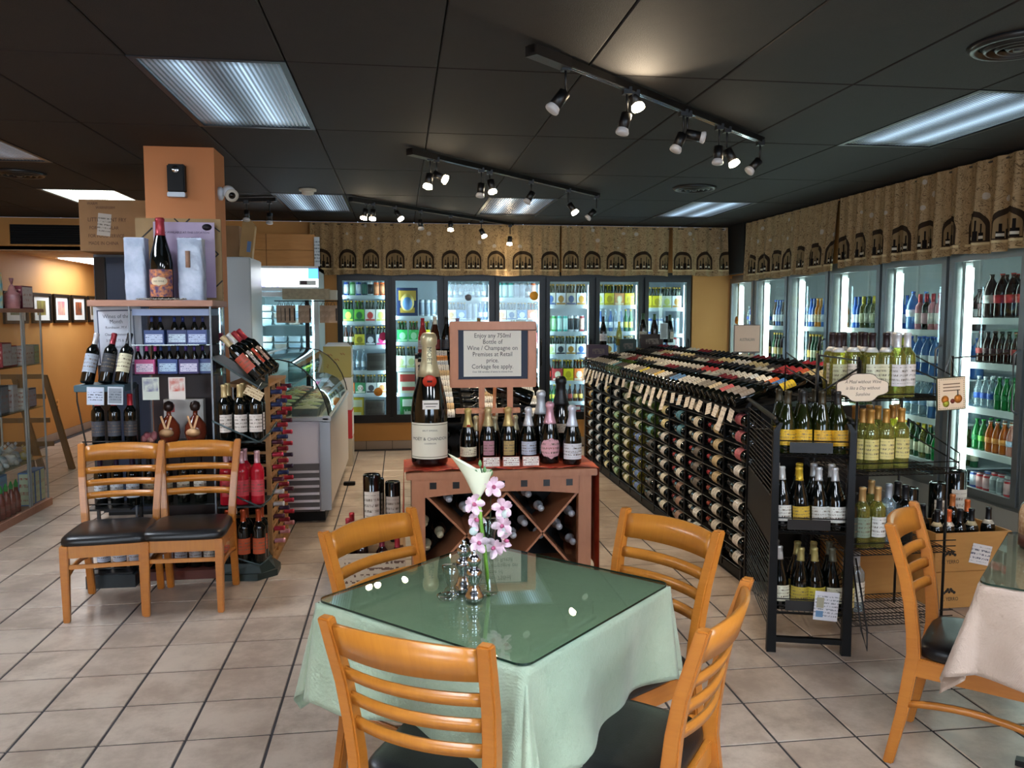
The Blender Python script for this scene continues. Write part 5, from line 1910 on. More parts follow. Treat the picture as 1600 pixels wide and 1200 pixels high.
for q, (z, lst) in enumerate(WH):
    for n_, (px_, y, k, gl, cp, lb_) in enumerate(lst):
        x = onrow(px_, z + .2, y)
        tone = 'dark' if gl is WINE else ('clear' if gl is CLEARG else 'pale yellow')
        nk_ = '#d8d4cc' if q == 0 and cp == '#2a1c1e' else None
        inst(bottle('bordeaux', gl, cp, lb_, 18, half=64, lz=(.055, .155), neck=nk_), Matrix.Translation((x, y, z)) @ Matrix.Diagonal((1.12, 1.12, 1.08 if q == 0 else 1.03, 1)), '%s wine bottle, %s from left on the %s of the basket rack' % (tone, nth(n_ + 1), lev[q]), 'bottle', 'bottles on the basket rack')
# plaque and recipe sign
t = T('wine_plaque', 'cream scalloped plaque about wine and sunshine wired to the basket rack', 'sign', L(2.20, 3.67, 1.275))
pts = []
for k in range(48):
    a = 2 * pi * k / 48
    rr_ = 1 + .07 * cos(4 * a) - .05 * cos(8 * a)
    pts.append((.128 * cos(a) * rr_, .064 * sin(a) * rr_))
G().prism([(x * 1.03, y * 1.05) for x, y in pts], 0, .006, 0, FRONT).obj('dark_edge', mat('#3a2c22', .6), t)
pf = G().prism(pts, .004, .008, 0, FRONT).obj('board', mat('#e3cdb2', .6), t)
for s_, z in (('A Meal without Wine', .028), ('is like a Day without', -.002), ('Sunshine', -.032)):
    text('lettering', s_, .0235, Matrix.Translation((0, -.0085, z)) @ FRONT, pf, mat('#6a584c', .7), shear=.3, sx=.9)
t = T('recipe_sign', 'small tan sign with dotted border and orange fruit hanging on the basket rack', 'sign', L(2.69, 3.69, 1.155) @ Matrix.Rotation(-.06, 4, 'Y'))
G().box(-.078, .078, .0, .006, 0, .165).obj('dark_edge', mat('#3a3a22', .6), t)
pf = G().box(-.073, .073, -.002, 0, .005, .16).obj('board', mat('#e6c8a4', .6), t)
dg_ = G()
for k in range(14):
    x = -.065 + .01 * k
    dg_.box(x, x + .004, -.003, -.002, .152, .155).box(x, x + .004, -.003, -.002, .009, .012)
for k in range(14):
    z = .012 + .01 * k
    dg_.box(-.067, -.064, -.003, -.002, z, z + .004).box(.064, .067, -.003, -.002, z, z + .004)
dg_.obj('dotted_border', mat('#5a4a3a', .7), pf, kind='stuff')
for k in range(3):
    G().box(-.045, .045, -.003, -.002, .128 - .016 * k, .133 - .016 * k).obj('print_line', mat('#7a5a44', .7), pf)
for x, z, r, c_ in ((-.035, .055, .02, '#d8802a'), (-.03, .035, .018, '#b8b83a'), (.035, .055, .022, '#d8802a'), (.005, .045, .012, '#8a3a2a')):
    G().lathe([(r, 0), (0, .001)], 14, 0, Matrix.Translation((x, -.002, z)) @ Matrix.Rotation(pi / 2, 4, 'X')).obj('painted_fruit', mat(c_, .6), pf)
G().box(.03, .036, -.003, -.002, .07, .1).obj('painted_bottle', mat('#3a2a1c', .6), pf)
G().tube([(-.04, .003, .165), (0, .003, .27), (.04, .003, .165)], .0015, 4).obj('hanging_wire', STEEL, t)

# ------------------------------------------------------------------ wooden wine crates on the right with bottles
def crate(x0, y0, z0, w, d, h, label, logo=True, m=PINE, openz=True):
    t_ = T('wine_crate', label, 'crate', L(x0, y0, z0))
    th = .012
    G().box(0, w, 0, th, 0, h).obj('front_board', m, t_, bevel=.002)
    G().box(0, w, d - th, d, 0, h).obj('rear_board', m, t_)
    G().box(0, th, th, d - th, 0, h).obj('side_board', m, t_)
    G().box(w - th, w, th, d - th, 0, h).obj('side_board', m, t_)
    G().box(th, w - th, th, d - th, 0, th).obj('base_board', m, t_)
    if logo:
        lg_ = G()
        for k, (x, z) in enumerate(((.0, 0), (.018, .004), (-.018, .004), (.009, .014), (-.009, .014), (.03, -.004), (-.03, -.004))):
            lg_.lathe([(.009, 0), (0, .001)], 8, 0, Matrix.Translation((.09 + x, 0, h * .45 + z)) @ Matrix.Rotation(pi / 2, 4, 'X'))
        lg_.obj('grape_emblem', INK, t_)
        text('lettering', 'EL YERRO', .03, Matrix.Translation((.04, -.001, h * .25)) @ FRONT, t_, INK, 'LEFT', sx=.8)
    return t_


crate(2.905, 4.06, 0.004, .46, .33, .205, 'pine wine crate with grape emblem, the lower one of the stack at right')
crate(2.90, 4.06, .212, .46, .33, .215, 'pine wine crate with grape emblem, topmost of the stack, full of bottles')
crate(2.50, 4.26, .004, .36, .30, .42, 'plain pine wine crate behind the oak chair on the right', False)
t = T('shipping_label', 'white barcode label stuck on the upper pine crate', 'label', L(3.10, 4.056, .262) @ Matrix.Rotation(.22, 4, 'Y'))
G().box(0, .12, -.001, 0, 0, .11).obj('paper', print_mat('#d9d4d0', '#5a5a66', .6, 5, .5), t)
cr = [(2.96, 4.14, '#17171a', '#c8b48c', 0), (3.03, 4.14, '#d8602a', '#d8d0c0', 0), (3.10, 4.14, '#17171a', None, .0), (3.17, 4.14, '#17171a', '#c8b48c', .0), (3.29, 4.16, '#17171a', '#c8c2b0', .0),
      (2.97, 4.28, '#17171a', None, .0), (3.07, 4.28, '#26282c', '#b8bcc0', .03), (3.16, 4.29, '#b86a34', None, .05), (3.24, 4.27, '#c8602a', None, .02)]
for k, (x, y, cp, nk, dz) in enumerate(cr):
    inst(bottle('bordeaux', WINE, cp, None, 14, neck=nk), Matrix.Translation((x, y, .24 + dz)), 'dark wine bottle with %s cap in the upper crate, %s' % ('orange' if cp[1] in 'cdb' else 'black',
         ['front left corner', 'second in front', 'third in front', 'fourth in front', 'front right', 'back left', 'back second', 'back third', 'back right'][k]), 'bottle', 'bottles in the upper pine crate')
for k, (x, y) in enumerate(((2.60, 4.36), (2.70, 4.36), (2.80, 4.36), (2.62, 4.47), (2.74, 4.47))):
    inst(bottle('bordeaux', WINE, ['#17171a', '#17171a', '#26282c', '#8a8c90', '#17171a'][k], None, 12, neck=['#c8b48c', None, '#c8b48c', None, None][k]), Matrix.Translation((x, y, .30 + .02 * (k % 2))),
         'dark wine bottle in the plain crate behind the chair, %s' % nth(k + 1), 'bottle', 'bottles in the plain pine crate')


def upturned(x, y, ztop, s_, label, lab='#cfc4b4', group='large dark bottles standing on their necks'):
    M = Matrix.Translation((x, y, ztop)) @ Matrix.Rotation(pi, 4, 'X') @ Matrix.Scale(s_, 4)
    pr = bottle('bordeaux', WINE, '#17171a', lab, 24, half=55, lz=(.07, .19))
    o_ = inst(pr, M @ Matrix.Rotation(pi, 4, 'Z'), label, 'bottle', group)
    return o_


upturned(3.26, 4.56, .602, 1.42, 'large dark bottle standing upside down behind the crates, left one')
upturned(3.42, 4.62, .665, 1.63, 'large dark bottle standing upside down behind the crates, right one')
upturned(3.10, 4.60, .566, 1.3, 'large dark bottle upside down, hidden furthest left behind the crates')
t = T('wine_carton', 'dark carton on the floor behind the pine crates', 'box', L(3.0, 4.47, 0))
G().box(0, .58, 0, .30, 0, .174).obj('carton', CARD, t)
upturned(-.180, 5.02, .655, 1.43, 'large dark bottle standing upside down left of the wine cabinet, tallest')
upturned(-.055, 5.05, .601, 1.25, 'large dark bottle standing upside down touching the wine cabinet')
upturned(-.155, 5.16, .601, 1.25, 'large dark bottle standing upside down at the back of that box')
t = T('wine_carton', 'open printed carton of wine bottles on the floor left of the cabinet', 'box', L(-.42, 4.80, .002))
G().box(0, .44, 0, .012, 0, .22).obj('front_flap', print_mat('#b5a48c', '#5a4030', .7, 6, .5), t)
G().box(0, .44, .44, .452, 0, .22).obj('rear_flap', CARD, t)
G().box(0, .012, .012, .44, 0, .22).box(.428, .44, .012, .44, 0, .22).obj('side_flaps', CARD, t)
G().box(.012, .428, .012, .44, 0, .01).obj('base', CARD, t)
G().box(.17, .427, .16, .435, .01, .222).obj('inner_carton', CARD, t)
for k, (x, y, z) in enumerate(((-.33, 4.90, .20), (-.325, 5.0, .245), (-.31, 5.12, .25), (-.24, 4.88, .20), (-.12, 4.88, .17), (-.03, 4.88, .16), (-.25, 5.1, .19))):
    inst(bottle('bordeaux', WINER, ['#8a2a3c', '#a83440', '#b02a30', '#8a2a3c', '#7a2438', '#a82c3c', '#8a2a3c'][k], None, 14), Matrix.Translation((x, y, z - .17 + .0)) @ Matrix.Scale(1.05, 4),
         'wine bottle with wine red cap in the floor carton, %s' % ['front left', 'second row left', 'back left', 'front middle', 'front, under the big bottle', 'front right', 'back middle'][k], 'bottle', 'red capped bottles in the floor carton')

# ------------------------------------------------------------------ second island rack behind the easel
t = T('wine_rack', 'smaller island wine rack with white labels seen behind the easel sign', 'wine rack')
IX, IX1, IY0, IY1 = .13, 1.13, 6.1, 7.2
G().box(IX + .03, IX1 - .03, IY0 + .28, IY1, .05, .83).obj('core_panel', mat('#0b0a0a', .7), t)
G().loft([[(IX, IY0, .80), (IX1, IY0, .80), (IX1, IY0, .815), (IX, IY0, .815)], [(IX, IY1, 1.23), (IX1, IY1, 1.23), (IX1, IY1, 1.245), (IX, IY1, 1.245)]]).obj('sloping_deck', BLACK, t)
for x in (IX, IX1 - .03):
    for y in (IY0, IY1 - .03):
        G().box(x, x + .03, y, y + .03, 0, .80 if y < 6.5 else 1.22).obj('post', BLACKMET, t)
nI = 12
for k in range(nI):
    for r in range(3):
        tt = (k + .5) / nI
        y = IY0 + (IY1 - IY0) * tt - .005
        z = .80 + .43 * tt + .052
        lb_ = ['#e6e2d6', '#e8e4dc', '#d8d2c0', '#cfd6dc', '#e6e2d6', '#c8a878'][(k * 5 + r * 2) % 6]
        if (k, r) in ((10, 0), (11, 1)):
            lb_ = '#e08a3a'
        x0 = IX + .32 + .325 * r
        inst(bottle('bordeaux', WINE, '#1b1b1d', lb_, 12, half=85), axis_m((x0, y, z + .012), (-1, -.03, .03 * (k % 3 - 1)), (0, .75, -1)),
             'pale labelled bottle lying crosswise on the rack behind the easel, %s step up, %s' % (nth(k + 1), ['left', 'middle', 'right'][r]), 'bottle', 'bottles on the rack behind the easel')
for k in range(7):
    for r in range(2):
        x = IX + .09 + .125 * k
        inst(bottle('bordeaux', WINE, '#1b1b1d', None, 12), axis_m((x, IY0 + .275, .72 - .13 * r), (0, -1, .05), (0, 0, 1)),
             'black bottle poking out of the near end of the middle rack, %s row, %s' % (nth(r + 1), nth(k + 1)), 'bottle', 'bottles in the near end of the rack behind the easel')
for k, (x, y, gl, cp, lb_, s_) in enumerate(((.20, 7.32, ROSEG, '#b82a34', '#d8c4c0', 1.0), (.31, 7.32, AMBER, '#d8d0b8', '#8a2c2c', 1.05), (.41, 7.30, WINE, '#17171a', '#3a3a40', 1.05), (.51, 7.33, ROSEG, '#a88a9c', '#b8b4c4', 1.0), (.70, 7.32, WINE, '#8a7a4a', '#3a3a3a', 1.0))):
    inst(bottle('burgundy', gl, cp, lb_, 14), Matrix.Translation((x, y, 1.282)) @ Matrix.Scale(s_ * 1.05, 4), ['rose wine bottle with red cap standing on the rack behind the big champagne', 'amber bottle with white cap behind the big champagne bottle',
         'black bottle standing between two coloured ones behind the champagne', 'purplish rose bottle just left of the easel sign', 'dark bottle with gold cap rising behind the easel sign'][k], 'bottle', 'bottles standing on the rack behind the easel')
t = T('shelf_stand', 'black narrow shelf at the back of the middle rack carrying upright bottles', 'shelf')
G().box(.13, 1.1, 7.22, 7.42, 1.25, 1.28).obj('shelf_board', BLACK, t)
G().box(.13, .16, 7.22, 7.42, 0, 1.25).obj('side_board', BLACK, t)
G().box(1.07, 1.1, 7.22, 7.42, 0, 1.25).obj('side_board', BLACK, t)
# big tilted magnum to the right of the easel
inst(bottle('bordeaux', WINE, '#17171a', '#2a2420', 24), axis_m((.90, 5.6, 1.04), (-.88, .25, .30), (0, 0, 1)) @ Matrix.Scale(1.5, 4), 'large black bottle lying tilted behind the easel ledge', 'bottle')
t = T('bottle_cradle', 'low black stand holding the large tilted bottle behind the easel', 'stand', L(.80, 5.62, 0))
G().box(-.12, .22, -.08, .08, 0, .03).obj('base', BLACK, t)
G().box(.0, .03, -.02, .02, .03, .99).obj('column', BLACK, t)
G().box(-.10, .16, -.05, .05, .985, 1.0).obj('tray', BLACK, t)

# ------------------------------------------------------------------ glass display case with gift bottles (left)
CX0, CX1, CY0, CY1 = -1.60, -1.135, 5.18, 5.56
t = T('display_case', 'tall glass-sided display case with pinkish wood top behind the two chairs', 'display case')
G().box(-1.83, CX1 + .02, CY0 - .02, CY1 + .02, 1.675, 1.712).obj('top_board', PINKWOOD, t, bevel=.003)
G().box(CX0 - .01, CX1 + .02, CY0 - .02, CY1 + .02, 0, .055).obj('base_board', wood('red_brown_base', '#6b3a30', '#55291f', .5, (5, 20, 20), 0), t)
for x in (CX0, CX1):
    for y in (CY0, CY1):
        G().box(x - .005, x + .005, y - .005, y + .005, .055, 1.675).obj('post', mat('#74797f', .4, .3), t)
CASEG = thin_glass('case_glass', '#fbfdfd', 0.7)
G().box(CX1 - .002, CX1 + .002, CY0 + .01, CY1 - .01, .06, 1.67).obj('side_pane', CASEG, t)
G().box(CX0 - .002, CX0 + .002, CY0 + .01, CY1 - .01, .06, 1.67).obj('side_pane', CASEG, t)
G().box(CX0 + .01, CX1 - .01, CY1 - .004, CY1, .06, 1.67).obj('rear_panel', mat('#3c2c2c', .5), t)
for z in (1.44, 1.262, .835, .46):
    G().box(CX0 + .005, CX1 - .005, CY0, CY1 - .006, z, z + .007).obj('glass_shelf', thin_glass('shelf_glass', '#dcece8', 1.2), t)
G().box(CX0 + .01, CX1 - .01, CY0 + .02, CY1 - .01, 1.62, 1.66).obj('upper_lining', mat('#8ea0c4', .4), t)
M4 = {}


def minipack(x, y, z, c1, c2, cap, label, n=2, w=.115):
    t_ = T('mini_wine_pack', label, 'wine pack', L(x, y, z), 'small wine packs in the glass case')
    G().box(-w / 2, w / 2, -.05, .05, 0, .085).obj('carton', mat(c1, .45), t_)
    G().box(-w / 2 + .008, w / 2 - .008, -.0515, -.05, .01, .06).obj('front_panel', print_mat(c2, '#4a5a8a', .5, 4, .45), t_)
    G().loft([[(-w / 2, -.045, .085), (w / 2, -.045, .085), (w / 2, -.042, .085), (-w / 2, -.042, .085)], [(-w / 2 * .8, -.044, .155), (w / 2 * .8, -.044, .155), (w / 2 * .8, -.041, .155), (-w / 2 * .8, -.041, .155)]]) if False else None
    for k in range(n):
        xx = (k - (n - 1) / 2) * .05
        G().lathe([(.021, .04), (.021, .10), (.0085, .135), (.008, .155)], 10).obj('mini_bottle', WINE, t_, Matrix.Translation((xx, .0, 0)))
        G().lathe([(.0095, .135), (.0095, .165), (0, .166)], 10).obj('mini_cap', mat(cap, .4), t_, Matrix.Translation((xx, .0, 0)))
    return t_


minipack(-1.475, 5.27, 1.447, '#31487e', '#c6d2ea', '#2a3c74', 'blue and white four pack, top row left in the glass case')
minipack(-1.35, 5.30, 1.447, '#2a3a6c', '#cfe0ee', '#20306a', 'navy and white four pack, top row middle in the glass case')
minipack(-1.225, 5.27, 1.447, '#3a4c86', '#c2d0ee', '#2a3466', 'pale blue four pack, top row right in the glass case')
minipack(-1.535, 5.27, 1.269, '#b8437a', '#ecd2e2', '#b83a80', 'pink striped four pack with white square, second row left', 3)
minipack(-1.41, 5.30, 1.269, '#2d4684', '#bcd4e8', '#22386e', 'blue beach scene four pack, second row middle', 3)
minipack(-1.28, 5.27, 1.269, '#3b2a66', '#d8d0e4', '#3a2a6a', 'purple topped four pack, second row right of middle', 2)
minipack(-1.19, 5.31, 1.269, '#3a4a80', '#c6dcec', '#3a2a6a', 'blue and sand four pack, second row far right', 2, .08)
for x, c1, c2, lb in ((-1.485, '#c9cfc0', '#6a6a8a', 'small card with blue and yellow landscape hanging under the pink pack'), (-1.335, '#dcd2c8', '#c4503a', 'small white and red flower card under the purple pack')):
    t = T('shelf_card', lb, 'card', L(x, 5.155, 1.115))
    G().box(-.048, .048, -.002, 0, 0, .135).obj('card', mat(c1, .5), t)
    G().box(-.042, .042, -.003, -.002, .05, .128).obj('picture', noisy('card_pic' + c1, c2, c1, 26, .5), t)
for x, lb in ((-1.41, 'bulbous brown liqueur bottle with tan oval label, left one in glass case'), (-1.255, 'bulbous brown liqueur bottle with tan oval label, right one in glass case')):
    o = inst(bottle('jug', mat('#6a2a18', .1), '#2c1c18', None, 20, name='liqueur_bottle'), Matrix.Translation((x, 5.24, .843)) @ Matrix.Scale(1.2, 4), lb, 'bottle', 'bulbous bottles in the glass case')
    G().lathe([(.036, 0), (.0, .002)], 16, 0, Matrix.Translation((0, -.056, .055)) @ Matrix.Rotation(pi / 2, 4, 'X') @ Matrix.Diagonal((1, .62, 1, 1))).obj('oval_label', mat('#d8a878', .5), o)
    for s_ in (-1, 1):
        G().box(-.005, .005, -.001, .001, 0, .07, 0, Matrix.Translation((s_ * .004, -.054, .075)) @ Matrix.Rotation(s_ * .3, 4, 'Y')).obj('ribbon', mat('#d0a070', .6), o)
t = T('gift_box', 'white and red gift carton behind the bulbous bottles in the glass case', 'box', L(-1.36, 5.42, .843))
G().box(-.12, .12, -.03, .03, 0, .25).obj('carton', mat('#c9c0b8', .6), t)
for x in (-.08, .06):
    G().box(x, x + .025, -.032, -.03, .17, .22).obj('red_print', mat('#b03030', .6), t)
t = T('meat_tray', 'pinkish packet of sausages lying at lower left of the glass case', 'packet', L(-1.53, 5.26, .843))
for k in range(7):
    G().lathe([(0, -.03), (.018, -.02), (.02, 0), (.018, .02), (0, .03)], 10, 0, Matrix.Translation((-.03 + .02 * (k % 4), -.02 + .03 * (k // 4), .02 + .022 * (k % 2))) @ Matrix.Rotation(k * .9, 4, 'X')).obj(
        'sausage', mat(['#b06a6a', '#a85a60', '#c48a80'][k % 3], .4), t)
for r, (z, cols) in enumerate(((.467, ['#c9c0a8', '#b0a890', '#c9c0a8', '#d0c8b8']), (.058, ['#e0dcd8', '#d8d8e4', '#c4cfe0', '#d8d8dc', '#e0ddd6']))):
    for k, c_ in enumerate(cols):
        inst(bottle('bordeaux', WINE, '#2a2a2c', c_, 12, half=80), Matrix.Translation((-1.54 + (.1 if r == 0 else .086) * k, 5.25, z)),
             'wine bottle %s the glass case, %s from left' % (['on the lower shelf of', 'on the bottom of'][r], nth(k + 1)), 'bottle', 'wine bottles low in the glass case')

# on top of the case
WRAP = noisy('crinkled_silver_wrap', '#b9c4d6', '#94a3ba', 10, .25, .6, bscale=30)
for x0, x1, lb in ((-1.655, -1.53, 'silver white wrapped bottle box, left of the flowered magnum'), (-1.345, -1.195, 'silver white wrapped bottle box with a cork, right of the flowered magnum')):
    t = T('wrapped_gift_box', lb, 'gift box', L((x0 + x1) / 2, 5.34, 1.713))
    w = (x1 - x0) / 2

    def wr(a, b, w=w):
        th = 2 * pi * a
        e = .28
        cx0, sy0 = cos(th), sin(th)
        k_ = 1 + .03 * sin(7 * th + 20 * b) * sin(3 * b + th)
        return ((abs(cx0) ** e) * (1 if cx0 >= 0 else -1) * w * k_, (abs(sy0) ** e) * (1 if sy0 >= 0 else -1) * .05 * k_, .375 * b)
    G().sheet(wr, 48, 16).obj('wrapping', WRAP, t)
    G().box(-w * .97, w * .97, -.049, .049, .365, .380).obj('lid', mat('#aab4c4', .3, .3), t, bevel=.004)
    if x0 > -1.5:
        G().lathe([(.014, 0), (.014, .10), (0, .101)], 12, 0, Matrix.Translation((-.01, -.056, .20))).obj('cork', mat('#a5806a', .7), t)
om = inst(bottle('burgundy', WINE, '#a83440', None, 32, name='magnum_bottle'), Matrix.Translation((-1.440, 5.30, 1.713)) @ Matrix.Scale(1.66, 4), 'magnum bottle with red neck and purple flowered label on the display case', 'bottle')
G().patch(.0415, .012, .112, 78, 16).obj('flowered_label', noisy('flower_print', '#4a3560', '#d8884a', 70, .5, detail=1), om)
G().patch(.0418, .052, .086, 42, 12, 0, None, True).obj('oval_label', mat('#d8c8a8', .5), om)
bent_text('RED WINE', .009, .0421, .068, om, INK, .9)
G().patch(.0300, .165, .187, 60, 10, 0, None, True, -90, .0265).obj('shoulder_label', mat('#c8b8b0', .5), om)
t = T('promo_sign', 'lilac sign board behind the magnum reading at this location', 'sign', L(-1.345, 5.485, 1.713))
G().box(-.185, .185, -.004, .004, .02, .495).obj('board', noisy('lilac_print', '#9c86a8', '#b9a9bd', 2, .5), t)
text('lettering', 'NOW AVAILABLE AT THIS LOCATION', .019, Matrix.Translation((0, -.005, .43)) @ FRONT, t, mat('#4a3a54', .7), sx=.95)
text('lettering', 'BIG CAN  MONT', .017, Matrix.Translation((.03, -.005, .395)) @ FRONT, t, mat('#4a3a54', .7), sx=.95)
G().lathe([(.03, 0), (0, .001)], 20, 0, Matrix.Translation((.14, -.005, .465)) @ Matrix.Rotation(pi / 2, 4, 'X') @ Matrix.Diagonal((1, .7, 1, 1))).obj('oval_emblem', mat('#1a1420', .6), t)
t = T('cardboard_display', 'tan cardboard display back with black zigzag marks on the case', 'display', L(-1.38, 5.535, 1.713))
G().box(-.27, .25, -.01, .01, 0, .522).obj('board', noisy('tan_cardboard', '#a98a60', '#8f7550', 3, .8), t)
for (x, z, rx) in ((-.20, .43, -.8), (.0, .49, .8), (.03, .49, -.8), (.21, .47, .9), (.20, .27, -.8), (.20, .33, .8), (.22, .10, -.8)):
    G().box(-.004, .004, -.003, .0, -.045, .045, 0, Matrix.Translation((x, -.01, z)) @ Matrix.Rotation(-rx, 4, 'Y')).obj('black_mark', INK, t)
t = T('paper_strip', 'narrow cream paper notice taped on the side of the orange column', 'notice', L(-1.198, 5.78, 1.55))
G().box(0, .002, 0, .10, 0, .30).obj('paper', print_mat('#cbb48c', '#8a7450', .7, 10, .5), t)
for k, y in enumerate((5.40,)):
    t = T('candy_tray', 'row of tiny foil sweets at the foot of the magnum on the case', 'sweets', L(-1.43, 5.215, 1.713))
    rnd = random.Random(4)
    gg = G()
    for q in range(26):
        gg.lathe([(0, 0), (.012, .004), (0, .012)], 6, 0, Matrix.Translation((-.13 + .011 * q, rnd.uniform(-.01, .01), rnd.uniform(0, .004))))
    gg.obj('foil_sweets', noisy('foil_sweet', '#c9c2b0', '#3a3a3c', 120, .3), t, kind='stuff')

# wine of the month rack on the left
before_ = set(COL.objects)
DX0, DX1 = -1.885, -1.605
t = T('display_rack', 'narrow metal bottle rack with teal shelf left of the glass case', 'wine rack')
G().box(DX0, DX1, 4.98, 5.22, 1.175, 1.215).obj('teal_shelf', mat('#3a5560', .4, .2), t, bevel=.004)
G().tube([(DX0 + .01, 5.0, 1.18), (DX0 + .01, 5.0, 1.12), (DX0 + .03, 5.05, .86), (DX0 + .05, 5.05, .80)], .005, 6).obj('bent_wire', BLACKMET, t)
for z in (.85, .475, .085):
    G().box(DX0 + .03, DX1 + .0, 5.0, 5.22, z - .012, z).obj('shelf', BLACKMET, t)
    G().tube([(DX0 + .03, 4.995, z + .03), (DX1, 4.995, z + .03)], .004, 5).obj('front_wire', BLACKMET, t)
for x in (DX0 + .03, DX1 - .0):
    G().box(x - .008, x + .008, 5.2, 5.22, 0, 1.2).obj('rear_post', BLACKMET, t)
G().box(DX0 + .02, DX1 + .02, 4.98, 5.22, 0, .075).obj('foot', mat('#232c30', .5), t)
for k, (x, cp, lb_) in enumerate(((-1.835, '#b9b9bb', '#9ba4b0'), (-1.735, '#8a2430', '#20242c'), (-1.645, '#1c1c1e', '#cfc8a8'))):
    inst(bottle('bordeaux', WINE, cp, lb_, 20, half=75, lz=(.06, .17)), Matrix.Translation((x, 5.05, 1.222)) @ Matrix.Rotation(-.30, 4, 'X') @ Matrix.Rotation(.12, 4, 'Y') @ Matrix.Scale(1.02, 4),
         ['wine bottle with pale blue label and white neck leaning on the teal shelf', 'wine bottle with black label and red neck leaning on the teal shelf', 'wine bottle with cream label at the right end of the teal shelf'][k], 'bottle', 'leaning wines of the month')
for r, (z, cp, lbs) in enumerate(((.852, '#b02030', ['#3a3e48', '#3a3e48', '#2e3036']), (.477, '#2a1c3a', ['#c9d0d6', '#cfd2d6', '#c9d0d6']), (.087, '#2a2a2c', ['#c4cbdc', '#c9d0e0', '#c4cbdc']))):
    for k in range(3):
        inst(bottle('bordeaux', WINE, cp, lbs[k], 14, half=80), Matrix.Translation((-1.795 + .092 * k, 5.09, z)) @ Matrix.Scale(1.0, 4),
             'dark bottle with %s on the narrow left rack, %s level, %s' % (['red cap', 'white label', 'bluish label'][r], ['upper', 'middle', 'lowest'][r], ['left', 'centre', 'right'][k]), 'bottle', 'bottles on the narrow left rack')
for x, w, bg, lb in ((-1.765, .095, '#c9d2e4', 'white leaflet hanging from the teal shelf, left one'), (-1.655, .085, '#8a929a', 'dark framed leaflet hanging from the teal shelf, right one')):
    t = T('leaflet', lb, 'leaflet', L(x, 4.972, 1.10) @ Matrix.Rotation(.04, 4, 'Y'))
    G().box(-w / 2, w / 2, -.002, 0, 0, .105).obj('paper', mat('#c9d0d8', .6), t)
    G().box(-w / 2 + .007, w / 2 - .007, -.003, -.002, .008, .097).obj('print', print_mat(bg, '#4a5260', .6, 6, .5), t)
t = T('month_sign', 'grey white sign reading Wines of the Month at the left of the case', 'sign', L(-1.69, 5.235, 1.30) @ Matrix.Rotation(-.02, 4, 'Y'))
G().box(-.15, .125, -.003, .003, .02, .375).obj('board', mat('#a9adb4', .5), t)
G().box(-.13, .085, -.004, -.003, .03, .355).obj('navy_border', mat('#3a4258', .5), t)
pf = G().box(-.122, .077, -.005, -.004, .035, .347).obj('paper', mat('#c3c7d0', .6), t)
for s_, z, sz in (('Wines of the', .315, .034), ('Month', .283, .034), ('Rombauer, M.V.', .248, .023), ('Chard, Limousine', .205, .023), ('3.99, 25.75 & 27', .168, .023), ('Special', .130, .026)):
    text('lettering', s_, sz, Matrix.Translation((-.02, -.0055, z)) @ FRONT, pf, mat('#4a4e58', .7), sx=.85)

# ------------------------------------------------------------------ dark green bottle stand and pale wood rack
t = T('bottle_stand', 'dark green metal three-tier bottle stand right of the glass case', 'wine rack')
G().prism([(-1.13, 5.02), (-.88, 5.00), (-.775, 5.10), (-.775, 5.24), (-.84, 5.36), (-1.13, 5.36)], 0, .04).obj('foot', GREENMET, t)
G().loft([[(-1.11, 5.04, .04), (-.86, 5.02, .04), (-.79, 5.12, .04), (-.84, 5.34, .04), (-1.11, 5.34, .04)], [(-1.10, 5.06, .095), (-.88, 5.05, .095), (-.83, 5.12, .095), (-.86, 5.32, .095), (-1.10, 5.32, .095)]]).obj('base', GREENMET, t)
for z in (.86, .46):
    G().box(-1.11, -.84, 5.03, 5.34, z - .01, z).obj('shelf', GREENMET, t)
    G().tube([(-1.12, 5.0, z + .13), (-.85, 4.99, z + .0), (-.80, 5.05, z + .04), (-.79, 5.3, z + .08)], .006, 6).obj('guard_wire', mat('#3a4a4c', .3, .5), t)
G().tube([(-1.12, 5.0, .19), (-.86, 4.99, .10), (-.80, 5.05, .14)], .005, 6).obj('guard_wire', mat('#3a4a4c', .3, .5), t)
for x in (-1.11, -.85):
    G().box(x - .008, x + .008, 5.33, 5.35, .09, 1.25).obj('rear_post', GREENMET, t)
G().loft([[(-1.12, 5.04, 1.36), (-1.12, 5.34, 1.36), (-1.12, 5.34, 1.375), (-1.12, 5.04, 1.375)], [(-.84, 5.04, 1.17), (-.84, 5.34, 1.17), (-.84, 5.34, 1.185), (-.84, 5.04, 1.185)]]).obj('sloping_shelf', GREENMET, t)
for k in range(4):
    cp = ['#c9b48c', '#dcdcd8', '#a8323a', '#b8303c'][k]
    inst(bottle('bordeaux', WINE, cp, ['#b8503c', '#d8cfc4', '#d84a2a', '#c8a08a'][k], 18, half=85, lz=(.06, .16)), axis_m((-.845 + .016 * k, 5.07 + .078 * k, 1.245 + .012 * k), (-.66, 0, .75), (.5, .7, .3)) @ Matrix.Scale(1.1, 4),
         ['black bottle with gold neck lying aslant on the green stand, nearest', 'black bottle with white neck and cream label lying aslant on the green stand', 'bottle with red neck lying aslant on the green stand, third', 'bottle with red neck lying aslant on the green stand, farthest'][k], 'bottle', 'slanting bottles on the green stand')
t = T('price_card', 'cream price card under the slanting bottles on the green stand', 'card', L(-.88, 4.99, 1.13) @ Matrix.Rotation(.5, 4, 'Y'))
G().box(-.06, .05, -.002, 0, 0, .055).obj('card', print_mat('#d8c29a', '#8a6a44', .7, 3, .5), t)
G().tube([(.0, .0, .03), (.0, .05, .10)], .002, 4).obj('clip', STEEL, t)
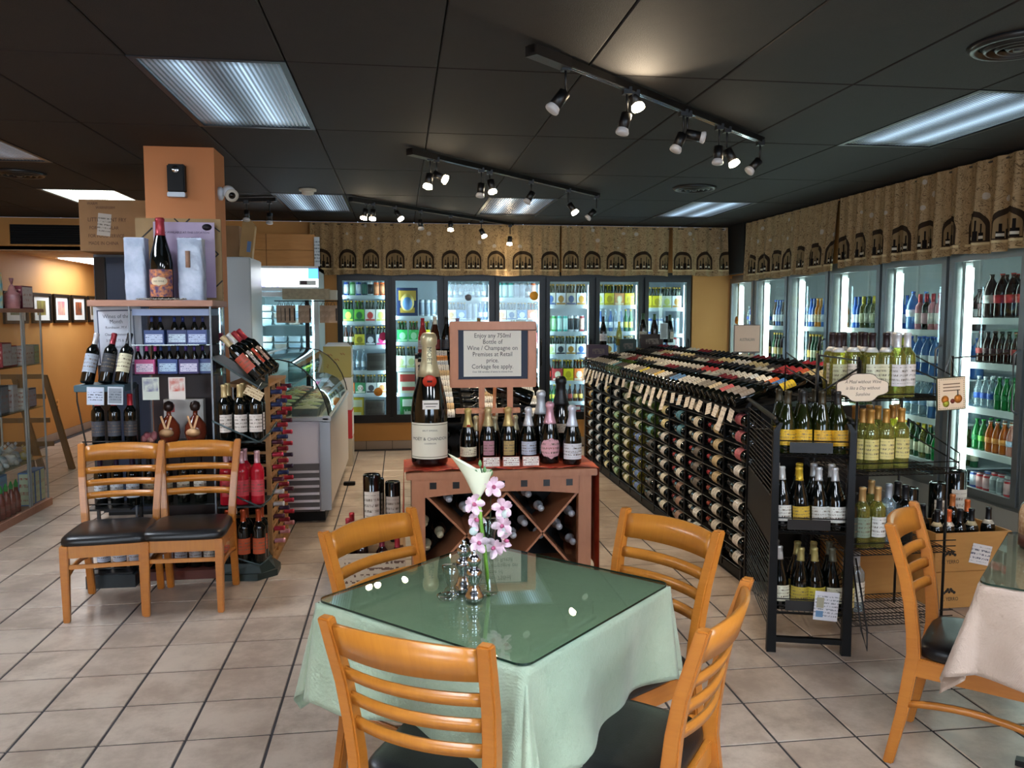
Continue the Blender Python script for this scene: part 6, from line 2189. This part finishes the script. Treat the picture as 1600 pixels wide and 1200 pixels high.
for r, (z, sc, gl, cp, lb_, wd) in enumerate(((.862, 1.13, WINE, '#c9b07c', '#dcd0c4', 'cream labelled black bottle'), (.462, 1.1, REDG, '#c9a0a4', '#c8404a', 'bright red bottle'), (.098, 1.1, WINE, '#b04a24', '#b8502a', 'black bottle with orange neck'))):
    for k in range(3):
        for d in range(2):
            if d and k == 2 and r == 1:
                continue
            inst(bottle('bordeaux', gl, cp, lb_, 18, half=60, lz=(.045, .14) if r == 0 else None), Matrix.Translation((-1.065 + .092 * k, 5.09 + .10 * d, z)) @ Matrix.Scale(sc, 4) @ Matrix.Rotation(.5 - .2 * k, 4, 'Z'),
                 '%s on the green stand, %s level, %s, %s' % (wd, ['upper', 'middle', 'lowest'][r], ['left', 'centre', 'right'][k], ['front', 'behind'][d]), 'bottle', 'upright bottles on the green stand')

for o_ in set(COL.objects) - before_:
    if o_.parent is None:
        o_.location.y += .075
t = T('lattice_rack', 'pale wood lattice rack with red capped bottle necks sticking out to the right', 'wine rack')
RX0, RX1, RY0, RY1 = -1.10, -.835, 5.40, 6.12
for y in (RY0, RY1):
    for x in (RX0, RX1 - .03):
        G().box(x, x + .03, y, y + .035, 0, 1.165).obj('post', BOXWOOD, t)
for y in (RY0 + .24, RY0 + .48):
    for x in (RX0, RX1 - .02):
        G().box(x, x + .02, y, y + .018, 0, 1.165).obj('inner_post', BOXWOOD, t)
G().box(RX0 - .005, RX1 + .005, RY0 - .01, RY1 + .045, 1.165, 1.185).obj('top_board', BOXWOOD, t)
G().box(RX0, RX1 + .01, RY0 - .03, RY1 + .04, 0, .03).obj('base_board', BOXWOOD, t)
rail = G().box(RX1 - .02, RX1, RY0 + .035, RY1, 0, .016).mesh('cross_rail', BOXWOOD)
rail2 = G().box(RX0, RX1, RY0 + .005, RY0 + .03, 0, .016).mesh('end_rail', BOXWOOD)
for k in range(13):
    z = .065 + .083 * k
    ob('cross_rail', rail, t, Matrix.Translation((0, 0, z)))
    ob('end_rail', rail2, t, Matrix.Translation((0, 0, z)))
capsR = ['#b8283a', '#8c2430', '#c03048', '#37406a', '#5a2a3a', '#a83040']
for k in range(13):
    for j in range(3):
        z = .065 + .083 * k + .016 + .0375
        cp = '#c8c4c4' if (k, j) in ((3, 0), (4, 0)) else '#d89aa4' if k == 0 else '#3a4674' if (j == 0 and k > 8) else '#3a2a44' if (j, k) in ((2, 5), (2, 6), (1, 2)) else capsR[(k * 2 + j * 5) % 6]
        tone = {'#c8c4c4': 'white', '#d89aa4': 'pink', '#3a4674': 'blue', '#37406a': 'blue', '#3a2a44': 'dark violet', '#5a2a3a': 'dark red'}.get(cp, 'red')
        inst(bottle('bordeaux', WINE, cp, None, 12), axis_m((-1.075, RY0 + .135 + .24 * j, z), (1, 0, .02), (0, 0, 1)),
             'bottle with %s cap in the lattice rack, %s row up, %s column' % (tone, nth(k + 1), ['near', 'middle', 'far'][j]), 'bottle', 'bottles in the lattice rack')
for k in range(6):
    inst(bottle('bordeaux', WINE, '#1b1b1d', '#3a1c24' if k % 2 else None, 14), axis_m((-.86, RY0 + .06 + .105 * k, 1.25), (-.97, 0, .24), (0, 0, 1)), 'black bottle lying on top of the lattice rack, %s from near end' % nth(k + 1), 'bottle', 'bottles lying on the lattice rack')

# ------------------------------------------------------------------ gelato case, upright cooler, fridge and boxes
t = T('gelato_case', 'white and steel gelato display case with curved glass beside the lattice rack', 'display case')
AX0, AX1, AY0, AY1 = -1.50, -.55, 6.46, 8.70
G().box(AX0, AX1 - .05, AY0 + .02, AY1, .09, .80).obj('cabinet', mat('#d6cfd4', .4), t)
G().box(AX1 - .05, AX1, AY0 + .02, AY1, .12, .80).obj('front_panel', mat('#d9cdc2', .4), t)
G().box(AX1 - .075, AX1 + .004, AY0, AY0 + .06, .10, .80).obj('corner_trim', STEEL, t)
G().box(AX1 - .06, AX1 + .012, AY0 - .01, AY1, .795, .845).obj('counter_rim', mat('#b9bcc0', .3, .5), t, bevel=.01)
G().box(AX0, AX1 + .0, AY0 - .01, AY0 + .05, .805, .835).obj('end_rim', mat('#b9bcc0', .3, .5), t, bevel=.008)
for k in range(6):
    G().loft([[(AX0 + .35, AY0 - .005, .11 + .058 * k), (AX1 - .085, AY0 - .005, .11 + .058 * k), (AX1 - .085, AY0 + .02, .11 + .058 * k), (AX0 + .35, AY0 + .02, .11 + .058 * k)],
              [(AX0 + .35, AY0 + .012, .155 + .058 * k), (AX1 - .085, AY0 + .012, .155 + .058 * k), (AX1 - .085, AY0 + .02, .155 + .058 * k), (AX0 + .35, AY0 + .02, .155 + .058 * k)]]).obj('louvre', mat('#b4adb0', .4, .3), t)
G().box(AX0 + .33, AX1 - .085, AY0 + .002, AY0 + .021, .095, .47).obj('louvre_recess', mat('#5a5658', .6), t)
G().box(AX0 + .05, AX1 - .05, AY0 + .08, AY1 - .05, .0, .09).obj('kick_plate', BLACK, t)
prof = [(AX1 - .005, .845), (AX1 - .02, .92), (AX1 - .055, 1.02), (AX1 - .11, 1.12), (AX1 - .19, 1.205), (AX1 - .28, 1.262), (AX1 - .38, 1.285), (AX1 - .62, 1.285)]
g = G()
n_ = len(prof)
g.add([(x, AY0 + .01, z) for x, z in prof] + [(x, AY1, z) for x, z in prof], [(i, i + 1, n_ + i + 1, n_ + i) for i in range(n_ - 1)], 0, True)
g.obj('curved_glass', thin_glass('gelato_glass', '#d8e8de', 1.3), t)
g = G().add([(x, AY0 + .012, z) for x, z in prof] + [(AX1 - .62, AY0 + .012, .845)], [tuple(range(n_ + 1))])
g.obj('end_glass', thin_glass('gelato_end_glass', '#c4d2c8', 1.3), t)
G().tube([(x, AY0 + .01, z) for x, z in prof], .006, 6).tube([(x, AY1, z) for x, z in prof], .006, 6).obj('edge_strips', BLACKMET, t)
G().box(AX1 - .64, AX1 - .60, AY0, AY1, .80, 1.29).obj('rear_frame', STEEL, t)
G().box(AX1 - .58, AX1 - .30, AY0 + .05, AY1 - .05, 1.06, 1.068).obj('inner_shelf', thin_glass('shelf_glass', '#dcece8', 1.2), t)
G().box(AX0, AX1 - .62, AY0 + .02, AY1, .80, .86).obj('rear_counter', STEEL, t)
icec = ['#e8dcc8', '#8a5a3c', '#d87a8a', '#b8c88a', '#e8c26a', '#6a3a2a', '#e6e0d4', '#c8505a']
for k in range(8):
    for j in range(2):
        t2 = T('gelato_tub', 'gelato tub inside the curved glass case, %s from near end, %s row' % (nth(k + 1), ['aisle', 'rear'][j]), 'tub', L(AX1 - .20 - .24 * j, AY0 + .22 + .27 * k, .802), 'gelato tubs')
        G().loft([rect(0, 0, 0, .09, .11), rect(0, 0, .09, .105, .125)], 0, False, False).obj('steel_tub', STEEL, t2)
        c_ = icec[(k * 3 + j * 5) % 8]
        G().sheet(lambda a, b: ((a - .5) * .2, (b - .5) * .24, .075 + .03 * sin(a * pi) * sin(b * pi) + .008 * sin(a * 17 + b * 9)), 8, 8).obj('gelato', noisy('gelato_' + c_, c_, '#e8e0d4', 20, .6), t2)

t = T('upright_cooler', 'white upright glass door cooler with brightly lit header at back left', 'fridge')
UX0, UX1, UY0, UY1 = -1.57, -.862, 9.05, 9.78
g = G()
for b in ((UX0, UX0 + .04, UY0 + .05, UY1, 0, 1.90), (UX1 - .04, UX1, UY0 + .05, UY1, 0, 2.14), (UX0, UX1, UY1 - .03, UY1, 0, 2.14), (UX0, UX1, UY0 + .05, UY1, 0, .35), (UX0, UX1, UY0 + .06, UY1, 2.10, 2.14), (UX0, UX0 + .04, UY0 + .05, UY1, 1.9, 2.14), (UX0, UX1, UY0 + .06, UY1, 1.85, 1.9)):
    g.box(*b)
g.obj('cabinet', mat('#c9d6d6', .4), t)


def header_mat():
    m, nt, p = nodemat('lit_header')
    sx = nt.nodes.new('ShaderNodeSeparateXYZ')
    nt.links.new(coord(nt, 'Generated'), sx.inputs[0])
    x, z = N(sx.outputs[0]), N(sx.outputs[2])
    blue = (x > .86) * (z > .45)
    w = tex(nt, 'Noise', Scale=9.0)
    nt.links.new(coord(nt, 'Generated'), w.inputs['Vector'])
    art = (z < .38) * (x < .62) * (N(w.outputs[0]) > .52)
    c = mix(nt, blue, '#f4faff', '#3f7fe8')
    c = mix(nt, art, c, '#8a86c8')
    nt.links.new(c, p.inputs['Emission Color'])
    p.inputs['Emission Strength'].default_value = 4.5
    nt.links.new(c, p.inputs['Base Color'])
    return m


G().box(UX0 + .005, UX1 - .005, UY0, UY0 + .05, 1.925, 2.12).obj('lit_header', header_mat(), t)
G().box(UX0, UX1, UY0 - .004, UY0 + .05, 1.885, 1.925).obj('header_trim', WHITE, t)
G().box(UX0, UX1, UY0 - .004, UY0 + .05, 2.12, 2.145).obj('header_trim', WHITE, t)
pnl = G().box(UX1 - .20, UX1 - .02, UY0 - .006, UY0, 1.945, 1.995).obj('control_panel', mat('#e8ecec', .4), t)
G().box(UX1 - .185, UX1 - .115, UY0 - .008, UY0 - .006, 1.952, 1.988).obj('display', mat('#3a1414', .3), pnl)
for b in ((UX0, UX0 + .05, .36, 1.87), (UX1 - .05, UX1, .36, 1.87), (UX0 + .05, UX1 - .05, 1.82, 1.87), (UX0 + .05, UX1 - .05, .36, .42)):
    G().box(b[0], b[1], UY0, UY0 + .045, b[2], b[3]).obj('door_frame', WHITE, t)
G().box(UX0 + .05, UX1 - .05, UY0 + .02, UY0 + .024, .42, 1.82).obj('glass_pane', COOLGLASS, t)
for z in (1.52, 1.26, 1.0, .72):
    G().box(UX0 + .045, UX1 - .045, UY0 + .08, UY1 - .05, z - .012, z).obj('shelf', mat('#d8eef4', .4), t)
for s_ in (UX0 + .06, UX1 - .075):
    G().box(s_, s_ + .015, UY0 + .06, UY0 + .075, .45, 1.8).obj('light_tube', TUBE, t)
G().box(UX0 + .08, UX1 - .08, UY0 + .07, UY0 + .09, 1.83, 1.845).obj('light_tube', TUBE, t)  # extra tube, added to brighten the cooler inside
rnd = random.Random(9)
for r, z in enumerate((1.52, 1.26, 1.0)):
    for k in range(4):
        for l_ in range(3 if r == 0 else 2):
            t2 = T('food_tub', 'clear plastic food tub in the upright cooler, %s shelf, %s across, %s up' % (nth(r + 1), nth(k + 1), nth(l_ + 1)), 'tub',
                   L(UX0 + .13 + .15 * k, UY0 + .24, z + .001 + .075 * l_), 'food tubs in the upright cooler')
            G().loft([rect(0, 0, 0, .055, .07), rect(0, 0, .05, .066, .085)], 0, False).obj('tub', mat(['#dce8f0', '#e6eef0', '#d8c0b0', '#c8d8e6'][(k + l_ + r) % 4], .3), t2)
            G().box(-.068, .068, -.088, .088, .05, .062).obj('lid', mat('#dfeaf0', .15), t2, bevel=.004)
t = T('plywood_box', 'plywood box standing on top of the white upright cooler', 'box', L(-1.56, 9.1, 2.147))
for k in range(2):
    G().box(0, .66, -.0, .012, .17 * k + .002, .17 * (k + 1) - .002).obj('board', PLY, t)
G().box(0, .66, .012, .42, 0, .012).obj('base', PLY, t)
G().box(0, .012, .012, .42, .012, .34).box(.648, .66, .012, .42, .012, .34).box(.012, .648, .40, .412, .012, .34).obj('other_boards', PLY, t)
G().box(.155, .165, -.003, 0, 0, .34).obj('joint_strip', mat('#8a5a2c', .7), t)
t = T('rolled_poster', 'narrow white printed poster strip at the right of the plywood box', 'poster', L(-.885, 9.06, 2.147))
G().box(-.012, .045, 0, .012, 0, .31).obj('paper', print_mat('#c9d2d8', '#5a6a74', .6, 9, .5), t)
t = T('tall_fridge', 'tall pale grey fridge partly hidden behind the orange column', 'fridge', L(0, 0, 0))
G().box(-1.95, -1.378, 8.0, 8.62, .05, 2.165).obj('cabinet', mat('#b4babb', .4), t, bevel=.01)
G().box(-1.94, -1.385, 7.985, 8.0, .4, 2.15).obj('door', mat('#bcc2c2', .35), t, bevel=.005)
G().tube([(-1.90, 7.985, 1.0), (-1.90, 7.95, 1.02), (-1.90, 7.95, 1.45), (-1.90, 7.985, 1.47)], .01, 6).obj('handle', STEEL, t)
G().box(-1.93, -1.4, 8.02, 8.6, 0, .05).obj('foot', BLACK, t)
t = T('bottle_shipping_box', 'tall narrow cardboard bottle box leaning on top of the grey fridge', 'box', L(-1.43, 8.05, 2.168) @ Matrix.Rotation(.12, 4, 'Y'))
G().loft([rect(0, .05, 0, .058, .05), rect(0, .05, .30, .058, .05), rect(-.03, .05, .36, .028, .05)]).obj('carton', noisy('tan_carton', '#b5905c', '#9f7c4c', 3, .7), t)
G().box(.005, .04, -.002, .0, .05, .15).obj('printed_label', mat('#5a7aa8', .5), t)
t = T('carton_stack_back', 'short cardboard box lying behind the leaning bottle box', 'box', L(-1.72, 8.15, 2.168))
G().box(-.15, .22, 0, .3, 0, .30).obj('carton', CARD, t)

t = T('bag_stand', 'black pole stand with a cardboard topped board and hanging brown bags', 'stand', L(-.955, 8.80, 0))
G().box(-.02, .02, -.015, .015, 0, 1.78).obj('pole', BLACK, t)
G().box(-.15, .15, -.12, .12, 0, .02).obj('base', BLACK, t)
G().box(-.235, .235, -.10, .10, 1.785, 1.895).obj('wicker_board', noisy('grey_wicker', '#8f8672', '#a59a80', 30, .8, .5), t)
G().box(.15, .305, .0, .12, 1.785, 1.885).obj('white_carton', mat('#b8b4a4', .6), t)
G().tube([(-.32, -.07, 1.77), (.33, -.07, 1.77)], .006, 6).obj('crossbar', BLACK, t)
for k, (x, w) in enumerate(((-.27, .06), (-.225, .05), (-.18, .05), (-.135, .05), (-.03, .10), (.02, .06), (.17, .07), (.215, .05), (.27, .09))):
    t2 = T('brown_bag', 'brown paper bag hanging from the pole stand, %s from left' % nth(k + 1), 'bag', L(-.955 + x, 8.72 - .012 * (k % 3), 1.545), 'brown bags on the pole stand')
    G().box(-w / 2, w / 2, -.004, .004, 0, .18).obj('paper', noisy('brown_paper', '#b59c88', '#8f7864', 20, .8), t2)
    G().tube([(-w / 4, 0, .18), (0, .004, .225), (w / 4, 0, .18)], .003, 5).obj('cord', INK, t2)
    G().box(w / 2 - .016, w / 2 - .002, -.0055, -.004, .02, .15).obj('dark_gusset', mat('#1c1614', .7), t2)
zz = 0.002
for k, (h, c1, c2, lb) in enumerate(((.30, '#c4b8a4', '#a09484', 'worn tan box at the bottom of the stack by the gelato case'), (.31, '#b8343c', '#d8d4cc', 'red and white box, second from the floor in the stack'),
                                     (.35, '#cfcfcc', '#b4b8bc', 'white box third from the floor in the stack'), (.335, '#a09a5e', '#8a4a34', 'olive carton with red script topmost of the stack'))):
    t = T('stacked_box', lb, 'box', L(-.665, 9.05, zz), 'stacked boxes beside the gelato case')
    G().box(-.145, .145, -.15, .15, 0, h - .004).obj('carton', mat(c1, .7), t)
    G().box(.146, .149, -.13, .13, .02, h - .03).obj('side_panel', mat('#b9bfc0' if k > 1 else c2, .7), t)
    if k == 3:
        for (x, z) in ((-.07, .24), (.06, .25), (.0, .19)):
            G().tube([(x - .025, -.151, z + .01), (x - .01, -.152, z - .008), (x, -.152, z + .012), (x + .02, -.151, z - .01)], .003, 4).obj('red_script', mat(c2, .7), t)
        G().loft([[(-.145, -.15, h - .004), (.145, -.15, h - .004), (.145, -.147, h - .004), (-.145, -.147, h - .004)], [(-.10, -.04, h + .035), (.10, -.04, h + .035), (.10, -.037, h + .035), (-.10, -.037, h + .035)]]).obj('lid_flap', mat('#c4ccd2', .6), t)
    if k == 1:
        G().box(-.10, .10, -.152, -.15, .06, .24).obj('white_print', mat(c2, .7), t)
    zz += h
t = T('pallet_wedge', 'small black rubber wedge on the floor by the gelato case', 'wedge', L(-.50, 7.9, .002))
G().box(-.05, .06, -.03, .03, 0, .03).obj('wedge', BLACK, t, bevel=.004)

# tall black cabinet and the big cardboard box left of the column
t = T('black_cabinet', 'tall dark navy cabinet left of the orange column', 'cabinet', L(-2.39, 6.9, 0))
G().box(0, .48, .02, .5, .03, 2.10).obj('carcass', mat('#141a26', .35), t)
G().box(.10, .47, .0, .02, .05, 2.08).obj('door', mat('#14233c', .45, spec=.3), t, bevel=.004)
G().box(.01, .09, .0, .02, .05, 2.08).obj('glossy_strip', mat('#0c0e12', .1), t, bevel=.004)
G().box(.03, .45, .04, .48, 0, .03).obj('foot', BLACK, t)
t = T('cardboard_box', 'large brown printed cardboard box on top of the dark cabinet', 'box', L(-2.375, 6.62, 2.103))
G().box(0, .53, 0, .55, 0, .385).obj('carton', CARD, t)
for s_, x, z, sz in (('WARM', .06, .355, .03), ('WARNFORM', .12, .325, .03), ('LITTLE GIANT FRY', .06, .235, .042), ('FORM REGULAR', .07, .175, .036), ('FOR FOOD SERVICE', .06, .115, .036), ('MADE IN CHINA', .06, .06, .036)):
    text('lettering', s_, sz, Matrix.Translation((x, -.001, z)) @ FRONT, t, mat('#4f3524', .8), 'LEFT', sx=.8)
t2 = T('packing_slip', 'white packing slip stuck on the large cardboard box', 'label', L(-2.205, 6.617, 2.255) @ Matrix.Rotation(.10, 4, 'Y'))
G().box(-.045, .05, -.001, 0, -.035, .13).obj('paper', print_mat('#b4aa9c', '#6a6258', .6, 7, .5), t2)

# ------------------------------------------------------------------ glass etagere with groceries at the left edge
EX0, EX1, EY0, EY1, EM = -3.36, -3.0, 6.40, 7.42, 7.08
t = T('glass_shelf_unit', 'glass shelf unit with wooden top and base at the left edge', 'shelf')
G().box(EX0, EX1 + .02, EY0, EM - .003, 0, .06).obj('base_board', PINKWOOD, t)
G().box(EX0, EX1 + .02, EM + .003, EY1 + .01, 0, .06).obj('base_board', PINKWOOD, t)
G().box(EX0, EX1 + .02, EY0, EY1 + .01, 1.645, 1.675).obj('top_board', PINKWOOD, t)
for z in (1.21, .85, .42):
    G().box(EX0 + .01, EX1 - .01, EY0 + .01, EY1 - .01, z, z + .007).obj('glass_shelf', thin_glass('shelf_glass', '#dcece8', 1.2), t)
for y in (EY0 + .005, EM - .02, EM + .02, EY1 - .005):
    for x in (EX0 + .01, EX1 - .005):
        G().box(x - .006, x + .006, y - .006, y + .006, .06, 1.645).obj('post', mat('#a8b0b0', .3, .4), t)
G().box(EX1 - .004, EX1, EY0 + .01, EM - .03, .06, 1.645).obj('side_pane', CASEG, t)
G().box(EX1 - .004, EX1, EM + .03, EY1 - .01, .06, 1.645).obj('side_pane', CASEG, t)
G().box(EX0 + .02, EX1 - .01, EY1 - .006, EY1 - .003, .06, 1.645).obj('end_pane', CASEG, t)


def grocery(x, y, z, w, d, h, c1, c2, label, kind='box'):
    t_ = T('grocery_box', label, 'box', L(x, y, z + .001), 'groceries on the glass shelf unit')
    G().box(-w / 2, w / 2, -d / 2, d / 2, 0, h).obj('carton', mat(c1, .5), t_, bevel=.002)
    G().box(w / 2, w / 2 + .001, -d / 2 + .008, d / 2 - .008, .01, h - .01).obj('side_print', print_mat(c2, '#b0705c', .5, 4, .42), t_)
    G().box(-w / 2 + .008, w / 2 - .008, -d / 2 - .001, -d / 2, .01, h - .01).obj('front_print', print_mat(c2 if kind == 'w' else c1, '#d8b0a0' if kind != 'w' else '#a85a44', .5, 4, .5), t_)
    return t_


def bag(x, y, z, w, h, c1, c2, label, tie=False):
    t_ = T('snack_bag', label, 'bag', L(x, y, z + .001), 'bags on top of the glass shelf unit')

    def f(a, b):
        th = a * 2 * pi
        k_ = sin(pi * (.08 + .84 * b)) ** .5
        top_ = (1 - b) ** .5 if tie and b > .6 else 1
        return (w / 2 * cos(th) * (top_ if tie else 1) * (.9 + .1 * k_), .045 * sin(th) * k_ * top_, h * b)
    G().sheet(f, 20, 12).obj('bag', noisy('bag_' + c1, c1, c2, 14, .3), t_)
    if tie:
        G().lathe([(.006, 0), (.014, .03), (.018, .05)], 10, 0, Matrix.Translation((0, 0, h * .96))).obj('tied_top', mat(c1, .4), t_)
    return t_


bag(-3.16, 6.98, 1.676, .13, .28, '#d8a81e', '#58a8b8', 'yellow and turquoise snack bag at the left end of the wood top')
bag(-3.08, 7.10, 1.676, .12, .20, '#8a5a5c', '#b07a74', 'brownish pink tied gift bag on the wood top', True)
grocery(-3.06, 7.26, 1.676, .06, .20, .185, '#6b1a2c', '#d8ccc8', 'dark red and white carton at the right end of the wood top')
grocery(-3.28, 7.15, 1.676, .10, .16, .16, '#7a2434', '#c8b0a8', 'dark red carton behind the tied gift bag')
grocery(-3.10, 6.90, 1.218, .10, .16, .19, '#8a1c28', '#d8cfc8', 'red and white carton standing on the second shelf, left')
grocery(-3.10, 7.02, 1.218, .10, .10, .165, '#a8242c', '#e0d8d0', 'red and white carton on the second shelf, middle', 'w')
grocery(-3.06, 7.20, 1.218, .10, .16, .155, '#d8d0c4', '#e4dcd2', 'white carton with brown pictures on the second shelf', 'w')
grocery(-3.06, 7.33, 1.218, .10, .10, .16, '#9aa8a0', '#b8cfa0', 'grey green carton at the right end of the second shelf', 'w')
grocery(-3.10, 6.80, .858, .12, .14, .22, '#4a5a64', '#8a949a', 'grey blue carton at the left of the third shelf')
grocery(-3.08, 6.98, .858, .08, .09, .21, '#d0cac4', '#e0d8d4', 'tall white carton on the third shelf', 'w')
grocery(-3.06, 7.13, .858, .08, .09, .17, '#cfc8bc', '#e2dcd0', 'white egg shaped print carton on the third shelf', 'w')
grocery(-3.06, 7.28, .858, .04, .16, .16, '#20304a', '#b4b8cc', 'framed lilac white card at the right of the third shelf', 'w')
grocery(-3.12, 6.70, .858, .10, .14, .14, '#2a1c1c', '#6a4a3a', 'dark brown carton at the far left of the third shelf')
for k, (x, y, r, c1) in enumerate(((-3.12, 6.80, .075, '#8a9a9c'), (-3.10, 6.94, .07, '#b8a894'), (-3.14, 7.08, .07, '#a8aab0'), (-3.08, 7.18, .055, '#d8b030'), (-3.10, 6.68, .07, '#6a7a6c'), (-3.22, 6.95, .075, '#7a8a80'))):
    t = T('plush_toy', '%s soft toy slumped on the lowest glass shelf, %s' % (['grey blue', 'beige', 'pale grey', 'yellow', 'dark green grey', 'grey green'][k], ['left', 'centre', 'right of centre', 'right end', 'far left', 'at the back'][k]), 'toy', L(x, y, .43 + r * .6), 'soft toys on the glass shelf unit')
    m_ = noisy('plush_' + c1, c1, '#c8c4bc', 25, .9, .5)
    G().lathe([(0, -r * .6), (r * .8, -r * .45), (r, 0), (r * .75, r * .6), (0, r * .85)], 14).obj('body', m_, t)
    G().lathe([(0, -r * .5), (r * .55, 0), (0, r * .5)], 12, 0, Matrix.Translation((.02, -.02, r * 1.2))).obj('head', m_, t)
    for s_ in (-1, 1):
        G().lathe([(0, -r * .25), (r * .2, 0), (0, r * .25)], 8, 0, Matrix.Translation((.02 + s_ * r * .4, -.02, r * 1.65))).obj('ear', m_, t)
        G().tube([(s_ * r * .7, 0, 0), (s_ * r * 1.2, -r * .6, -r * .3)], r * .25, 8).obj('paw', m_, t)
for k in range(5):
    y = 6.58 + .085 * k
    o = inst(bottle('beer', mat('#7a1f14', .25), None, '#8a3020', 14, name='sauce_bottle'), Matrix.Translation((-3.045, y, .061)), 'red chilli sauce bottle with green tip on the wooden base, %s from left' % nth(k + 1), 'bottle', 'chilli sauce bottles')
    G().lathe([(.015, .20), (.016, .225), (.004, .262), (0, .263)], 10).obj('green_tip', mat('#1f9a44', .4), o)
for k, (y, w) in enumerate(((6.62, .20), (6.85, .20), (7.14, .085), (7.24, .085), (7.34, .085))):
    grocery(-3.17 if k < 2 else -3.06, y, .061, .10 if k < 2 else .09, w, .30 if k < 2 else .275, '#3a78b8', '#8ab8e0' if k < 2 else '#c8d4b0', 'blue cereal like carton on the wooden base, %s from left' % nth(k + 1), 'w')

# brown folding wooden stand behind it
t = T('wooden_stand', 'brown carved wooden folding stand behind the glass shelf unit', 'stand', L(-3.80, 9.15, 0))
BW_ = wood('dark_brown_wood', '#7a5a30', '#5c4222', .6, (20, 20, 5), 0)
for s_ in (0, .30):
    G().loft([rect(s_ - .36, 0, 0, .03, .02), rect(s_ - .42, .02, 1.0, .025, .02)]).obj('leg', BW_, t)
    G().loft([rect(s_ - .06 + .10, 0, 0, .03, .02), rect(s_ - .30 + .10, .02, 1.0, .025, .02)]).obj('leg', BW_, t)
for z in (.25, .5, .75, .96):
    G().box(-.42, .20 - .12 * z, -.012, .012, z, z + .05).obj('rung', BW_, t)
